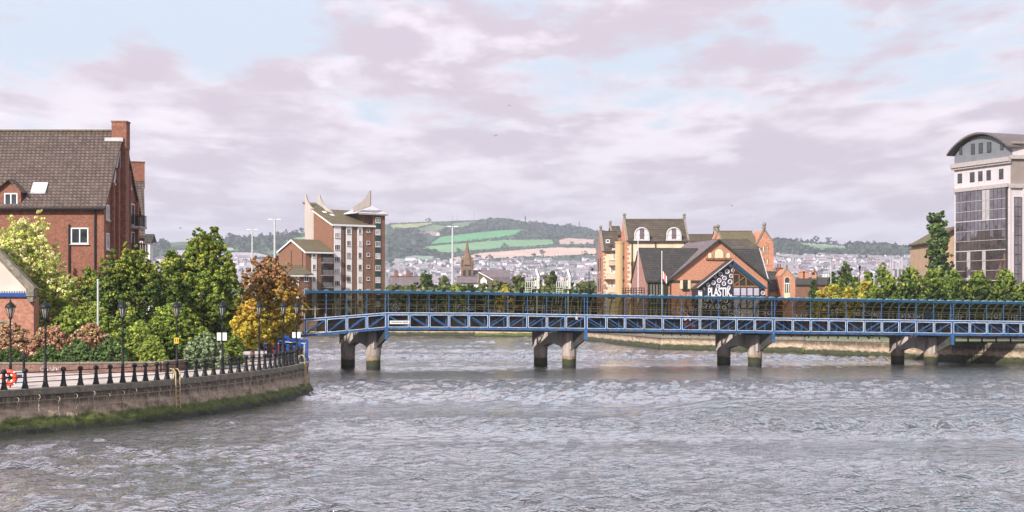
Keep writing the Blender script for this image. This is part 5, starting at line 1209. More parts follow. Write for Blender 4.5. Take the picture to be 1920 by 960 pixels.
# gable windows
def archwin(t, x0, x1, y0, y1, back, pane, fr='timber', n=10):
    a, z1 = t.uz(x0, y0, back); b, _ = t.uz(x1, y0, back); _, z0 = t.uz(x0, y1, back); r = (b-a)/2; c = (a+b)/2; k = min(1.0, .9)
    pts = [(a, back-.06, z0), (b, back-.06, z0)]+[(c+r*math.cos(math.pi*j/n), back-.06, z1-r*k+r*k*math.sin(math.pi*j/n)) for j in range(n+1)]
    mb = MB(); mb.prism(pts, (0, .055, 0)); mb.box(a-.3, b+.3, back-.25, back-.001, z0-.28, z0-.002); w = t.part('arched_window', mb, M(fr))
    p2 = [((x-c)*.86+c, back-.08, z0+.06+(z-z0)*.92) for x, y, z in pts]; mb = MB(); mb.prism(p2, (0, .05, 0)); t.part('pane', mb, M(pane), w); return w
archwin(t, 1338.5, 1357.5, 466, 484, 0, 'pane_cream'); archwin(t, 1326.5, 1334.5, 473.5, 484, 0, 'pane_cream'); archwin(t, 1361, 1369.5, 473.5, 484, 0, 'pane_cream')
ua, za = t.uz(1280.5, 524.5); ub, _ = t.uz(1289, 524); _, zc = t.uz(1285, 541.5)
mb = MB(); mb.box(ua, ub, -.06, -.001, zc, za); mb.box(ua-.2, ub+.2, -.25, -.002, zc-.25, zc-.001); w = t.part('shuttered_window', mb, M('dark_void'))
mb = MB(); mb.box(ua-.5, ua-.05, -.12, -.002, zc, za-.1); t.part('shutter', mb, M('pane_cream'), w); mb = MB(); mb.box(ub+.05, ub+.5, -.12, -.002, zc, za-.1); t.part('shutter', mb, M('pane_cream'), w)
mb = MB(); uu, _ = t.uz(1256.5, 530); mb.box(uu-.07, uu+.07, -.15, -.002, zb, zEv-.6); t.part('downpipe', mb, M('dark_steel')); mb = MB(); uu, _ = t.uz(1440, 530); mb.box(uu-.07, uu+.07, -.15, .1, zb, zEv-.6); t.part('downpipe', mb, M('dark_steel'))
# entrance gable
def rings_merge(a, b):      # the mottled middle belongs to its ring: one mesh
    bm = bmesh.new(); bm.from_mesh(a.data); n0 = len(bm.faces); bm.from_mesh(b.data); bm.faces.ensure_lookup_table()
    for f in bm.faces[n0:]: f.material_index = 1
    bm.to_mesh(a.data); bm.free(); a.data.materials.append(MATS['mural_grey']); bpy.data.objects.remove(b)
yb = -3.2
e = lambda px, py, b_=yb: (lambda q: (q[0], b_, q[1]))(t.uz(px, py, b_))
mb = MB(); mb.prism([e(1309, 600), e(1309, 541), e(1373, 491), e(1434, 541), e(1434, 600)], (0, 3.1, 0)); ent = t.part('entrance', mb, M('mural_black'))
mb = MB(); a, b_, c = Vector(e(1306, 541.5)), Vector(e(1373, 488.8)), Vector(e(1438, 541.5)); up = Vector((0, 0, 1))
mb.prism([a, b_, b_-up*.75, a-up*.55+Vector((.3, 0, 0))], (0, 3.1, 0)); mb.bar(a+Vector((0, -.35, .05)), b_+Vector((0, -.35, .05)), .5, .16); t.part('entrance_roof', mb, M('slate_dark'), ent)
mb = MB(); mb.bar(a+Vector((0, -.4, .17)), b_+Vector((0, -.4, .17)), .35, .07); t.part('roof_edge', mb, M('lead_pale'), ent)
mb = MB(); mb.prism([b_+Vector((0, -.5, 0)), c+Vector((0, -.5, 0)), c+Vector((-1.0, -.5, .05)), b_+Vector((0, -.5, -.85))], (0, 3.4, 0)); t.part('barge_board', mb, M('bridge_teal'), ent)
mb = MB(); mb.prism([e(1374, 501, yb-.05), e(1374, 538, yb-.05), e(1420, 538, yb-.05)], (0, .04, 0)); t.part('gable_glass', mb, M('dark_void'), ent)
mb = MB(); tb = lambda x0, y0, x1, y1, w=.16: mb.bar(e(x0, y0, yb-.12), e(x1, y1, yb-.12), .1, w) if abs(x1-x0) > abs(y1-y0) else mb.bar(e(x0, y0, yb-.12), e(x1, y1, yb-.12), w, .1, up=(0, 1, 0))
tb(1375, 497, 1375, 538); tb(1374, 537, 1423, 537, .28); tb(1377, 534, 1397, 519); tb(1386, 514, 1386, 535); tb(1375, 515, 1386, 515); tb(1399, 520, 1399, 536); tb(1377, 503, 1418, 535, .12); t.part('timber_frame', mb, M('timber'), ent)
mb = MB(); mb.prism([e(1376, 540, yb-.04), e(1423, 540, yb-.04), e(1423, 600, yb-.04), e(1376, 600, yb-.04)], (0, .03, 0)); t.part('entrance_glass', mb, M('pub_glass'), ent)
mb = MB(); tb(1388, 539, 1388, 600, .13); tb(1400, 539, 1400, 600, .13); tb(1412, 539, 1412, 600, .13); tb(1424, 539, 1424, 600, .13); tb(1376, 554.5, 1424, 554.5, .13); tb(1376, 578, 1424, 578, .13); t.part('glazing_bars', mb, M('dark_steel'), ent)
mb = MB(); mb.prism([e(1309.5, 544, yb-.03), e(1316.5, 544, yb-.03), e(1316.5, 600, yb-.03), e(1309.5, 600, yb-.03)], (0, .02, 0)); t.part('white_corner', mb, M('white_render'), ent)
# mural of plain rings with mottled middles
rm = MB(); cm = MB(); sx = t.uz(1300, 520, yb); rngs = [(1370, 497.5, 3.6), (1374.5, 507, 4), (1363.5, 509, 5.4), (1351.5, 514.5, 4.8), (1371, 517.5, 4.6), (1358.5, 521.5, 5.0), (1341, 519, 3.6), (1348.5, 526, 5.2), (1338, 530, 5.0), (1369, 528.5, 5.4), (1357.5, 532, 4.9), (1328, 534, 4.4), (1346.5, 536, 4.2), (1367, 538.5, 3.5), (1320, 541, 2.6), (1430.5, 549.5, 4.6), (1427, 540, 2.4), (1430, 560, 4.2), (1325, 561, 5), (1337, 563, 5), (1349, 561, 5), (1361, 564, 5), (1370, 559, 3.6), (1322, 573, 5.2), (1334, 576, 5.2), (1346, 574, 5.4), (1358, 577, 5), (1368, 572, 4)]
kx = XX(961, t.oy-2)-XX(960, t.oy-2)
for (px, py, r) in rngs:
    x, y, z = e(px, py); r_ = r*kx*.9; rm = MB(); cm = MB()
    rm.ring((x, yb-.02, z), r_*.82, r_*.17, 'y', 18, 4)
    for j in range(5): a = j*1.3+px; cm.box(x+math.cos(a)*r_*.3-.07, x+math.cos(a)*r_*.3+.12, yb-.025-.001*j, yb-.002, z+math.sin(a)*r_*.35-.05, z+math.sin(a)*r_*.35+.08)
    rg_ = t.part('mural_ring', rm, M('mural_white'), ent); cm.v = [(vx, vy, vz-0) for vx, vy, vz in cm.v]; mo = mesh_obj('tmp', [(a_, b2_, c_-t.zb) for a_, b2_, c_ in cm.v], cm.f, []); rings_merge(rg_, mo)

xa, _, z_ = e(1349.5, 548.3); text('lettering', 'PLASTIK.', 1.95, 'mural_white', ent, (xa, yb-.07, z_-t.zb), sx=.58, off=.045, ext=.02, space=.95)
mb = MB(); mb.box(e(1324, 550)[0], e(1376, 550)[0], yb-.03, yb-.005, e(1350, 556)[2], e(1350, 541)[2]); t.part('lettering_ground', mb, M('mural_black'), ent)

# brown hipped roof behind the pub
t = Thing('hipped_house', 'brown tiled hipped roof rising directly behind the pub ridge', 'house', XX(1300, 256), 256, 2)
mb = MB(); mb.box(0, XX(1428, 256)-t.ox, 0, 9, 2, ZZ(466, 256)); t.part('wall', mb, M('brick_orange'))
mb = MB(); a = lambda px, py, d: (XX(px, 256+d)-t.ox, d, ZZ(py, 256+d)); mb.add([a(1299, 467, -.3), a(1429, 467, -.3), a(1402, 449, 4.5), a(1310, 449, 4.5), a(1427, 467, 9), a(1300, 467, 9)], [(0, 1, 2, 3), (1, 4, 2), (4, 5, 3, 2), (5, 0, 3)]); t.part('roof', mb, M('tile_dark'))
mb = MB(); mb.bar(a(1402, 448.9, 4.5), a(1428, 466.8, -.3), .2, .12); mb.bar(a(1310, 448.9, 4.5), a(1402, 448.9, 4.5), .2, .12); t.part('ridge_tiles', mb, M('tile_moss'))

def finial(mb, x, y, z, r=.32): mb.lathe((x, y, z), [(r*.9, 0), (r*.9, r), (r*.5, r*1.2), (r, r*1.9), (r*.95, r*2.7), (r*.3, r*3.3)], 8)
def ridged(name, label, x0, x1, yr, ye, D, half, wallm, roofm, base=2.0, capm='stone_coping', gables='lr', cat='house', finials=True, group=None, copw=.35):
    t = Thing(name, label, cat, XX(x0, D), D, base, 0, group); W = XX(x1, D)-t.ox; zr = ZZ(yr, D+half); ze = ZZ(ye, D)
    mb = MB(); mb.prism([(0, 0, base), (0, 0, ze), (0, half, zr), (0, 2*half, ze), (0, 2*half, base)], (W, 0, 0)); t.part('wall', mb, M(wallm))
    g = (zr-ze)/half; mb = MB(); mb.prism([(0.02, -.3, ze-.3*g+.1), (.02, half, zr+.14), (.02, 2*half+.3, ze-.3*g+.1), (.02, 2*half+.3, ze-.3*g-.1), (.02, half, zr-.05), (.02, -.3, ze-.3*g-.1)], (W-.04, 0, 0)); t.part('roof', mb, M(roofm))
    mb = MB(); mb.box(.02, W-.02, half-.15, half+.15, zr+.1, zr+.27); t.part('ridge_tiles', mb, M('tile_moss'))
    mb = MB(); mb.box(0, W, -.45, -.3, ze-.3*g-.12, ze-.3*g+.04); t.part('gutter', mb, M('dark_steel'))
    for x in ([0] if 'l' in gables else [])+([W] if 'r' in gables else []):
        mb = MB(); mb.bar((x, -.25, ze-.1), (x, half, zr+.25), copw, .3); mb.bar((x, half, zr+.25), (x, 2*half+.25, ze-.1), copw, .3)
        if finials: finial(mb, x, half, zr+.3)
        t.part('gable_coping', mb, M(capm))
    return t, W, ze, zr
# ---- yellow apartments
t, W, zE, zR = ridged('apartment_block', 'cream rendered block with brown roof and two round-headed dormer windows behind the pub', 1176, 1291, 413, 451, 262, 6.5, 'cream_render', 'tile_dark', 2, 'stone_coping', cat='apartment block')
mb = MB(); mb.prism([(-.03, -.05, 2), (-.03, -.05, zE), (-.03, 6.5, zR+.05), (-.03, 13, zE), (-.03, 13, 2)], (-.25, 0, 0)); t.part('brick_gable', mb, M('brick_orange'))
for (x0, x1) in ((1189.5, 1217), (1249.5, 1277)):
    u0, z0 = t.uz(x0, 451.5, -.1); u1, z1 = t.uz(x1, 426.5, -.1); r = (u1-u0)/2; c = (u0+u1)/2; n = 16
    arcp = [(c+r*math.cos(math.pi*j/n), -.25, z1-r+r*math.sin(math.pi*j/n)) for j in range(n+1)]
    mb = MB(); mb.prism([(u0, -.25, z0), (u1, -.25, z0)]+arcp, (0, 4.5, 0)); dm = t.part('dormer', mb, M('tile_dark'))
    ri = r*.93; mb = MB(); mb.ring((c, -.32, z1-r), ri, .16, 'y', 20, 6, 0, 0, math.pi); mb.box(c-ri-.15, c-ri+.15, -.45, -.2, z0+.3, z1-r); mb.box(c+ri-.15, c+ri+.15, -.45, -.2, z0+.3, z1-r); mb.box(u0-.1, u1+.1, -.5, -.2, z0, z0+.3); fr = t.part('round_window', mb, M('lead_pale'), dm)
    mb = MB(); mb.box(c-.42, c+.42, -.42, -.26, z0+.3, z1-.35); t.part('mullion', mb, M('slate_purple'), dm)
    for s_ in (-1, 1):
        a0, a1 = (c+.42, c+ri-.18) if s_ > 0 else (c-ri+.18, c-.42); pr = [(x, -.3, min(z1-r+math.sqrt(max(0, (ri-.15)**2-(x-c)**2)), 1e9)) for x in np.linspace(a1, a0, 7)]
        mb = MB(); mb.prism([(a0, -.3, z0+.32), (a1, -.3, z0+.32)]+pr, (0, .03, 0)); t.part('pane', mb, M('mural_white'), dm)
        mb = MB(); mb.box(a0, a1, -.36, -.302, z1-r-.12, z1-r+.06); t.part('transom', mb, M('lead_pale'), dm)
for px in (1185, 1229, 1284):
    u, _ = t.uz(px, 470); mb = MB(); mb.box(u-.1, u+.1, -.18, -.01, 2, zE-.3); t.part('downpipe', mb, M('dark_steel'))
mb = MB(); 
for j in range(18): mb.box(-.28, .28 if j % 2 else .5, -.07, -.001, zE-.9-j*.85, zE-.5-j*.85)
t.part('quoins', mb, M('brick_orange'))
for y in (470, 497, 520): winpx(t, 1192.5, 1197, y, y+14, fr=.09, bars=0)
for y in (500, 522): winpx(t, 1262, 1270, y, y+12, fr=.1, bars=1)
t2 = Thing('stair_turret', 'round ochre stair turret with flat top on the left of the cream block', 'tower', XX(1162, 257), 257, 2)
mb = MB(); mb.lathe((0, 0, 0), [(.82, 2), (.82, ZZ(456, 257)), (.9, ZZ(455.8, 257)), (.9, ZZ(453, 257))], 20); t2.part('shaft', mb, M('ochre_render'), smooth=False)
mb = MB()
for j in range(4): z = ZZ(485+22*j, 257); mb.box(.55, .8, -.75, -.45, z, z+.5)
t2.part('slit_window', mb, M('dark_void'))
t, W, zE2, zR2 = ridged('apartment_block', 'lower apartment block with brick gable, skylight and stacked balconies left of the ochre turret', 1131, 1163, 435.5, 470, 266, 7.5, 'cream_render', 'tile_dark', 2, 'stone_coping', gables='l', cat='apartment block')
mb = MB(); mb.prism([(-.03, -.05, 2), (-.03, -.05, zE2), (-.03, 7.5, zR2+.05), (-.03, 15, zE2), (-.03, 15, 2)], (-.25, 0, 0)); t.part('brick_gable', mb, M('brick_pink'))
for j in range(3):
    for y in (3.2, 9.0):
        z1 = zE2-1.2-j*3.9; mb = MB(); mb.box(-.34, -.281, y, y+1.4, z1-2.6, z1); w = t.part('tall_window', mb, M('dark_void')); mb = MB(); mb.box(-.42, -.341, y-.2, y+1.6, z1-2.9, z1-2.6); t.part('sill', mb, M('sill_stone'), w)
winpx(t, 1136, 1143, 449, 455, back=.6, fr=.12, bars=0)
mb = MB(); 
for j in range(18): mb.box(-.28, .28 if j % 2 else .5, -.07, -.001, zE2-.9-j*.7, zE2-.55-j*.7)
t.part('quoins', mb, M('brick_orange'))
for (x0, x1, y0, y1, col) in ((1142, 1158, 488, 496, 'slate_dark'), (1133, 1158, 513, 522, 'balcony_rail'), (1133, 1158, 538, 549, 'balcony_rail')):
    u0, z1 = t.uz(x0, y0, -1.2); u1, z0 = t.uz(x1, y1, -1.2); mb = MB(); mb.box(u0, u1, -1.2, -.002, z0-.15, z0); bl_ = t.part('balcony', mb, M('sill_stone'))
    mb = MB(); mb.box(u0, u1, -1.2, -1.15, z1-.08, z1)
    for j in range(9): x = u0+(u1-u0)*j/8; mb.box(x-.03, x+.03, -1.19, -1.15, z0, z1-.08)
    t.part('railing', mb, M(col), bl_)
for (x0, x1, y0, y1) in ((1147.5, 1154, 466, 487), (1144.5, 1151, 500, 513), (1144.5, 1151, 526, 540), (1152, 1157, 500, 513), (1152, 1157, 526, 540)): winpx(t, x0, x1, y0, y1, back=0, fr=.14, bars=1, pane='window_glass', sillw=0)
ridged('apartment_block', 'small brown roof and finial peeping between the two yellow apartment blocks', 1147.5, 1166, 426, 440, 280, 5, 'brick_pink', 'tile_dark', 2, gables='l', cat='apartment block')
# ---- brick blocks behind the pub
t, W, zE3, zR3 = ridged('apartment_block', 'long brown roofed brick block behind the pub ending in a tall brick gable tower', 1349, 1421, 435, 458, 286, 7, 'brick_orange', 'tile_moss', 2, gables='l', cat='apartment block')
u0, ze = t.uz(1419, 456, -1.5); u1, _ = t.uz(1450.5, 456, -1.5); ua, za = t.uz(1433, 430, -1.5)
mb = MB(); mb.prism([(u0, -1.5, 2), (u0, -1.5, ze), (ua, -1.5, za), (u1, -1.5, ze), (u1, -1.5, 2)], (0, 12, 0)); gb = t.part('gable_tower', mb, M('brick_orange'))
mb = MB(); mb.bar((u0-.1, -1.4, ze-.1), (ua, -1.4, za+.1), .5, .3); mb.bar((ua, -1.4, za+.1), (u1+.1, -1.4, ze-.1), .5, .3); finial(mb, ua, -1.4, za+.1, .42); t.part('coping', mb, M('stone_coping'), gb)
for y in (460.5, 484.5):
    for x in (1428.8, 1436): winpx(t, x, x+4.8, y, y+11.5, back=-1.5, fr=.14, bars=0, frame='timber', sillw=.16, pane='pane_cream' if (x > 1430) == (y > 470) else 'curtain')
ridged('brick_house', 'brown roof with pale ridge visible between the cream block and the pub ridge', 1293, 1348, 441, 453, 292, 5, 'brick_orange', 'tile_dark', 2, gables='')
t = Thing('brick_gable_house', 'pointed brown gable with finial directly above the pub apex', 'house', XX(1340, 275), 275, 2); mb = MB(); mb.prism([(0, 0, 2), (0, 0, ZZ(450, 275)), (XX(1346.5, 275)-t.ox, 0, ZZ(433, 275)), (XX(1354, 275)-t.ox, 0, ZZ(450, 275)), (XX(1354, 275)-t.ox, 0, 2)], (0, 5, 0)); t.part('wall', mb, M('brick_orange')); mb = MB(); finial(mb, XX(1346.5, 275)-t.ox, .4, ZZ(433, 275), .4); mb.bar((0, .2, ZZ(450, 275)), (XX(1346.5, 275)-t.ox, .2, ZZ(432.5, 275)), .5, .25); mb.bar((XX(1346.5, 275)-t.ox, .2, ZZ(432.5, 275)), (XX(1354, 275)-t.ox, .2, ZZ(450, 275)), .5, .25); t.part('coping', mb, M('stone_coping'))
# ---- small houses to the right of the pub
t, W, ze, zr = ridged('slate_house', 'low slate roofed house with twin-pot chimney right of the pub', 1441, 1468, 511, 541, 244, 3.2, 'brick_orange', 'slate_dark', 2, gables='r', finials=False)
x0, x1 = XX(1456, 247)-t.ox, XX(1467, 247)-t.ox; mb = MB(); mb.box(x0, x1, 2.7, 3.7, zr-.5, ZZ(503.5, 247)); mb.box(x0-.1, x1+.1, 2.6, 3.8, ZZ(503.5, 247)+.001, ZZ(502, 247)); ch = t.part('chimney', mb, M('brick_brown'))
for f in (.25, .7): mb = MB(); x = x0+(x1-x0)*f; mb.lathe((x, 3.2, ZZ(502, 247)), [(.14, 0), (.12, .55), (.15, .6), (.15, .68)], 8); t.part('chimney_pot', mb, M('brick_brown'), ch)
archwin(t, 1442, 1458, 547, 556, 0, 'ochre_render')
t = Thing('brick_gable_house', 'small brick gable house with a tall arched window at the end of the quayside row', 'house', XX(1467, 240), 240, 2)
mb = MB(); e2 = lambda px, py: (XX(px, 240)-t.ox, 0, ZZ(py, 240)); mb.prism([e2(1467, 600), e2(1467, 516), e2(1475.5, 504), e2(1491, 523), e2(1491, 600)], (0, 8, 0)); t.part('wall', mb, M('brick_orange'))
mb = MB(); p = [Vector(e2(1466, 516.5)), Vector(e2(1475.5, 503.2)), Vector(e2(1492.5, 523.5))]; mb.bar(p[0]+Vector((0, .2, 0)), p[1]+Vector((0, .2, 0)), .5, .16); mb.bar(p[1]+Vector((0, .2, 0)), p[2]+Vector((0, .2, 0)), .5, .16); finial(mb, p[1].x, .2, p[1].z, .2); t.part('coping', mb, M('stone_coping'))
mb = MB(); a, z1 = t.uz(1470.5, 518.5); b_, _ = t.uz(1481.5, 518); r = (b_-a)/2; z0 = ZZ(560, 240); mb.prism([(a, -.08, z0), (b_, -.08, z0)]+[((a+b_)/2+r*math.cos(math.pi*j/12), -.08, z1-r+r*math.sin(math.pi*j/12)) for j in range(13)], (0, .07, 0)); w = t.part('arched_window', mb, M('pane_cream'))
mb = MB(); r2 = r*.8; c = (a+b_)/2; mb.prism([(c-r2, -.1, ZZ(549, 240)), (c+r2, -.1, ZZ(549, 240))]+[(c+r2*math.cos(math.pi*j/12), -.1, z1-r+r2*math.sin(math.pi*j/12)) for j in range(13)], (0, .05, 0)); t.part('pane', mb, M('window_glass'), w)
mb = MB()
for f in (-.35, .35): mb.box(c+f*r-.05, c+f*r+.05, -.13, -.101, ZZ(549, 240), ZZ(531, 240))
mb.box(c-r2, c+r2, -.14, -.102, ZZ(532, 240), ZZ(530.5, 240)); t.part('glazing_bars', mb, M('white_paint'), w)

# ---- office building at the right edge
Lx, Rx = 1789.5, 1894
t = Thing('office_building', 'tall pale office building with glazed curtain wall and curved grey roof at the right edge', 'office building', XX(Lx, 251), 251, 2, -math.atan2(13.0, XX(Rx, 238)-XX(Lx, 251)))
uR, _ = t.uz(Rx, 400)
z_ = lambda py, px=Rx: t.uz(px, py)[1]
zC1, zC2, zTop = z_(296), z_(347), z_(262)
mb = MB(); mb.box(0, uR, 0, 22, 2, zC2+.3); mb.box(0, uR, 0.001, 22, zC2+.301, zC1); t.part('wall', mb, M('cladding_pale'))
# roof: arch profile across the front, running back
n = 18; za = z_(278, 1778); prof = []
def topz(f): return z_(262)-1.2+3.0*math.sin(math.pi*min(1, f*1.02))**.8
mb = MB(); P0 = [(uR*f, -.0, zC1-1.6+ (topz(f)-zC1)) for f in np.linspace(0, 1, n+1)]
mb.prism([(0, .02, zC1+.001), (uR, .02, zC1+.001)]+[(x, .02, z-.2+1.4) for x, _, z in reversed(P0)], (0, 22, 0)); t.part('attic_wall', mb, M('cladding_grey'))
mb = MB(); outer = [(-1.0+(uR+1.6)*f, -.9, topz(f)-.25+.45) for f in np.linspace(0, 1, n+1)]; inner_ = [(x, y, z-.32) for x, y, z in outer]
for i in range(n): a, b_, c, d = inner_[i], inner_[i+1], outer[i+1], outer[i]; mb.prism([a, b_, c, d], (0, 23.5, 0))
t.part('curved_roof', mb, M('roof_brown'))
mb = MB(); mb.box(-.5, uR+.3, -.6, -.001, zC1-.55, zC1+.2); mb.box(-.35, uR+.25, -.4, -.002, zC1-.9, zC1-.551); t.part('cornice', mb, M('cornice_stone'))
mb = MB(); mb.box(.4, uR-.2, -.5, -.001, zC2-.3, zC2+.35); t.part('cornice', mb, M('cornice_stone'))
def wn(t, x0, x1, y0, y1, back=0): 
    u0, z1 = t.uz(x0, y0, back); u1, z0 = t.uz(x1, y1, back); mb = MB(); mb.box(u0, u1, back-.06, back+.02, z0, z1); mb.m = [0]*6; w = t.part('window', mb, M('dark_steel')); p = MB(); p.box(u0+.12, u1-.12, back-.08, back-.061, z0+.12, z1-.12); t.part('pane', p, M('window_glass'), w)
for a in ((1796, 1804, 326, 343), (1819, 1827.5, 323.5, 341), (1834.5, 1842.5, 321.5, 339), (1850, 1858, 319.5, 337.5), (1873.5, 1881.5, 317, 335.5)): wn(t, *a)
for a in ((1799, 1804.5, 275, 290), (1821, 1828, 270, 289), (1835.5, 1843, 268.5, 287), (1851, 1859, 267, 285.5), (1876, 1882, 264, 281)): wn(t, *a, back=.02)
# glazed bay standing slightly proud
g0, g1 = t.uz(1792, 400, -.45)[0], t.uz(1886, 400, -.45)[0]; zg1 = zC2-.32; rowh = 1.72; nr = int((zg1-3)/rowh)
mb = MB(); mb.box(g0, g1, -.45, -.001, 2.5, zg1); cw = t.part('curtain_wall', mb, M('dark_steel')); ncol = 13; cwid = (g1-g0)/ncol
rnd = random.Random(8)
for c in range(ncol):
    for r in range(0, nr, 3):
        z1 = zg1-.1-r*rowh; z0 = max(2.6, z1-3*rowh+.06); mb = MB(); tl = rnd.uniform(-.02, .02)
        for q in range(3):
            a1 = z1-q*rowh-.03; a0 = a1-rowh+.09
            if a0 < 2.6: continue
            tx = rnd.uniform(-.02, .02); tz = rnd.uniform(-.02, .02)
            mb.hexa([(g0+c*cwid+.06, -.50+tx, a0), (g0+(c+1)*cwid-.06, -.50-tx, a0), (g0+(c+1)*cwid-.06, -.455, a0), (g0+c*cwid+.06, -.455, a0)], [(g0+c*cwid+.06, -.50+tz, a1), (g0+(c+1)*cwid-.06, -.50+tz-tx, a1), (g0+(c+1)*cwid-.06, -.455, a1), (g0+c*cwid+.06, -.455, a1)])
        t.part('glass_bay', mb, M(rnd.choice(['office_glass']*4+['office_blind'] if r < nr*.55 else ['office_glass_dark_reflect']*4+['office_glass'])), cw)  # lower floors take the darker copy with its painted-in reflections
mb = MB()
for r in range(0, nr, 1):
    if r: z1 = zg1-.1-r*rowh; q = .06 if r % 3 == 0 else .03; mb.box(g0, g1, -.56, -.451, z1-q, z1+q)
t.part('transom', mb, M('cladding_pale'), cw)
# joints in the cladding
mb = MB()
for j in range(1, 14): z = 2+j*2.6; mb.box(-.02, g0-.05, -.012, .0, z, z+.05) if z < zC2 else None; mb.box(g1+.05, uR+.02, -.012, .0, z, z+.05) if z < zC2 else None
for j in range(1, 9): x = uR*j/9; mb.box(x, x+.05, -.012, 0, zC2+.4, zC1-.95)
mb.box(0, uR, -.013, 0, (zC1+zC2)/2+1.6, (zC1+zC2)/2+1.65)
t.part('cladding_joints', mb, M('cornice_stone'))
# side wing running off to the right
w = Thing('office_building', 'darker side wing of the pale office with one tall narrow window strip', 'office building', XX(Rx, 238)+.05, 238.1, 2, math.radians(9))
zw = ZZ(294, 238); mb = MB(); mb.box(0, 14, 0, 18, 2, zw-4.6); mb.box(0.02, 14, .02, 18, zw-4.599, zw+2.2); w.part('wall', mb, M('cladding_pale')); 
mb = MB(); mb.box(0, 14, -.06, .019, zw-4.5, zw-.4); w.part('upper_panel', mb, M('cladding_mid')); mb = MB(); mb.box(-.1, 14, -.5, -.001, zw-.35, zw+.3); mb.box(-.1, 14, -.4, -.001, zw-5.2, zw-4.51); w.part('cornice', mb, M('cornice_stone'))
mb = MB(); mb.box(.3, 14, -.5, 18, zw+2.21, zw+2.6); w.part('roof', mb, M('cladding_mid'))
u0, u1 = w.uz(1901.5, 400)[0], w.uz(1915.5, 400)[0]; zt_ = ZZ(369, 238); mb = MB(); mb.box(u0, u1, -.1, -.001, 2, zt_); st = w.part('window_strip', mb, M('dark_steel'))
for j in range(16):
    z1 = zt_-.15-j*1.6
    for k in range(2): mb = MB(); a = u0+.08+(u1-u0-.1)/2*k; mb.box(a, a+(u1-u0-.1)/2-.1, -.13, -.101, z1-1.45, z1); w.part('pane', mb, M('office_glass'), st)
mb = MB(); mb.box(u1+.1, 14, -.3, -.001, 2, zw-5.2); w.part('pier', mb, M('cladding_pale'))
t = Thing('brick_house', 'buff gabled building partly hidden by the poplar beside the office', 'house', XX(1741, 262), 262, 2)
mb = MB(); e3 = lambda px, py: (XX(px, 262)-t.ox, 0, ZZ(py, 262)); mb.prism([e3(1741, 600), e3(1741, 455), e3(1790, 428), e3(1840, 455), e3(1840, 600)], (0, 12, 0)); t.part('wall', mb, M('buff_wall')); mb = MB(); a, b_, c = Vector(e3(1735, 457)), Vector(e3(1790, 426)), Vector(e3(1846, 457)); mb.bar(a+Vector((0, 5, 0)), b_+Vector((0, 5, 0)), 12, .35, up=(0, 0, 1)); mb.bar(b_+Vector((0, 5, 0)), c+Vector((0, 5, 0)), 12, .35); t.part('roof', mb, M('tile_moss'))
for y in (470, 495): winpx(t, 1748, 1754, y, y+11, fr=.12, bars=0)
t = Thing('canopy', 'flat pale canopy slab showing over the clipped trees below the office', 'canopy', XX(1812, 245), 245, 2); mb = MB(); mb.box(0, 6.5, 0, 3, ZZ(527, 245), ZZ(521, 245)); t.part('canopy_roof', mb, M('cladding_pale')); mb = MB(); mb.box(.4, .7, .4, .7, 2, ZZ(527, 245)); t.part('post', mb, M('dark_steel')); mb = MB(); mb.box(5.8, 6.1, .4, .7, 2, ZZ(527, 245)); t.part('post', mb, M('dark_steel'))

# ---- church with broach spire
t = Thing('church', 'brown stone church tower with a slender spire rising over the trees', 'church', XX(876, 620), 620, 2)
zt0 = ZZ(497, 620); r = XX(887, 620)-XX(876, 620); mb = MB(); mb.box(-r, r, -r, r, 2, zt0); t.part('tower', mb, M('sandstone_brown'))
mb = MB(); zs = ZZ(449, 620); mb.lathe((0, 0, zt0), [(r*1.3, 0), (r*.84, 3.2), (r*.42, (zs-zt0)*.5), (.12, zs-zt0)], 8); t.part('spire', mb, M('sandstone_brown'))
for s_ in (-1, 1):
    mb = MB(); mb.box(s_*r*.45-.55, s_*r*.45+.55, -r-.15, -r-.01, zt0-8, zt0-2.2); t.part('belfry_opening', mb, M('dark_void'))
    mb = MB(); mb.lathe((s_*r*.92, -r*.92, zt0-.5), [(.5, 0), (.5, 2), (.05, 4)], 6); t.part('pinnacle', mb, M('sandstone_brown'))
mb = MB(); mb.prism([(r+.1, -3, 2), (r+.1, -3, ZZ(520, 620)), (r+.1, 3, ZZ(506, 620)), (r+.1, 9, ZZ(520, 620)), (r+.1, 9, 2)], (16, 0, 0)); t.part('nave', mb, M('slate_purple'))
t = Thing('church', 'pale pinnacled church tower far off among the roofs at the right', 'church', XX(1681, 900), 900, 2)
zt0 = ZZ(496, 900); r = 2.9; mb = MB(); mb.box(-r, r, -r, r, 2, zt0); t.part('tower', mb, M('hill_grey'))
for a in (-1, 1):
    for b_ in (-1, 1): mb = MB(); mb.lathe((a*r, b_*r, zt0-3), [(.8, 0), (.7, 3), (.05, 9)], 6); t.part('pinnacle', mb, M('hill_grey'))
    mb = MB(); mb.box(a*1.3-.7, a*1.3+.7, -r-.2, -r-.01, zt0-8, zt0-3); t.part('belfry_opening', mb, M('hill_slate'))
mb = MB(); mb.box(-r-8, -r-.01, -2, 8, 2, ZZ(515, 900)); t.part('nave', mb, M('hill_grey'))

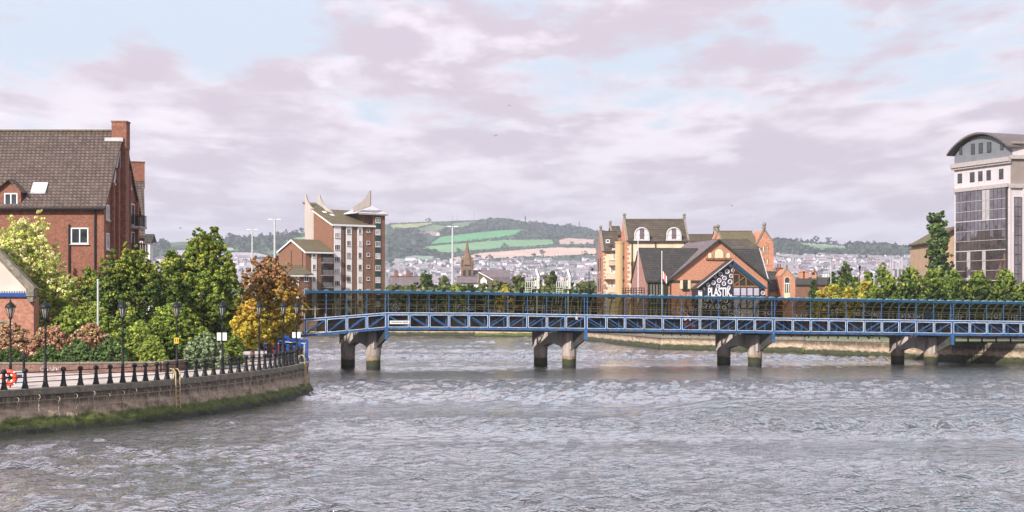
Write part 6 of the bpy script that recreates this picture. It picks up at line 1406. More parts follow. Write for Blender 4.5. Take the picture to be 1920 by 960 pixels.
# ---- mid-distance roofs
ridged('terrace_house', 'long dark roofed terrace with chimneys between the arched house and the yellow trees', 1491, 1562, 522, 533, 335, 4, 'brick_brown', 'slate_dark', 2, gables='r', finials=False, cat='house')
for px in (1504, 1512, 1528): 
    t = Thing('chimney_stack', {1504: 'leftmost brick chimney on the dark terrace roof', 1512: 'middle brick chimney on the dark terrace roof', 1528: 'rightmost brick chimney on the dark terrace roof'}[px], 'chimney', XX(px, 339), 339, ZZ(523, 339)-.3); mb = MB(); mb.box(-.8, .5, -.4, .4, t.zb, t.zb+1.9); mb.box(-.9, .6, -.5, .5, t.zb+1.901, t.zb+2.1); t.part('stack', mb, M('brick_orange')); mb = MB(); mb.lathe((-.4, 0, t.zb+2.1), [(.17, 0), (.13, .6)], 8); t.part('pot', mb, M('brick_orange'))
t, W, ze, zr = ridged('terrace_house', 'low long purple slate roof between the tower and the dark green tree', 728, 800, 519, 537, 400, 5, 'brick_pink', 'slate_purple', 2, gables='r', finials=False, cat='house')
for px in (743, 765): mb = MB(); x = XX(px, 405)-t.ox; mb.box(x-.5, x+.5, 4.4, 5.6, zr, zr+1.8); t.part('chimney', mb, M('brick_brown'))
ridged('slate_house', 'grey slate roof below the church spire', 856, 896, 519, 530, 420, 5, 'white_render', 'slate_purple', 2, gables='lr', finials=False, cat='house')
t = Thing('white_gable_house', 'white gabled house with green cladding right of the church spire', 'house', XX(898, 400), 400, 2); e4 = lambda px, py: (XX(px, 400)-t.ox, 0, ZZ(py, 400))
mb = MB(); mb.prism([e4(898, 590), e4(898, 511), e4(922, 525), e4(922, 590)], (0, 8, 0)); t.part('wall', mb, M('tile_moss')); mb = MB(); a, b_ = Vector(e4(897, 510)), Vector(e4(925, 525.5)); mb.bar(a, b_, .5, .25); t.part('roof_edge', mb, M('white_paint')); mb = MB(); mb.prism([e4(901, 590), e4(901, 525), e4(907, 519), e4(913, 526), e4(913, 590)], (0, -.3, 0)); t.part('white_gable', mb, M('white_render'))
t = Thing('brick_gable_house', 'orange gabled house among the trees left of the yellow apartments', 'house', XX(1083, 420), 420, 2); e5 = lambda px, py: (XX(px, 420)-t.ox, 0, ZZ(py, 420)); mb = MB(); mb.prism([e5(1083, 590), e5(1083, 531), e5(1092, 524.5), e5(1102, 531), e5(1102, 590)], (0, 9, 0)); t.part('wall', mb, M('brick_orange')); mb = MB(); mb.bar(Vector(e5(1081, 532)), Vector(e5(1092, 524)), .6, .3); mb.bar(Vector(e5(1092, 524)), Vector(e5(1104, 532)), .6, .3); t.part('roof_edge', mb, M('lead_pale'))
def scatter_leaves(name, pts, size, pal, kind='stuff', seed=1, per=10, spread=(6, 6, 4), cat=None, label=None):
    rg = np.random.default_rng(seed); pts = np.array(pts); n = len(pts)*per
    c = np.repeat(pts, per, 0); e = rg.normal(size=(n, 3)); e /= np.linalg.norm(e, axis=1)[:, None]; e[:, 2] = np.abs(e[:, 2])
    k = np.repeat(rg.uniform(.6, 1.3, len(pts)), per)[:, None]; p = c+e*np.array(spread)*k
    nrm = e+rg.normal(0, .4, (n, 3)); nrm /= np.linalg.norm(nrm, axis=1)[:, None]; a = np.cross(nrm, rg.normal(size=(n, 3))); a /= np.linalg.norm(a, axis=1)[:, None]; b = np.cross(nrm, a)
    sz = size*rg.uniform(.6, 1.4, n)[:, None]; V = np.stack([p-a*sz, p+b*sz*.7, p+a*sz, p-b*sz*.7], 1)
    me = bpy.data.meshes.new(name); me.from_pydata(V.reshape(-1, 3).tolist(), [], [(4*i, 4*i+1, 4*i+2, 4*i+3) for i in range(n)])
    tn = np.repeat(rg.uniform(.6, 1.3, len(pts)), per)*rg.uniform(.85, 1.15, n); pl = np.array(pal)[rg.integers(0, len(pal), n)]*tn[:, None]
    at = me.color_attributes.new('tint', 'FLOAT_COLOR', 'POINT'); c4 = np.ones((n, 4, 4), np.float32); c4[:, :, :3] = np.clip(pl, 0, 1)[:, None, :]; at.data.foreach_set('color', c4.reshape(-1)); me.materials.append(MATS['leaf_dry'])
    return tag(link(name, me), kind=kind)
# ------------------------------------------------------------------ trees and shrubs of the left bank
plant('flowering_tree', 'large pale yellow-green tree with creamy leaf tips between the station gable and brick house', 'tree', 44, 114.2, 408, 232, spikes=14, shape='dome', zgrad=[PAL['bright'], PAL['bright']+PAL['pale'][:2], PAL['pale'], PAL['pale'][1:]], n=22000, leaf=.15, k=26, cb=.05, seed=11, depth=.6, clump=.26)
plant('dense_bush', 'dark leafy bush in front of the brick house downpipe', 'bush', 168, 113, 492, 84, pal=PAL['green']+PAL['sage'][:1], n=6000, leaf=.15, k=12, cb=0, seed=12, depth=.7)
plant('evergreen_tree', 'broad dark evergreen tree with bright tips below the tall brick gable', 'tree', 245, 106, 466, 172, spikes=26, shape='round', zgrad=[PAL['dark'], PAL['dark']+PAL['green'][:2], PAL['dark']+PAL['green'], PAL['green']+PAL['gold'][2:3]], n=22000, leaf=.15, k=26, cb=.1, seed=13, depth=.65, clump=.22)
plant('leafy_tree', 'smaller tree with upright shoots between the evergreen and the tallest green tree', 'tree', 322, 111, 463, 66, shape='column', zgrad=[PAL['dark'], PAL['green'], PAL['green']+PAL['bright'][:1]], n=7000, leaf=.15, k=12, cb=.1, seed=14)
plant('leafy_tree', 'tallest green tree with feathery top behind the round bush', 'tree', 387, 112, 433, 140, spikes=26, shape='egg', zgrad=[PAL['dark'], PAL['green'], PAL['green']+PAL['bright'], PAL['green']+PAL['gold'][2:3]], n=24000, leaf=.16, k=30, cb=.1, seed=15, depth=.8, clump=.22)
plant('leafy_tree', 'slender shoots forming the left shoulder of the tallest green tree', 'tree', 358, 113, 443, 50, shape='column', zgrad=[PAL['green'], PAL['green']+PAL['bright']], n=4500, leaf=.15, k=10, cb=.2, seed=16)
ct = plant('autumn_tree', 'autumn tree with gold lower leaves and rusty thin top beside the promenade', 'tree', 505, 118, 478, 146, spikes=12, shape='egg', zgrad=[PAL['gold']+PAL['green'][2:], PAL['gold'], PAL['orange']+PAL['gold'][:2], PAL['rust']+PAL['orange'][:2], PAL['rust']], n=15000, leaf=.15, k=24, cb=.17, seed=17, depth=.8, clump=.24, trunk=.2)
plant('autumn_tree', 'lower gold and green tree in front of the rusty one, with bare trunk', 'tree', 472, 110, 560, 92, shape='round', zgrad=[PAL['gold']+PAL['green'][2:], PAL['gold'], PAL['gold']+PAL['orange']], n=7000, leaf=.14, k=14, cb=.24, seed=18, trunk=.16)
plant('autumn_tree', 'rust-tinted right limb of autumn growth overhanging the blue stair', 'tree', 545, 121, 545, 52, shape='round', zgrad=[PAL['gold']+PAL['green'][1:2], PAL['orange'], PAL['orange']+PAL['rust']], n=4500, leaf=.15, k=10, cb=.3, seed=19)
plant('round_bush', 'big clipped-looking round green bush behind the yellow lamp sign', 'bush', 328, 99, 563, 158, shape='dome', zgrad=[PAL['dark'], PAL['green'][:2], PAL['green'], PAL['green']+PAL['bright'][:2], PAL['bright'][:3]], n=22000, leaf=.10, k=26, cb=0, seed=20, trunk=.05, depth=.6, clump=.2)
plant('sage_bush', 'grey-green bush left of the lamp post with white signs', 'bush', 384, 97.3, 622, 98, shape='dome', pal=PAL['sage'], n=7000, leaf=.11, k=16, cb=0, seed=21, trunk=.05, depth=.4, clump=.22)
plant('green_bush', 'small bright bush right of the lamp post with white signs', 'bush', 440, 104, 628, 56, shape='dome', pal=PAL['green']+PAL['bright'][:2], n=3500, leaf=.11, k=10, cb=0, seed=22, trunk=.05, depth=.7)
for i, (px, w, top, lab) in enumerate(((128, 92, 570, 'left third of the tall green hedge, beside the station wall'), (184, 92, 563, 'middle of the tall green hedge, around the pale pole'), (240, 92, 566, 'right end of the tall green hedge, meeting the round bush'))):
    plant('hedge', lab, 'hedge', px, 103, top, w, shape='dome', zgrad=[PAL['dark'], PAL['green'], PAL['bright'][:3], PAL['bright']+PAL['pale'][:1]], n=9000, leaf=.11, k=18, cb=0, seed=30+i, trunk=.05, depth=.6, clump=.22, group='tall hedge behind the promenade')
for i, (px, w, top, D, lab) in enumerate(((22, 110, 603, 98.5, 'pink bracken clump below the station wall'), (98, 110, 606, 98, 'pink bracken clump behind the second lamp post'), (168, 110, 604, 98, 'pink bracken clump above the dark ferns'))):
    plant('bracken', lab, 'bracken', px, D, top, w, shape='dome', zgrad=[PAL['bracken'][:3], PAL['bracken'], PAL['bracken']+PAL['orange'][:1]+PAL['bright'][:1]], n=8000, leaf=.12, k=16, cb=0, seed=40+i, trunk=.04, mat='leaf_dry', depth=.35, clump=.3, up=.5, group='pink bracken on the bank')
for i, (px, w, top, D, pal, lab) in enumerate(((18, 96, 652, 95.4, 'dark', 'darkest low shrub at the left edge behind the lifebuoy'), (92, 76, 646, 95, 'fern', 'dark ferns behind the second lamp post'), (146, 84, 634, 94.8, 'fern', 'dark ferns in the middle of the low wall'), (206, 84, 632, 94.8, 'fern', 'dark ferns left of the third lamp post'), (262, 66, 598, 96, 'bright', 'light yellow-green shrub right of the third lamp post'), (288, 60, 628, 95.5, 'bright', 'yellow-green shrub at the foot of the round bush'))):
    plant('fern_shrub' if pal == 'fern' else 'green_bush', lab, 'shrub', px, D, top, w, shape='dome', pal=PAL[pal], n=6500, leaf=.11, k=14, cb=0, seed=50+i, trunk=.04, depth=.35, clump=.26, group='low shrubs behind the brick wall')
plant('dark_bush', 'dark hedge in the shade behind the autumn tree trunks', 'bush', 474, 136, 630, 76, shape='dome', pal=PAL['dark'], n=4500, leaf=.16, k=12, cb=0, seed=61, trunk=.05, zb=2.3)
plant('green_bush', 'bushes filling the gap behind the lamp with white signs', 'bush', 425, 122, 590, 80, shape='dome', pal=PAL['dark']+PAL['green'], n=5000, leaf=.16, k=12, cb=0, seed=62, trunk=.05)
plant('dark_bush', 'dark ivy bank behind the autumn tree', 'bush', 530, 142, 610, 60, shape='dome', pal=PAL['dark']+PAL['green'][:1], n=3500, leaf=.18, k=10, cb=0, seed=63, trunk=.05)

# ------------------------------------------------------------------ trees beyond the bridge
MIDT = [(748, 300, 536, 46, 'mid', 'brownish bush left of the dark green tree beyond the bridge'), (799, 310, 506, 42, 'dark', 'dark green rounded tree left of the tall white mast beyond the bridge'), (774, 296, 533, 40, 'mid', 'low olive bush in front of the purple slate roof'), (832, 318, 515, 36, 'mid', 'olive tree just left of the tall white mast'),
 (856, 292, 531, 40, 'green', 'green bush at the foot of the tall white mast'), (882, 295, 532, 36, 'dark', 'dark bush below the church spire'), (905, 300, 528, 34, 'mid', 'olive bush in front of the white gabled house'), (932, 305, 522, 40, 'mid', 'olive tree right of the white gabled house'), (947, 290, 534, 30, 'gold', 'small yellowing bush among the olive trees'), (973, 312, 511, 52, 'mid', 'broad olive tree left of the first signal mast'), (1003, 316, 518, 36, 'mid', 'olive tree between the two signal masts, left part'), (1030, 312, 513, 48, 'mid', 'broad olive tree between the two signal masts'), (1062, 305, 522, 36, 'dark', 'dark tree behind the second signal mast'), (1084, 300, 532, 34, 'mid', 'olive bush in front of the orange gabled house'), (1108, 300, 524, 28, 'green', 'green tree touching the yellow apartments')]
for i, (px, D, top, w, pal, lab) in enumerate(MIDT):
    plant('leafy_tree', lab, 'tree', px, D, top, w*1.7, zb=1.95, shape='dome', pal=PAL[pal], n=6500, leaf=.30, k=14, cb=.02, seed=70+i, trunk=.2, group='trees beyond the bridge', clump=.28)
rs_ = random.Random(9); sp = []
for i in range(900):
    px = rs_.uniform(732, 1120); D = rs_.uniform(293, 299); zt = ZZ(538+6*math.sin(px*.05)+4*math.sin(px*.17), D); sp.append((XX(px, D), D, 1.9+(zt-2.5)*rs_.random()**.7))
for i in range(420):
    px = rs_.uniform(150, 545); D = rs_.uniform(232, 262); sp.append((XX(px, D), D, 1.9+rs_.uniform(.5, 5.5)*(.7+.3*math.sin(px*.06))))
scatter_leaves('riverside_undergrowth', sp, .42, PAL['mid']+PAL['dark'], per=14, spread=(1.1, 1.1, .8), seed=8)
t = plant('palm_tree', 'dark spiky tree top above the olive trees between the signal masts', 'tree', 1037, 318, 507, 26, zb=1.95, shape='cone', pal=PAL['dark'], n=900, leaf=.4, k=6, cb=.7, seed=90, trunk=.2)
GOLD = [(1526, 226, 524, 22, 'dark', 'dark narrow tree at the left end of the yellow trees'), (1541, 214, 541, 32, 'gold', 'lowest yellow tree next to the arched brick house'), (1560, 216, 528, 30, 'gold', 'yellow tree second along from the arched brick house'), (1578, 222, 520, 30, 'green', 'green and yellow tree in the middle of the yellow trees'), (1590, 212, 536, 20, 'gold', 'slim yellow tree in front of the green and yellow one'), (1604, 220, 517, 30, 'green', 'green tree behind two yellow columns'), (1619, 213, 522, 26, 'gold', 'tallest yellow columnar tree, right of the others'), (1585, 252, 488, 44, 'dark', 'tall dark tree rising behind the yellow trees'), (1562, 250, 506, 30, 'dark', 'dark bushy tree left of the tall dark one'), (1628, 262, 500, 40, 'green', 'mid green tree behind the right-hand yellow tree'), (1654, 262, 491, 46, 'green', 'feathery green tree left of the distant church tower')]
for i, (px, D, top, w, pal, lab) in enumerate(GOLD):
    plant('autumn_tree' if pal == 'gold' else 'leafy_tree', lab, 'tree', px, D, top, w*1.35, zb=2.0, shape='column' if pal == 'gold' else 'egg', pal=PAL[pal]+(PAL['bright'][1:3] if pal == 'gold' else []), n=7000, leaf=.23, k=18, cb=.02, seed=100+i, trunk=.16, group='trees right of the pub', clump=.28)
ROW = [(1640, 203, 533, 44, 'low gold-tipped dome tree at the left end of the clipped row'), (1668, 200, 512, 50, 'gold-tipped dome tree second in the clipped row'), (1705, 204, 496, 58, 'highest dome tree of the clipped row'), (1744, 200, 503, 46, 'dome tree below the poplar'), (1760, 206, 500, 44, 'dome tree half hidden behind its neighbour under the poplar'), (1791, 199, 504, 52, 'dome tree below the left edge of the office'), (1836, 198, 506, 56, 'dome tree below the middle of the office'), (1884, 196, 502, 56, 'dome tree below the right corner of the office'), (1921, 195, 524, 50, 'dome tree cut by the right edge of the picture')]
for i, (px, D, top, w, lab) in enumerate(ROW):
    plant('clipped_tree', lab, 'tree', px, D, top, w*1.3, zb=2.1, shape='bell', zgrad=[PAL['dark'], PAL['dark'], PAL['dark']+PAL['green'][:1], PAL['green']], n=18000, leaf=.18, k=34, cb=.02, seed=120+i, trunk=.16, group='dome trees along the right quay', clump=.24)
plant('poplar_tree', 'tall leaning grey-green poplar left of the office', 'tree', 1768, 236, 392, 54, zb=2.1, shape='column', pal=PAL['sage'][:2]+PAL['fern']+PAL['dark'], n=15000, leaf=.25, k=26, cb=.05, seed=140, trunk=.25, clump=.3, lean=-.06)

# ------------------------------------------------------------------ hillside: woods, hedgerows, single trees, houses
def ter(px, py): return np.array(terr(px, py))
rnd = random.Random(77)
def fill(poly, n):
    xs = [p[0] for p in poly]; ys = [p[1] for p in poly]; out = []
    while len(out) < n:
        x, y = rnd.uniform(min(xs), max(xs)), rnd.uniform(min(ys), max(ys))
        if inpoly(x, y, poly): out.append(ter(x, y))
    return out
WOODS = [([(728, 436), (770, 432), (800, 440), (790, 462), (770, 470), (728, 462)], 130), ([(820, 437), (870, 432), (905, 414), (940, 415), (985, 420), (985, 428), (900, 434), (830, 444)], 240), ([(985, 420), (1060, 427), (1118, 434), (1118, 447), (1060, 445), (1040, 449), (965, 448), (985, 436)], 330),
 ([(820, 484), (842, 480), (842, 492), (822, 492)], 50), ([(775, 474), (820, 476), (818, 480), (775, 479)], 40), ([(1452, 456), (1482, 455), (1500, 466), (1540, 476), (1700, 470), (1740, 470), (1740, 480), (1600, 484), (1530, 481), (1452, 474)], 420), ([(1590, 461), (1740, 468), (1740, 474), (1590, 476)], 200), ([(440, 462), (560, 456), (570, 464), (520, 470), (450, 470)], 60), ([(410, 455), (480, 451), (560, 443), (520, 455), (470, 460), (410, 464)], 110), ([(260, 462), (310, 458), (310, 478), (290, 484), (260, 480)], 110), ([(1118, 436), (1290, 448), (1290, 470), (1118, 460)], 100), ([(1300, 450), (1460, 456), (1460, 470), (1300, 470)], 90), ([(735, 465), (765, 468), (760, 480), (735, 486)], 30)]
pts = []
for poly, n in WOODS: pts += fill(poly, n)
scatter_leaves('hill_woods', pts, 5.5, PAL['hill'], per=16, spread=(9, 9, 8), seed=3)
pts = []
for poly, c in FIELDS:
    for a, b_ in zip(poly, poly[1:]+poly[:1]):
        L_ = math.hypot(a[0]-b_[0], (a[1]-b_[1])*4); m = max(2, int(L_/2.0))
        for i in range(m):
            if rnd.random() < .8: f = i/m; pts.append(ter(a[0]+(b_[0]-a[0])*f+rnd.uniform(-.6, .6), a[1]+(b_[1]-a[1])*f+rnd.uniform(-.3, .3)))
scatter_leaves('hedgerow_foliage', pts, 2.0, PAL['hill'], per=8, spread=(3, 3, 3), seed=4)
pts = fill([(728, 492), (845, 491), (1120, 488), (1120, 545), (728, 545)], 420)+fill([(1452, 484), (1742, 484), (1742, 540), (1452, 540)], 420)+fill([(-200, 480), (570, 486), (570, 560), (-200, 560)], 420)
scatter_leaves('town_foliage', pts, 2.4, [(0.05, 0.08, 0.06), (0.07, 0.10, 0.07)], per=8, spread=(5, 5, 5), seed=5)
# single trees on the skyline and in the fields (base pixel row, height and width in photo pixels)
HT = [(286, 459, 11, 14), (303, 457, 7, 10), (415, 454, 13, 10), (432, 454, 19, 24), (445, 454, 16, 18), (459, 453, 13, 12), (470, 453, 14, 18), (489, 451, 16, 13), (506, 450, 15, 12), (522, 447, 15, 15), (535, 445, 15, 18), (549, 442, 11, 8), (556, 440, 12, 9), (565, 438, 14, 11),
 (803, 417, 9, 13), (861, 477, 13, 16), (947, 469, 14, 17), (896, 488, 13, 16), (918, 487, 12, 14), (866, 491, 11, 8), (1016, 480, 13, 14), (1001, 481, 7, 9), (1071, 463, 11, 16), (1090, 465, 11, 12), (1103, 465, 12, 13), (1116, 465, 11, 12), (1096, 481, 13, 12), (1074, 484, 7, 12), (1068, 427, 9, 14), (1005, 421, 8, 10), (1020, 423, 8, 14),
 (1318, 449, 9, 12), (1329, 449, 11, 12), (1468, 457, 15, 22), (1481, 457, 10, 14), (1496, 455, 10, 20), (1513, 455, 7, 8), (1530, 456, 15, 13), (1522, 456, 9, 10), (1553, 458, 14, 16), (1566, 459, 9, 14), (1590, 461, 8, 6), (1638, 465, 15, 12), (1650, 466, 9, 14), (1690, 467, 5, 10), (1715, 468, 7, 14), (1732, 468, 7, 12), (1490, 472, 13, 16), (1507, 474, 12, 14), (1522, 474, 11, 16), (1561, 474, 12, 24), (1612, 492, 16, 22)]
def place_word(px):
    if px < 320: return 'left of the tallest green tree'
    if px < 400: return 'behind the tall green trees'
    if px < 580: return 'left of the concrete-finned tower'
    if px < 900: return 'between the tower and the spire'
    if px < 1120: return 'right of the spire'
    if px < 1440: return 'above the pub roofs'
    return 'right of the brick gable tower'
for i, (px, py, h, w) in enumerate(HT):
    b = terr(px, py); D = b.y; hh = h/F*D; ww = w/F*D/2
    sky = py < interp(RIDGE, px)+6
    t = Thing('hill_tree', '%s%s on the %s %s' % ('broad ' if w > h+2 else ('small ' if h < 10 else ''), 'dark tree', 'skyline' if sky else 'hillside', place_word(px)), 'tree', b.x, b.y, b.z-1, 0, 'single dark trees on the hills')
    lb = [(0, 0, hh*.62, ww*.8, ww*.8, hh*.34), (-ww*.35, 0, hh*.5, ww*.6, ww*.5, hh*.3), (ww*.35, 0, hh*.52, ww*.6, ww*.5, hh*.3), (0, 0, hh*.8, ww*.5, ww*.5, hh*.22)]
    cloud_of_leaves('crown', lb, 420, max(1.0, hh*.065), PAL['hill'], MATS['leaf_dry'], t.root, 200+i, clump=.4)
    mb = MB(); mb.tube([(0, 0, t.zb-3), (0, 0, t.zb+hh*.5)], [hh*.05, hh*.03], 6); t.part('trunk', mb, M('bark'))
# houses of the town below the hills: a few kinds copied one by one
def house_mesh(kind, wall, roof):
    mb = MB(); w, d, h, r = kind
    mb.prism([(-w/2, -d/2, -2), (-w/2, -d/2, h), (-w/2, 0, h+r), (-w/2, d/2, h), (-w/2, d/2, -2)], (w, 0, 0), 0)
    mb.prism([(-w/2-.3, -d/2-.4, h-.1), (-w/2-.3, 0, h+r+.3), (-w/2-.3, d/2+.4, h-.1), (-w/2-.3, d/2+.4, h-.5), (-w/2-.3, 0, h+r-.1), (-w/2-.3, -d/2-.4, h-.5)], (w+.6, 0, 0), 1)
    mb.box(-w*.3, -w*.3+1, -.5, .5, h+r-.5, h+r+1.4, 2)
    for q in range(int(w/4)):
        for z in (1.2, 3.8):
            if z+1.4 < h: x = -w/2+2+q*4; mb.box(x-.8, x+.8, -d/2-.06, -d/2-.01, z, z+1.4, 2)
    me = bpy.data.meshes.new('hill_house'); me.from_pydata([tuple(v) for v in mb.v], [], mb.f)
    for m in M(wall, roof, 'hill_slate'): me.materials.append(m)
    me.polygons.foreach_set('material_index', mb.m); me.update(); return me
HM = [(house_mesh((10, 8, 5.5, 3.2), 'hill_white', 'hill_slate_light'), 'white walled house with pale slate roof'), (house_mesh((18, 8, 5.5, 3), 'hill_grey', 'hill_slate_light'), 'long grey-lilac house'), (house_mesh((9, 9, 6, 3.5), 'hill_rose', 'hill_slate'), 'rose coloured house with dark roof'), (house_mesh((12, 8, 4, 3), 'hill_white', 'hill_slate'), 'low white house with dark roof'), (house_mesh((22, 9, 6, 3.2), 'hill_rose', 'hill_slate_light'), 'long pinkish terrace'), (house_mesh((14, 8, 5, 3), 'hill_grey', 'hill_red'), 'grey house with reddish roof')]
HR = random.Random(21); hp = []
for reg, n in (((735, 1118, 492, 538), 150), ((1455, 1742, 486, 534), 115), ((300, 570, 484, 500), 12)):
    for i in range(n): hp.append((HR.uniform(reg[0], reg[1]), reg[2]+(reg[3]-reg[2])*HR.random()**.8))
hp += [(790+i*4.5, 441+HR.uniform(-2, 2)) for i in range(8)]
hp.sort(key=lambda q: -q[1])
def where(px, py):
    if px < 600: return 'in the mist left of the tower'
    if px < 735: return 'behind the tower'
    if px < 860: return 'left of the spire' if py > 460 else 'high on the hill left of the spire'
    if px < 960: return 'just right of the spire'
    if px < 1120: return 'between the spire and the yellow apartments'
    if px < 1560: return 'right of the brick gable tower'
    if px < 1660: return 'above the yellow trees'
    return 'above the dome trees'
first = {}
for i, (px, py) in enumerate(hp):
    k = HR.choice([0, 0, 0, 1, 2, 3, 3, 4, 5]); b = terr(px, py)
    o = bpy.data.objects.new('hill_house', HM[k][0]); COL.objects.link(o); o.location = b; o.rotation_euler = (0, 0, HR.choice([0, .3, -.4, .9, 1.57, -.8])); s_ = HR.uniform(.85, 1.25); o.scale = (s_, s_, s_)
    tag(o, HM[k][1]+' '+where(px, py), 'house', 'houses of the town on the hillside')
# the countless further roofs, too many and too small to tell apart
mb = MB()
for i in range(560):
    px, py = (HR.uniform(-150, 560), HR.uniform(500, 560)) if i % 4 == 3 else (HR.uniform(730, 1120), HR.uniform(489, 520)) if i % 2 else (HR.uniform(1452, 1744), HR.uniform(483, 516)); b = terr(px, py); a = HR.choice([0, .4, -.5, 1.2]); w, d, h, r = HR.uniform(8, 20), 8, HR.uniform(4, 6), 3
    c_, s_ = math.cos(a), math.sin(a); tr_ = lambda x, y, z: (b.x+x*c_-y*s_, b.y+x*s_+y*c_, b.z+z); wm = HR.choice([0, 0, 1, 2]); rm_ = HR.choice([3, 4, 4])
    mb.prism([tr_(-w/2, -d/2, -2), tr_(-w/2, -d/2, h), tr_(-w/2, 0, h+r), tr_(-w/2, d/2, h), tr_(-w/2, d/2, -2)], (w*c_, w*s_, 0), wm)
    mb.quad(tr_(-w/2-.3, -d/2-.3, h+.1), tr_(w/2+.3, -d/2-.3, h+.1), tr_(w/2+.3, 0, h+r+.2), tr_(-w/2-.3, 0, h+r+.2), rm_)
tag(mesh_obj('distant_rooftops', mb.v, mb.f, M('hill_white', 'hill_rose', 'hill_grey', 'hill_slate', 'hill_slate_light'), mb.m, fix=False), kind='stuff')
b = terr(1608, 462.5); t = Thing('farmhouse', 'white farmhouse with dark roof on the skyline right of the brick gable tower', 'house', b.x, b.y, b.z)
mb = MB(); mb.prism([(-13, 0, b.z-2), (-13, 0, b.z+5.5), (-13, 4, b.z+8), (-13, 8, b.z+5.5), (-13, 8, b.z-2)], (26, 0, 0)); mb.prism([(-2, -3, b.z-2), (-2, -3, b.z+5), (2, -3, b.z+8), (6, -3, b.z+5), (6, -3, b.z-2)], (0, 5, 0)); t.part('wall', mb, M('hill_white'))
mb = MB(); mb.prism([(-13.5, -.4, b.z+5.5), (-13.5, 4, b.z+8.6), (-13.5, 8.4, b.z+5.5)], (27, 0, 0)); t.part('roof', mb, M('hill_slate'))
for x in (-10, -6, 9): mb = MB(); mb.box(x-.9, x+.9, -.1, -.02, b.z+1, b.z+4); t.part('window', mb, M('hill_slate'))
for px, y0, y1, lab in ((985, 418, 404, 'lattice mast on the skyline right of the spire'), (1086, 428, 414, 'solid mast on the skyline left of the yellow apartments'), (889, 414, 397, 'hair-thin mast on the highest part of the skyline'), (857, 416, 405, 'short thin mast on the skyline just left of the spire'), (849, 416, 404, 'thin mast on the skyline above the tall white street mast')):
    b = terr(px, y0); h = (y0-y1)/F*b.y; t = Thing('radio_mast', lab, 'mast', b.x, b.y, b.z-1); r = {985: 1.5, 1086: 1.0}.get(px, .4); mb = MB(); mb.tube([(0, 0, b.z-1), (0, 0, b.z+h)], [r, r*.7], 6); t.part('shaft', mb, M('dark_steel'))
    if px in (985, 1086): mb = MB(); mb.box(-r*1.6, r*1.6, -r, r, b.z+h*.55, b.z+h*.75); t.part('antenna', mb, M('dark_steel'))
# ------------------------------------------------------------------ masts, flags, cars, people, birds
def tallmast(px, top, D, arm, label):
    t = Thing('street_light', label, 'street light', XX(px, D), D, 1.95, 0, 'tall road lights beyond the river'); z = ZZ(top, D)
    mb = MB(); mb.tube([(0, 0, 1.95), (0, 0, z)], [.34, .17], 10); t.part('mast', mb, M('galvanised')); mb = MB(); a = arm/F*D/2; mb.bar((-a*.9, 0, z+.05), (a*.9, 0, z+.05), .12); t.part('arm', mb, M('galvanised'))
    for s_ in (-1, 1): mb = MB(); mb.hexa([(s_*a-.55, -.2, z), (s_*a+.55, -.2, z), (s_*a+.55, .2, z), (s_*a-.55, .2, z)], [(s_*a-.35, -.12, z+.22), (s_*a+.35, -.12, z+.22), (s_*a+.35, .12, z+.22), (s_*a-.35, .12, z+.22)]); t.part('lamp_head', mb, M('galvanised'))
tallmast(848.5, 425.5, 298, 13, 'tall white twin-headed road light in front of the green fields')
tallmast(515, 412, 300, 16, 'tall twin-headed road light left of the finned tower')
tallmast(473, 431, 345, 14, 'shorter twin-headed road light above the autumn tree')
def smallpost(px, y0, y1, D, label, name='lamp_post', arm=0, mat='black_iron'):
    t = Thing(name, label, 'lamp post', XX(px, D), D, 2); z = ZZ(y0, D); mb = MB(); mb.tube([(0, 0, 2), (0, 0, z)], [.11, .06], 8); t.part('post', mb, M(mat))
    mb = MB()
    if arm: mb.tube([(0, 0, z), (arm*.4, 0, z+.35), (arm, 0, z+.3)], .05, 6); mb.lathe((arm, 0, z-.2), [(.25, 0), (.28, .15), (.1, .4)], 8)
    else: mb.lathe((0, 0, z), [(.12, 0), (.22, .45), (.26, .5), (.08, .75)], 8)
    t.part('lantern', mb, M(mat))
smallpost(1104.5, 505, 550, 262, 'dark lamp post with a hooked lantern left of the yellow apartments', arm=.6)
smallpost(1558, 489, 550, 232, 'grey lamp post with long sloping arm above the yellow trees', arm=-2.2, mat='galvanised')
smallpost(1532, 513, 560, 236, 'black lamp post with small lantern before the dark terrace', arm=-.6)
smallpost(1612, 506, 560, 240, 'black post between the green and yellow trees')
smallpost(1639, 518, 560, 210, 'pale blue-grey post in front of the yellow trees', mat='galvanised')
smallpost(1084, 541, 560, 289, 'small pale lamp right of the second signal mast', arm=-.6, mat='galvanised')
def flagpole(px, y0, D, label, flag):
    t = Thing('flagpole', label, 'flagpole', XX(px, D), D, 2); z = ZZ(y0, D); mb = MB(); mb.tube([(0, 0, 2), (0, 0, z)], [.09, .05], 8); mb.lathe((0, 0, z), [(.09, 0), (.1, .1), (.02, .2)], 8); t.part('pole', mb, M('white_paint'))
    if flag:
        f = Thing('flag', 'limp red and white flag low on the right-hand white flagpole', 'flag', XX(px, D), D-.02, ZZ(523, D)); mb = MB(); zt = ZZ(506, D)
        for j in range(6):
            x0, x1 = .06+j*.12, .06+(j+1)*.12; y0_, y1_ = .06*math.sin(j*1.9), .06*math.sin((j+1)*1.9); mb.quad((x0, y0_, zt-j*.18-1.2), (x1, y1_, zt-(j+1)*.18-1.15), (x1, y1_, zt-(j+1)*.18), (x0, y0_, zt-j*.18), j % 2)
        f.part('cloth', mb, M('orange_plastic', 'white_paint'))
flagpole(1196.5, 440, 226, 'left-hand white flagpole in front of the pink gable of the pub', False)
flagpole(1241, 473, 226, 'right-hand white flagpole in front of the slate wing of the pub', True)
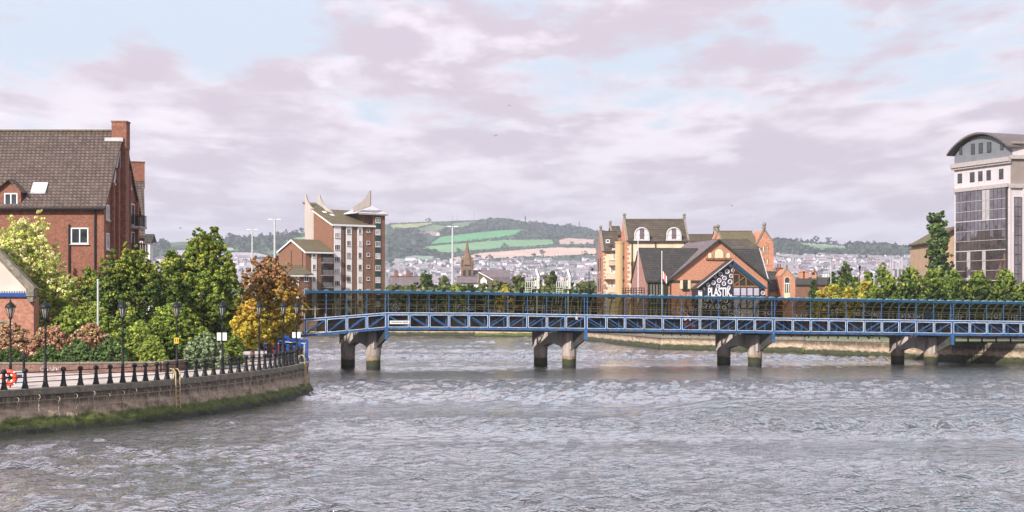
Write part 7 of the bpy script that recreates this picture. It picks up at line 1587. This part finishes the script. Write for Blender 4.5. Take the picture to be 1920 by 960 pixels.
# signal masts
def sigmast(px, label, k=1.0):
    D = 287.0; t = Thing('signal_mast', label, 'signal mast', XX(px, D), D, 1.95, 0, 'cream signal masts beside the railway'); s = D/F; g = lambda dx, py: (dx*s, ZZ(py, D))
    mb = MB(); mb.tube([(-1.5*s, 0, 1.95), (-1.5*s, 0, ZZ(541, D))], .17, 8); t.part('post', mb, M('galvanised_cream'))
    def frame(nm, x0, x1, y0, y1, bars=0, mid=0, y=0.0, w=.09):
        mb = MB(); (a, zt), (b, zb) = g(x0, y0), g(x1, y1); mb.box(a, b, y-.6, y+.6, zb-.08, zb)
        for yy in (y-.6, y+.6):
            mb.bar((a, yy, zt), (b, yy, zt), w)
            for q in range(bars+2): x = a+(b-a)*q/(bars+1); mb.bar((x, yy, zb), (x, yy, zt), w, up=(0, 1, 0))
            for q in range(mid): z = zb+(zt-zb)*(q+1)/(mid+1); mb.bar((a, yy, z), (b, yy, z), w*.8)
        t.part(nm, mb, M('galvanised_cream'))
    frame('upper_cage', -11, 2.5, 521, 541, 2, 2); frame('side_cage', -23.5, -8.5, 528, 539, 3, 0, y=-.1)
    mb = MB()
    for x in (-25, -20.5, -13.5): a, b = g(x, 551), g(x+2, 539); mb.bar((a[0], -.6, a[1]-2), (b[0], -.6, b[1]), .09, up=(0, 1, 0))
    for py in (543, 547): a, b = g(-25, py), g(-12, py); mb.bar((a[0], -.6, a[1]), (b[0], -.6, b[1]), .08)
    t.part('access_ladder', mb, M('galvanised_cream'))
    a, b = g(-3.5, 504.5), g(1.5, 520); mb = MB(); mb.bar((a[0], -.3, a[1]), (b[0], -.3, b[1]), .5, .25, up=(0, 1, 0)); hd = t.part('signal_head', mb, M('white_paint')); mb = MB(); mb.bar((a[0]+.3, -.2, a[1]-.1), (b[0]+.32, -.2, b[1]), .16, .5, up=(0, 1, 0)); t.part('backing_board', mb, M('black_paint'), hd)
    a, b = g(-5, 537), g(-3, 525.5); mb = MB(); mb.box(a[0], b[0], -.75, -.61, a[1], b[1]); t.part('equipment_box', mb, M('white_paint'))
    mb = MB(); a = g(0, 541); mb.box(a[0]-.1, a[0]+.12, -.62, -.5, ZZ(541, D), ZZ(520, D)); t.part('head_post', mb, M('white_paint'))
sigmast(1008.5, 'left of two cream caged signal masts behind the footbridge'); sigmast(1067, 'right of two cream caged signal masts behind the footbridge')
t = Thing('timber_trellis', 'dark brown timber railing beside the pink gable of the pub', 'fence', XX(1168, 222), 222, 2); mb = MB(); W = XX(1208, 222)-t.ox; z0, z1 = ZZ(553, 222), ZZ(540, 222)
for j in range(9): mb.box(W*j/8-.07, W*j/8+.07, -.05, .05, 2 if j % 4 == 0 else z0, z1)
for q in range(4): z = z0+(z1-z0)*q/3; mb.box(-.1, W+.1, -.09, -.051, z-.06, z+.06)
t.part('slat_panel', mb, M('dark_timber'))
# right quay railing and fender posts
def quayrail(pts, step, label, zf):
    p = resample(pts, step); t = Thing('quay_railing', label, 'railing', p[0][0], p[0][1], zf(p[0]))
    for x, y in p: mb = MB(); z = zf((x, y)); mb.lathe((x, y, z), [(.11, 0), (.08, .5), (.07, 1.0), (.1, 1.05), (.05, 1.15)], 8); t.part('post', mb, M('black_iron'), world=True)
    for h in (.5, .95): mb = MB(); mb.tube([(x, y, zf((x, y))+h) for x, y in p], .03, 6); t.part('rail', mb, M('black_iron'), world=True)
quayrail(offset(RQ3[:4], -.4), 1.9, 'long black railing on the right quay below the bridge', lambda p: gz(*p))
quayrail(offset(RQ2, -.4), 1.9, 'black railing on the quay in front of the pub', lambda p: gz(*p))
for i, px in enumerate([1143.5+4.6*j for j in range(10)]+[1196, 1199.5, 1203, 1206.5]):
    f = (px-1085)/155; D = 260+(209-260)*f*1.0; x = XX(px, D); mb = MB(); mb.box(x-.11, x+.11, D-.75, D-.5, 1.0 if px < 1190 else .6, 2.9); qf.part('fender_post', mb, M('white_paint'), world=True)
mb = MB()
def car(px, D, z, label, col, ang=0.0, length=4.3, van=False):
    t = Thing('parked_car', label, 'van' if van else 'car', XX(px, D), D, z, ang, 'vehicles parked behind the right quay'); L_, W_ = length, 1.75
    H = 1.45 if not van else 2.1
    lo = [(-L_/2, .3), (L_/2, .3), (L_/2, .75), (L_/2-.15, .9), (L_*.24, .98), (-L_*.40, 1.0), (-L_/2+.05, .85)]
    mb = MB(); mb.prism([(x, -W_/2, z+h) for x, h in lo], (0, W_, 0)); t.part('body', mb, M(col))
    up = [(-L_*.42, .99), (L_*.25, .97), (L_*.09, H), (-L_*.30, H)] if not van else [(-L_*.49, .98), (L_*.36, .96), (L_*.24, H), (-L_*.48, H)]
    mb = MB(); n = len(up); A = [Vector((x, -W_/2+.03, z+h)) for x, h in up]; B = [Vector((x, W_/2-.03, z+h)) for x, h in up]
    for q in (2, 3): A[q].y += .14; B[q].y -= .14
    mb.add(A+B, [(0, 1, 2, 3), (7, 6, 5, 4), (0, 4, 5, 1), (1, 5, 6, 2), (2, 6, 7, 3), (3, 7, 4, 0)]); t.part('cabin', mb, M(col))
    for x0, x1 in (((-.34, -.08), (-.05, .17)) if not van else ((.12, .30),)):
        mb = MB(); mb.hexa([(L_*x0, -W_/2-.0, z+1.03), (L_*x1, -W_/2-.0, z+1.03), (L_*x1, -W_/2+.05, z+1.03), (L_*x0, -W_/2+.05, z+1.03)], [(L_*x0+.08, -W_/2+.115, z+H-.1), (L_*x1-.18, -W_/2+.115, z+H-.1), (L_*x1-.18, -W_/2+.17, z+H-.1), (L_*x0+.08, -W_/2+.17, z+H-.1)]); t.part('side_window', mb, M('window_glass'))
    for x in (-L_*.32, L_*.31):
        for y in (-W_/2+.02, W_/2-.18):
            mb = MB(); mb.tube([(x, y-.03, z+.32), (x, y+.19, z+.32)], .32, 14); w = t.part('wheel', mb, M('black_paint')); mb = MB(); mb.tube([(x, y-.045, z+.32), (x, y-.031, z+.32)], .18, 10); t.part('rim', mb, M('galvanised'), w)
    for y in (-W_/2+.1, W_/2-.45): mb = MB(); mb.box(L_/2-.05, L_/2+.02, y, y+.35, z+.6, z+.75); t.part('headlight', mb, M('lantern_glass')); mb = MB(); mb.box(-L_/2-.02, -L_/2+.05, y, y+.3, z+.65, z+.82); t.part('tail_light', mb, M('orange_plastic'))
CARS = [(1298, 216, 'car_silver', 'silver car behind the quay railing below the pub shutters'), (1322, 217, 'car_white', 'white car left of the third bridge pier'), (1345, 216, 'car_red', 'red car just behind the third bridge pier'), (1386, 217, 'car_blue', 'dark blue car seen under the bridge between pier columns'), (1466, 207, 'car_white', 'white car just right of the third thick bridge post'), (1500, 205, 'car_white', 'white car nearest the dark notch in the quay wall'), (1440, 212, 'car_red', 'red car partly behind the third thick bridge post'), (1530, 203, 'car_silver', 'silver car right of the dark notch in the quay wall'), (1268, 218, 'car_blue', 'blue car at the left end of the parked row'), (1651, 187, 'car_red', 'red car on the road left of the fourth bridge pier'), (1830, 184, 'car_silver', 'silver car on the road right of the fourth bridge pier'), (1880, 182, 'car_white', 'white car on the road near the right picture edge')]
for px, D, col, lab in CARS: car(px, D, gz(XX(px, D), D)+.02, lab, col, random.Random(px).choice([0, math.pi, .1]))

# ---- people
def skinfig(name, joints, edges, parent, mat, sub=1):
    me = bpy.data.meshes.new(name); me.from_pydata([j[:3] for j in joints], edges, []); o = link(name, me, parent)
    m = o.modifiers.new('skin', 'SKIN'); me.skin_vertices if me.skin_vertices else None
    sv = me.skin_vertices[0].data if len(me.skin_vertices) else None
    if sv is None:
        bm = bmesh.new(); bm.from_mesh(me); bm.verts.layers.skin.verify(); bm.to_mesh(me); bm.free(); sv = me.skin_vertices[0].data
    for i, j in enumerate(joints): sv[i].radius = (j[3], j[4] if len(j) > 4 else j[3]); sv[i].use_root = (i == 0)
    m.use_smooth_shade = True; s_ = o.modifiers.new('sub', 'SUBSURF'); s_.levels = s_.render_levels = sub; bpy.context.view_layer.update()
    dg = bpy.context.evaluated_depsgraph_get(); me2 = bpy.data.meshes.new_from_object(o.evaluated_get(dg)); o.modifiers.clear(); o.data = me2; me2.name = name
    me2.materials.clear(); me2.materials.append(MATS[mat]); me2.polygons.foreach_set('use_smooth', [True]*len(me2.polygons)); return o
def person(label, x, y, z, ang, coat, legs, h=1.72, stride=.22, lean=0.0, arms=None, knee=None, hair='hair_dark'):
    t = Thing('person', label, 'person', x, y, z, ang); k = h/1.75; R = t.root
    J = lambda a, b, c, r, r2=None: ((a+lean*max(0, c-.9))*k, b*k, c*k, r*k, (r2 or r)*k)
    kf = knee or [(.10+stride*.6, -.10, .50), (-.02-stride*.3, .10, .50)]; ft = [(stride, -.10, .06), (-stride, .10, .08)]
    if knee: ft = [(kf[0][0]-.12, -.1, .30), (kf[1][0]-.05, .1, .12)]
    am = arms or [((-.05, -.24, 1.15), (.10, -.25, .90)), ((.06, .24, 1.15), (-.05, .25, .90))]
    body = [J(0, 0, .95, .13, .12), J(0, 0, 1.2, .13, .11), J(.0, 0, 1.42, .14, .11), J(.01, 0, 1.52, .055), J(.03, 0, 1.60, .085, .08), J(.03, 0, 1.70, .09, .075)]
    ed = [(0, 1), (1, 2), (2, 3), (3, 4), (4, 5)]
    for s_, (kn, fo) in zip((-1, 1), zip(kf, ft)):
        i = len(body); body += [J(0, s_*.09, .88, .085), J(*kn, .06), J(*fo, .045), J(fo[0]+.16, fo[1], fo[2]-.02, .035)]; ed += [(0, i), (i, i+1), (i+1, i+2), (i+2, i+3)]
    for s_, (el, ha) in zip((-1, 1), am):
        i = len(body); body += [J(0, s_*.18, 1.40, .06), J(*el, .045), J(*ha, .032), J(ha[0]+.05, ha[1], ha[2]-.06, .03)]; ed += [(2, i), (i, i+1), (i+1, i+2), (i+2, i+3)]
    skinfig('body', body, ed, R, 'skin')
    cj = [J(0, 0, .90, .17, .14), J(0, 0, 1.15, .165, .135), J(0, 0, 1.43, .165, .12)]; ce = [(0, 1), (1, 2)]
    for s_, (el, ha) in zip((-1, 1), am): i = len(cj); cj += [J(0, s_*.19, 1.40, .075), J(*el, .06), J(*ha, .048)]; ce += [(2, i), (i, i+1), (i+1, i+2)]
    skinfig('coat', cj, ce, R, coat)
    tj = [J(0, 0, .92, .15, .13)]; te = []
    for s_, (kn, fo) in zip((-1, 1), zip(kf, ft)): i = len(tj); tj += [J(0, s_*.09, .86, .10), J(*kn, .075), J(fo[0], fo[1], fo[2]+.04, .058)]; te += [(0, i), (i, i+1), (i+1, i+2)]
    skinfig('trousers', tj, te, R, legs)
    hb = MB(); hx = (.02+lean*.75)*k; hb.lathe((hx-.015, 0, z+1.64*k), [(.10*k, 0), (.112*k, .06*k), (.105*k, .13*k), (.06*k, .17*k)], 10); t.part('hair', hb, M(hair), smooth=True)
    fb = MB(); fb.lathe((hx+.105*k, 0, z+1.645*k), [(.018, 0), (.008, .05)], 5)
    for s_ in (-1, 1): fb.box(hx+.088*k, hx+.098*k, s_*.035-.012, s_*.035+.012, z+1.70*k, z+1.715*k)
    t.part('face_detail', fb, M('hair_dark')); return t
person('person in dark clothes walking away on the promenade, left of the pair', XX(498.5, 126), 126, 2.31, 1.4, 'cloth_dark', 'cloth_dark', 1.78)
person('person in dark coat on the promenade, right of the pair beside the lifebuoy', XX(504, 127), 127, 2.31, 1.5, 'cloth_navy', 'cloth_dark', 1.68)
def deckz(px): return BP(px, BOY).z+.11
px = 1085; p = BP(px, BOY, 1.0); person('person in a white top walking on the bridge near the second thick post', p.x, p.y, deckz(px), BK, 'cloth_white', 'cloth_dark', 1.72)
px = 1301; p = BP(px, BOY, 1.2)
person('person in a white jacket riding a bicycle leftwards across the bridge', p.x, p.y, deckz(px)+.08, math.pi+BK, 'cloth_white', 'cloth_dark', 1.72, lean=.45, arms=[((.42, -.22, 1.12), (.62, -.2, .98)), ((.42, .22, 1.12), (.62, .2, .98))], knee=[(.36, -.1, .72), (.30, .1, .56)])
b = Thing('bicycle', 'bicycle ridden across the bridge under the cyclist', 'bicycle', p.x, p.y, deckz(px), math.pi+BK); z = b.zb
for x in (-.42, .62): mb = MB(); mb.ring((x, 0, z+.34), .32, .022, 'y', 22, 6); w = b.part('wheel', mb, M('black_paint')); mb = MB(); [mb.bar((x, 0, z+.34), (x+.31*math.cos(a), 0, z+.34+.31*math.sin(a)), .008) for a in np.linspace(0, 2*math.pi, 11)[:-1]]; b.part('spokes', mb, M('galvanised'), w)
mb = MB(); pt = {'r': (-.42, 0, z+.34), 'bb': (.02, 0, z+.3), 's': (-.1, 0, z+.88), 'h': (.46, 0, z+.9), 'f': (.62, 0, z+.34)}
for u_, v_ in (('r', 'bb'), ('bb', 's'), ('s', 'h'), ('bb', 'h'), ('r', 's'), ('h', 'f')): mb.tube([pt[u_], pt[v_]], .018, 6)
b.part('frame', mb, M('orange_plastic')); mb = MB(); mb.tube([(.5, -.24, z+1.0), (.46, -.1, z+1.02), (.46, .1, z+1.02), (.5, .24, z+1.0)], .016, 6); mb.tube([(.46, 0, z+.9), (.46, 0, z+1.02)], .016, 6); b.part('handlebar', mb, M('black_paint')); mb = MB(); mb.box(-.24, .04, -.06, .06, z+.9, z+.95); b.part('saddle', mb, M('black_paint'))

# ---- birds
def bird(px, py, D, s_, label, a=.5, roll=.9):
    p = P(px, py, D); t = Thing('gull', label, 'bird', p.x, p.y, p.z, a); v = []
    mb = MB(); z = p.z; mb.tube([(-.3*s_, 0, z), (-.15*s_, 0, z+.01), (.08*s_, 0, z+.02), (.22*s_, 0, z+.03), (.3*s_, 0, z+.02)], [.02*s_, .06*s_, .075*s_, .045*s_, .01], 8)
    for d in (-1, 1):
        w = [(.12, .05, .02), (-.06, .05, .02), (-.10, .38, .16*roll+.02), (.10, .38, .18*roll+.02), (-.12, .72, .10*roll), (-.02, .74, .12*roll)]
        q = [(x*s_, d*y*s_, z+zz*s_) for x, y, zz in w]; mb.prism([q[0], q[1], q[2], q[3]], (0, 0, .02*s_)); mb.prism([q[3], q[2], q[4], q[5]], (0, 0, .015*s_))
    mb.prism([(-.28*s_, -.03*s_, z), (-.28*s_, .03*s_, z), (-.42*s_, .07*s_, z), (-.42*s_, -.07*s_, z)], (0, 0, .015*s_)); t.part('body', mb, M('bird_dark'))
bird(929, 255, 190, .55, 'dark gull flying in the open sky above the hills', 1.0, 1.6); bird(955, 198, 260, .5, 'tiny bird highest in the sky near the centre'); bird(338, 428, 150, .45, 'small bird flying left of the tallest green tree', .3); bird(1372, 386, 300, .6, 'speck of a bird above the brick gable tower', .2)
bpy.context.view_layer.update()
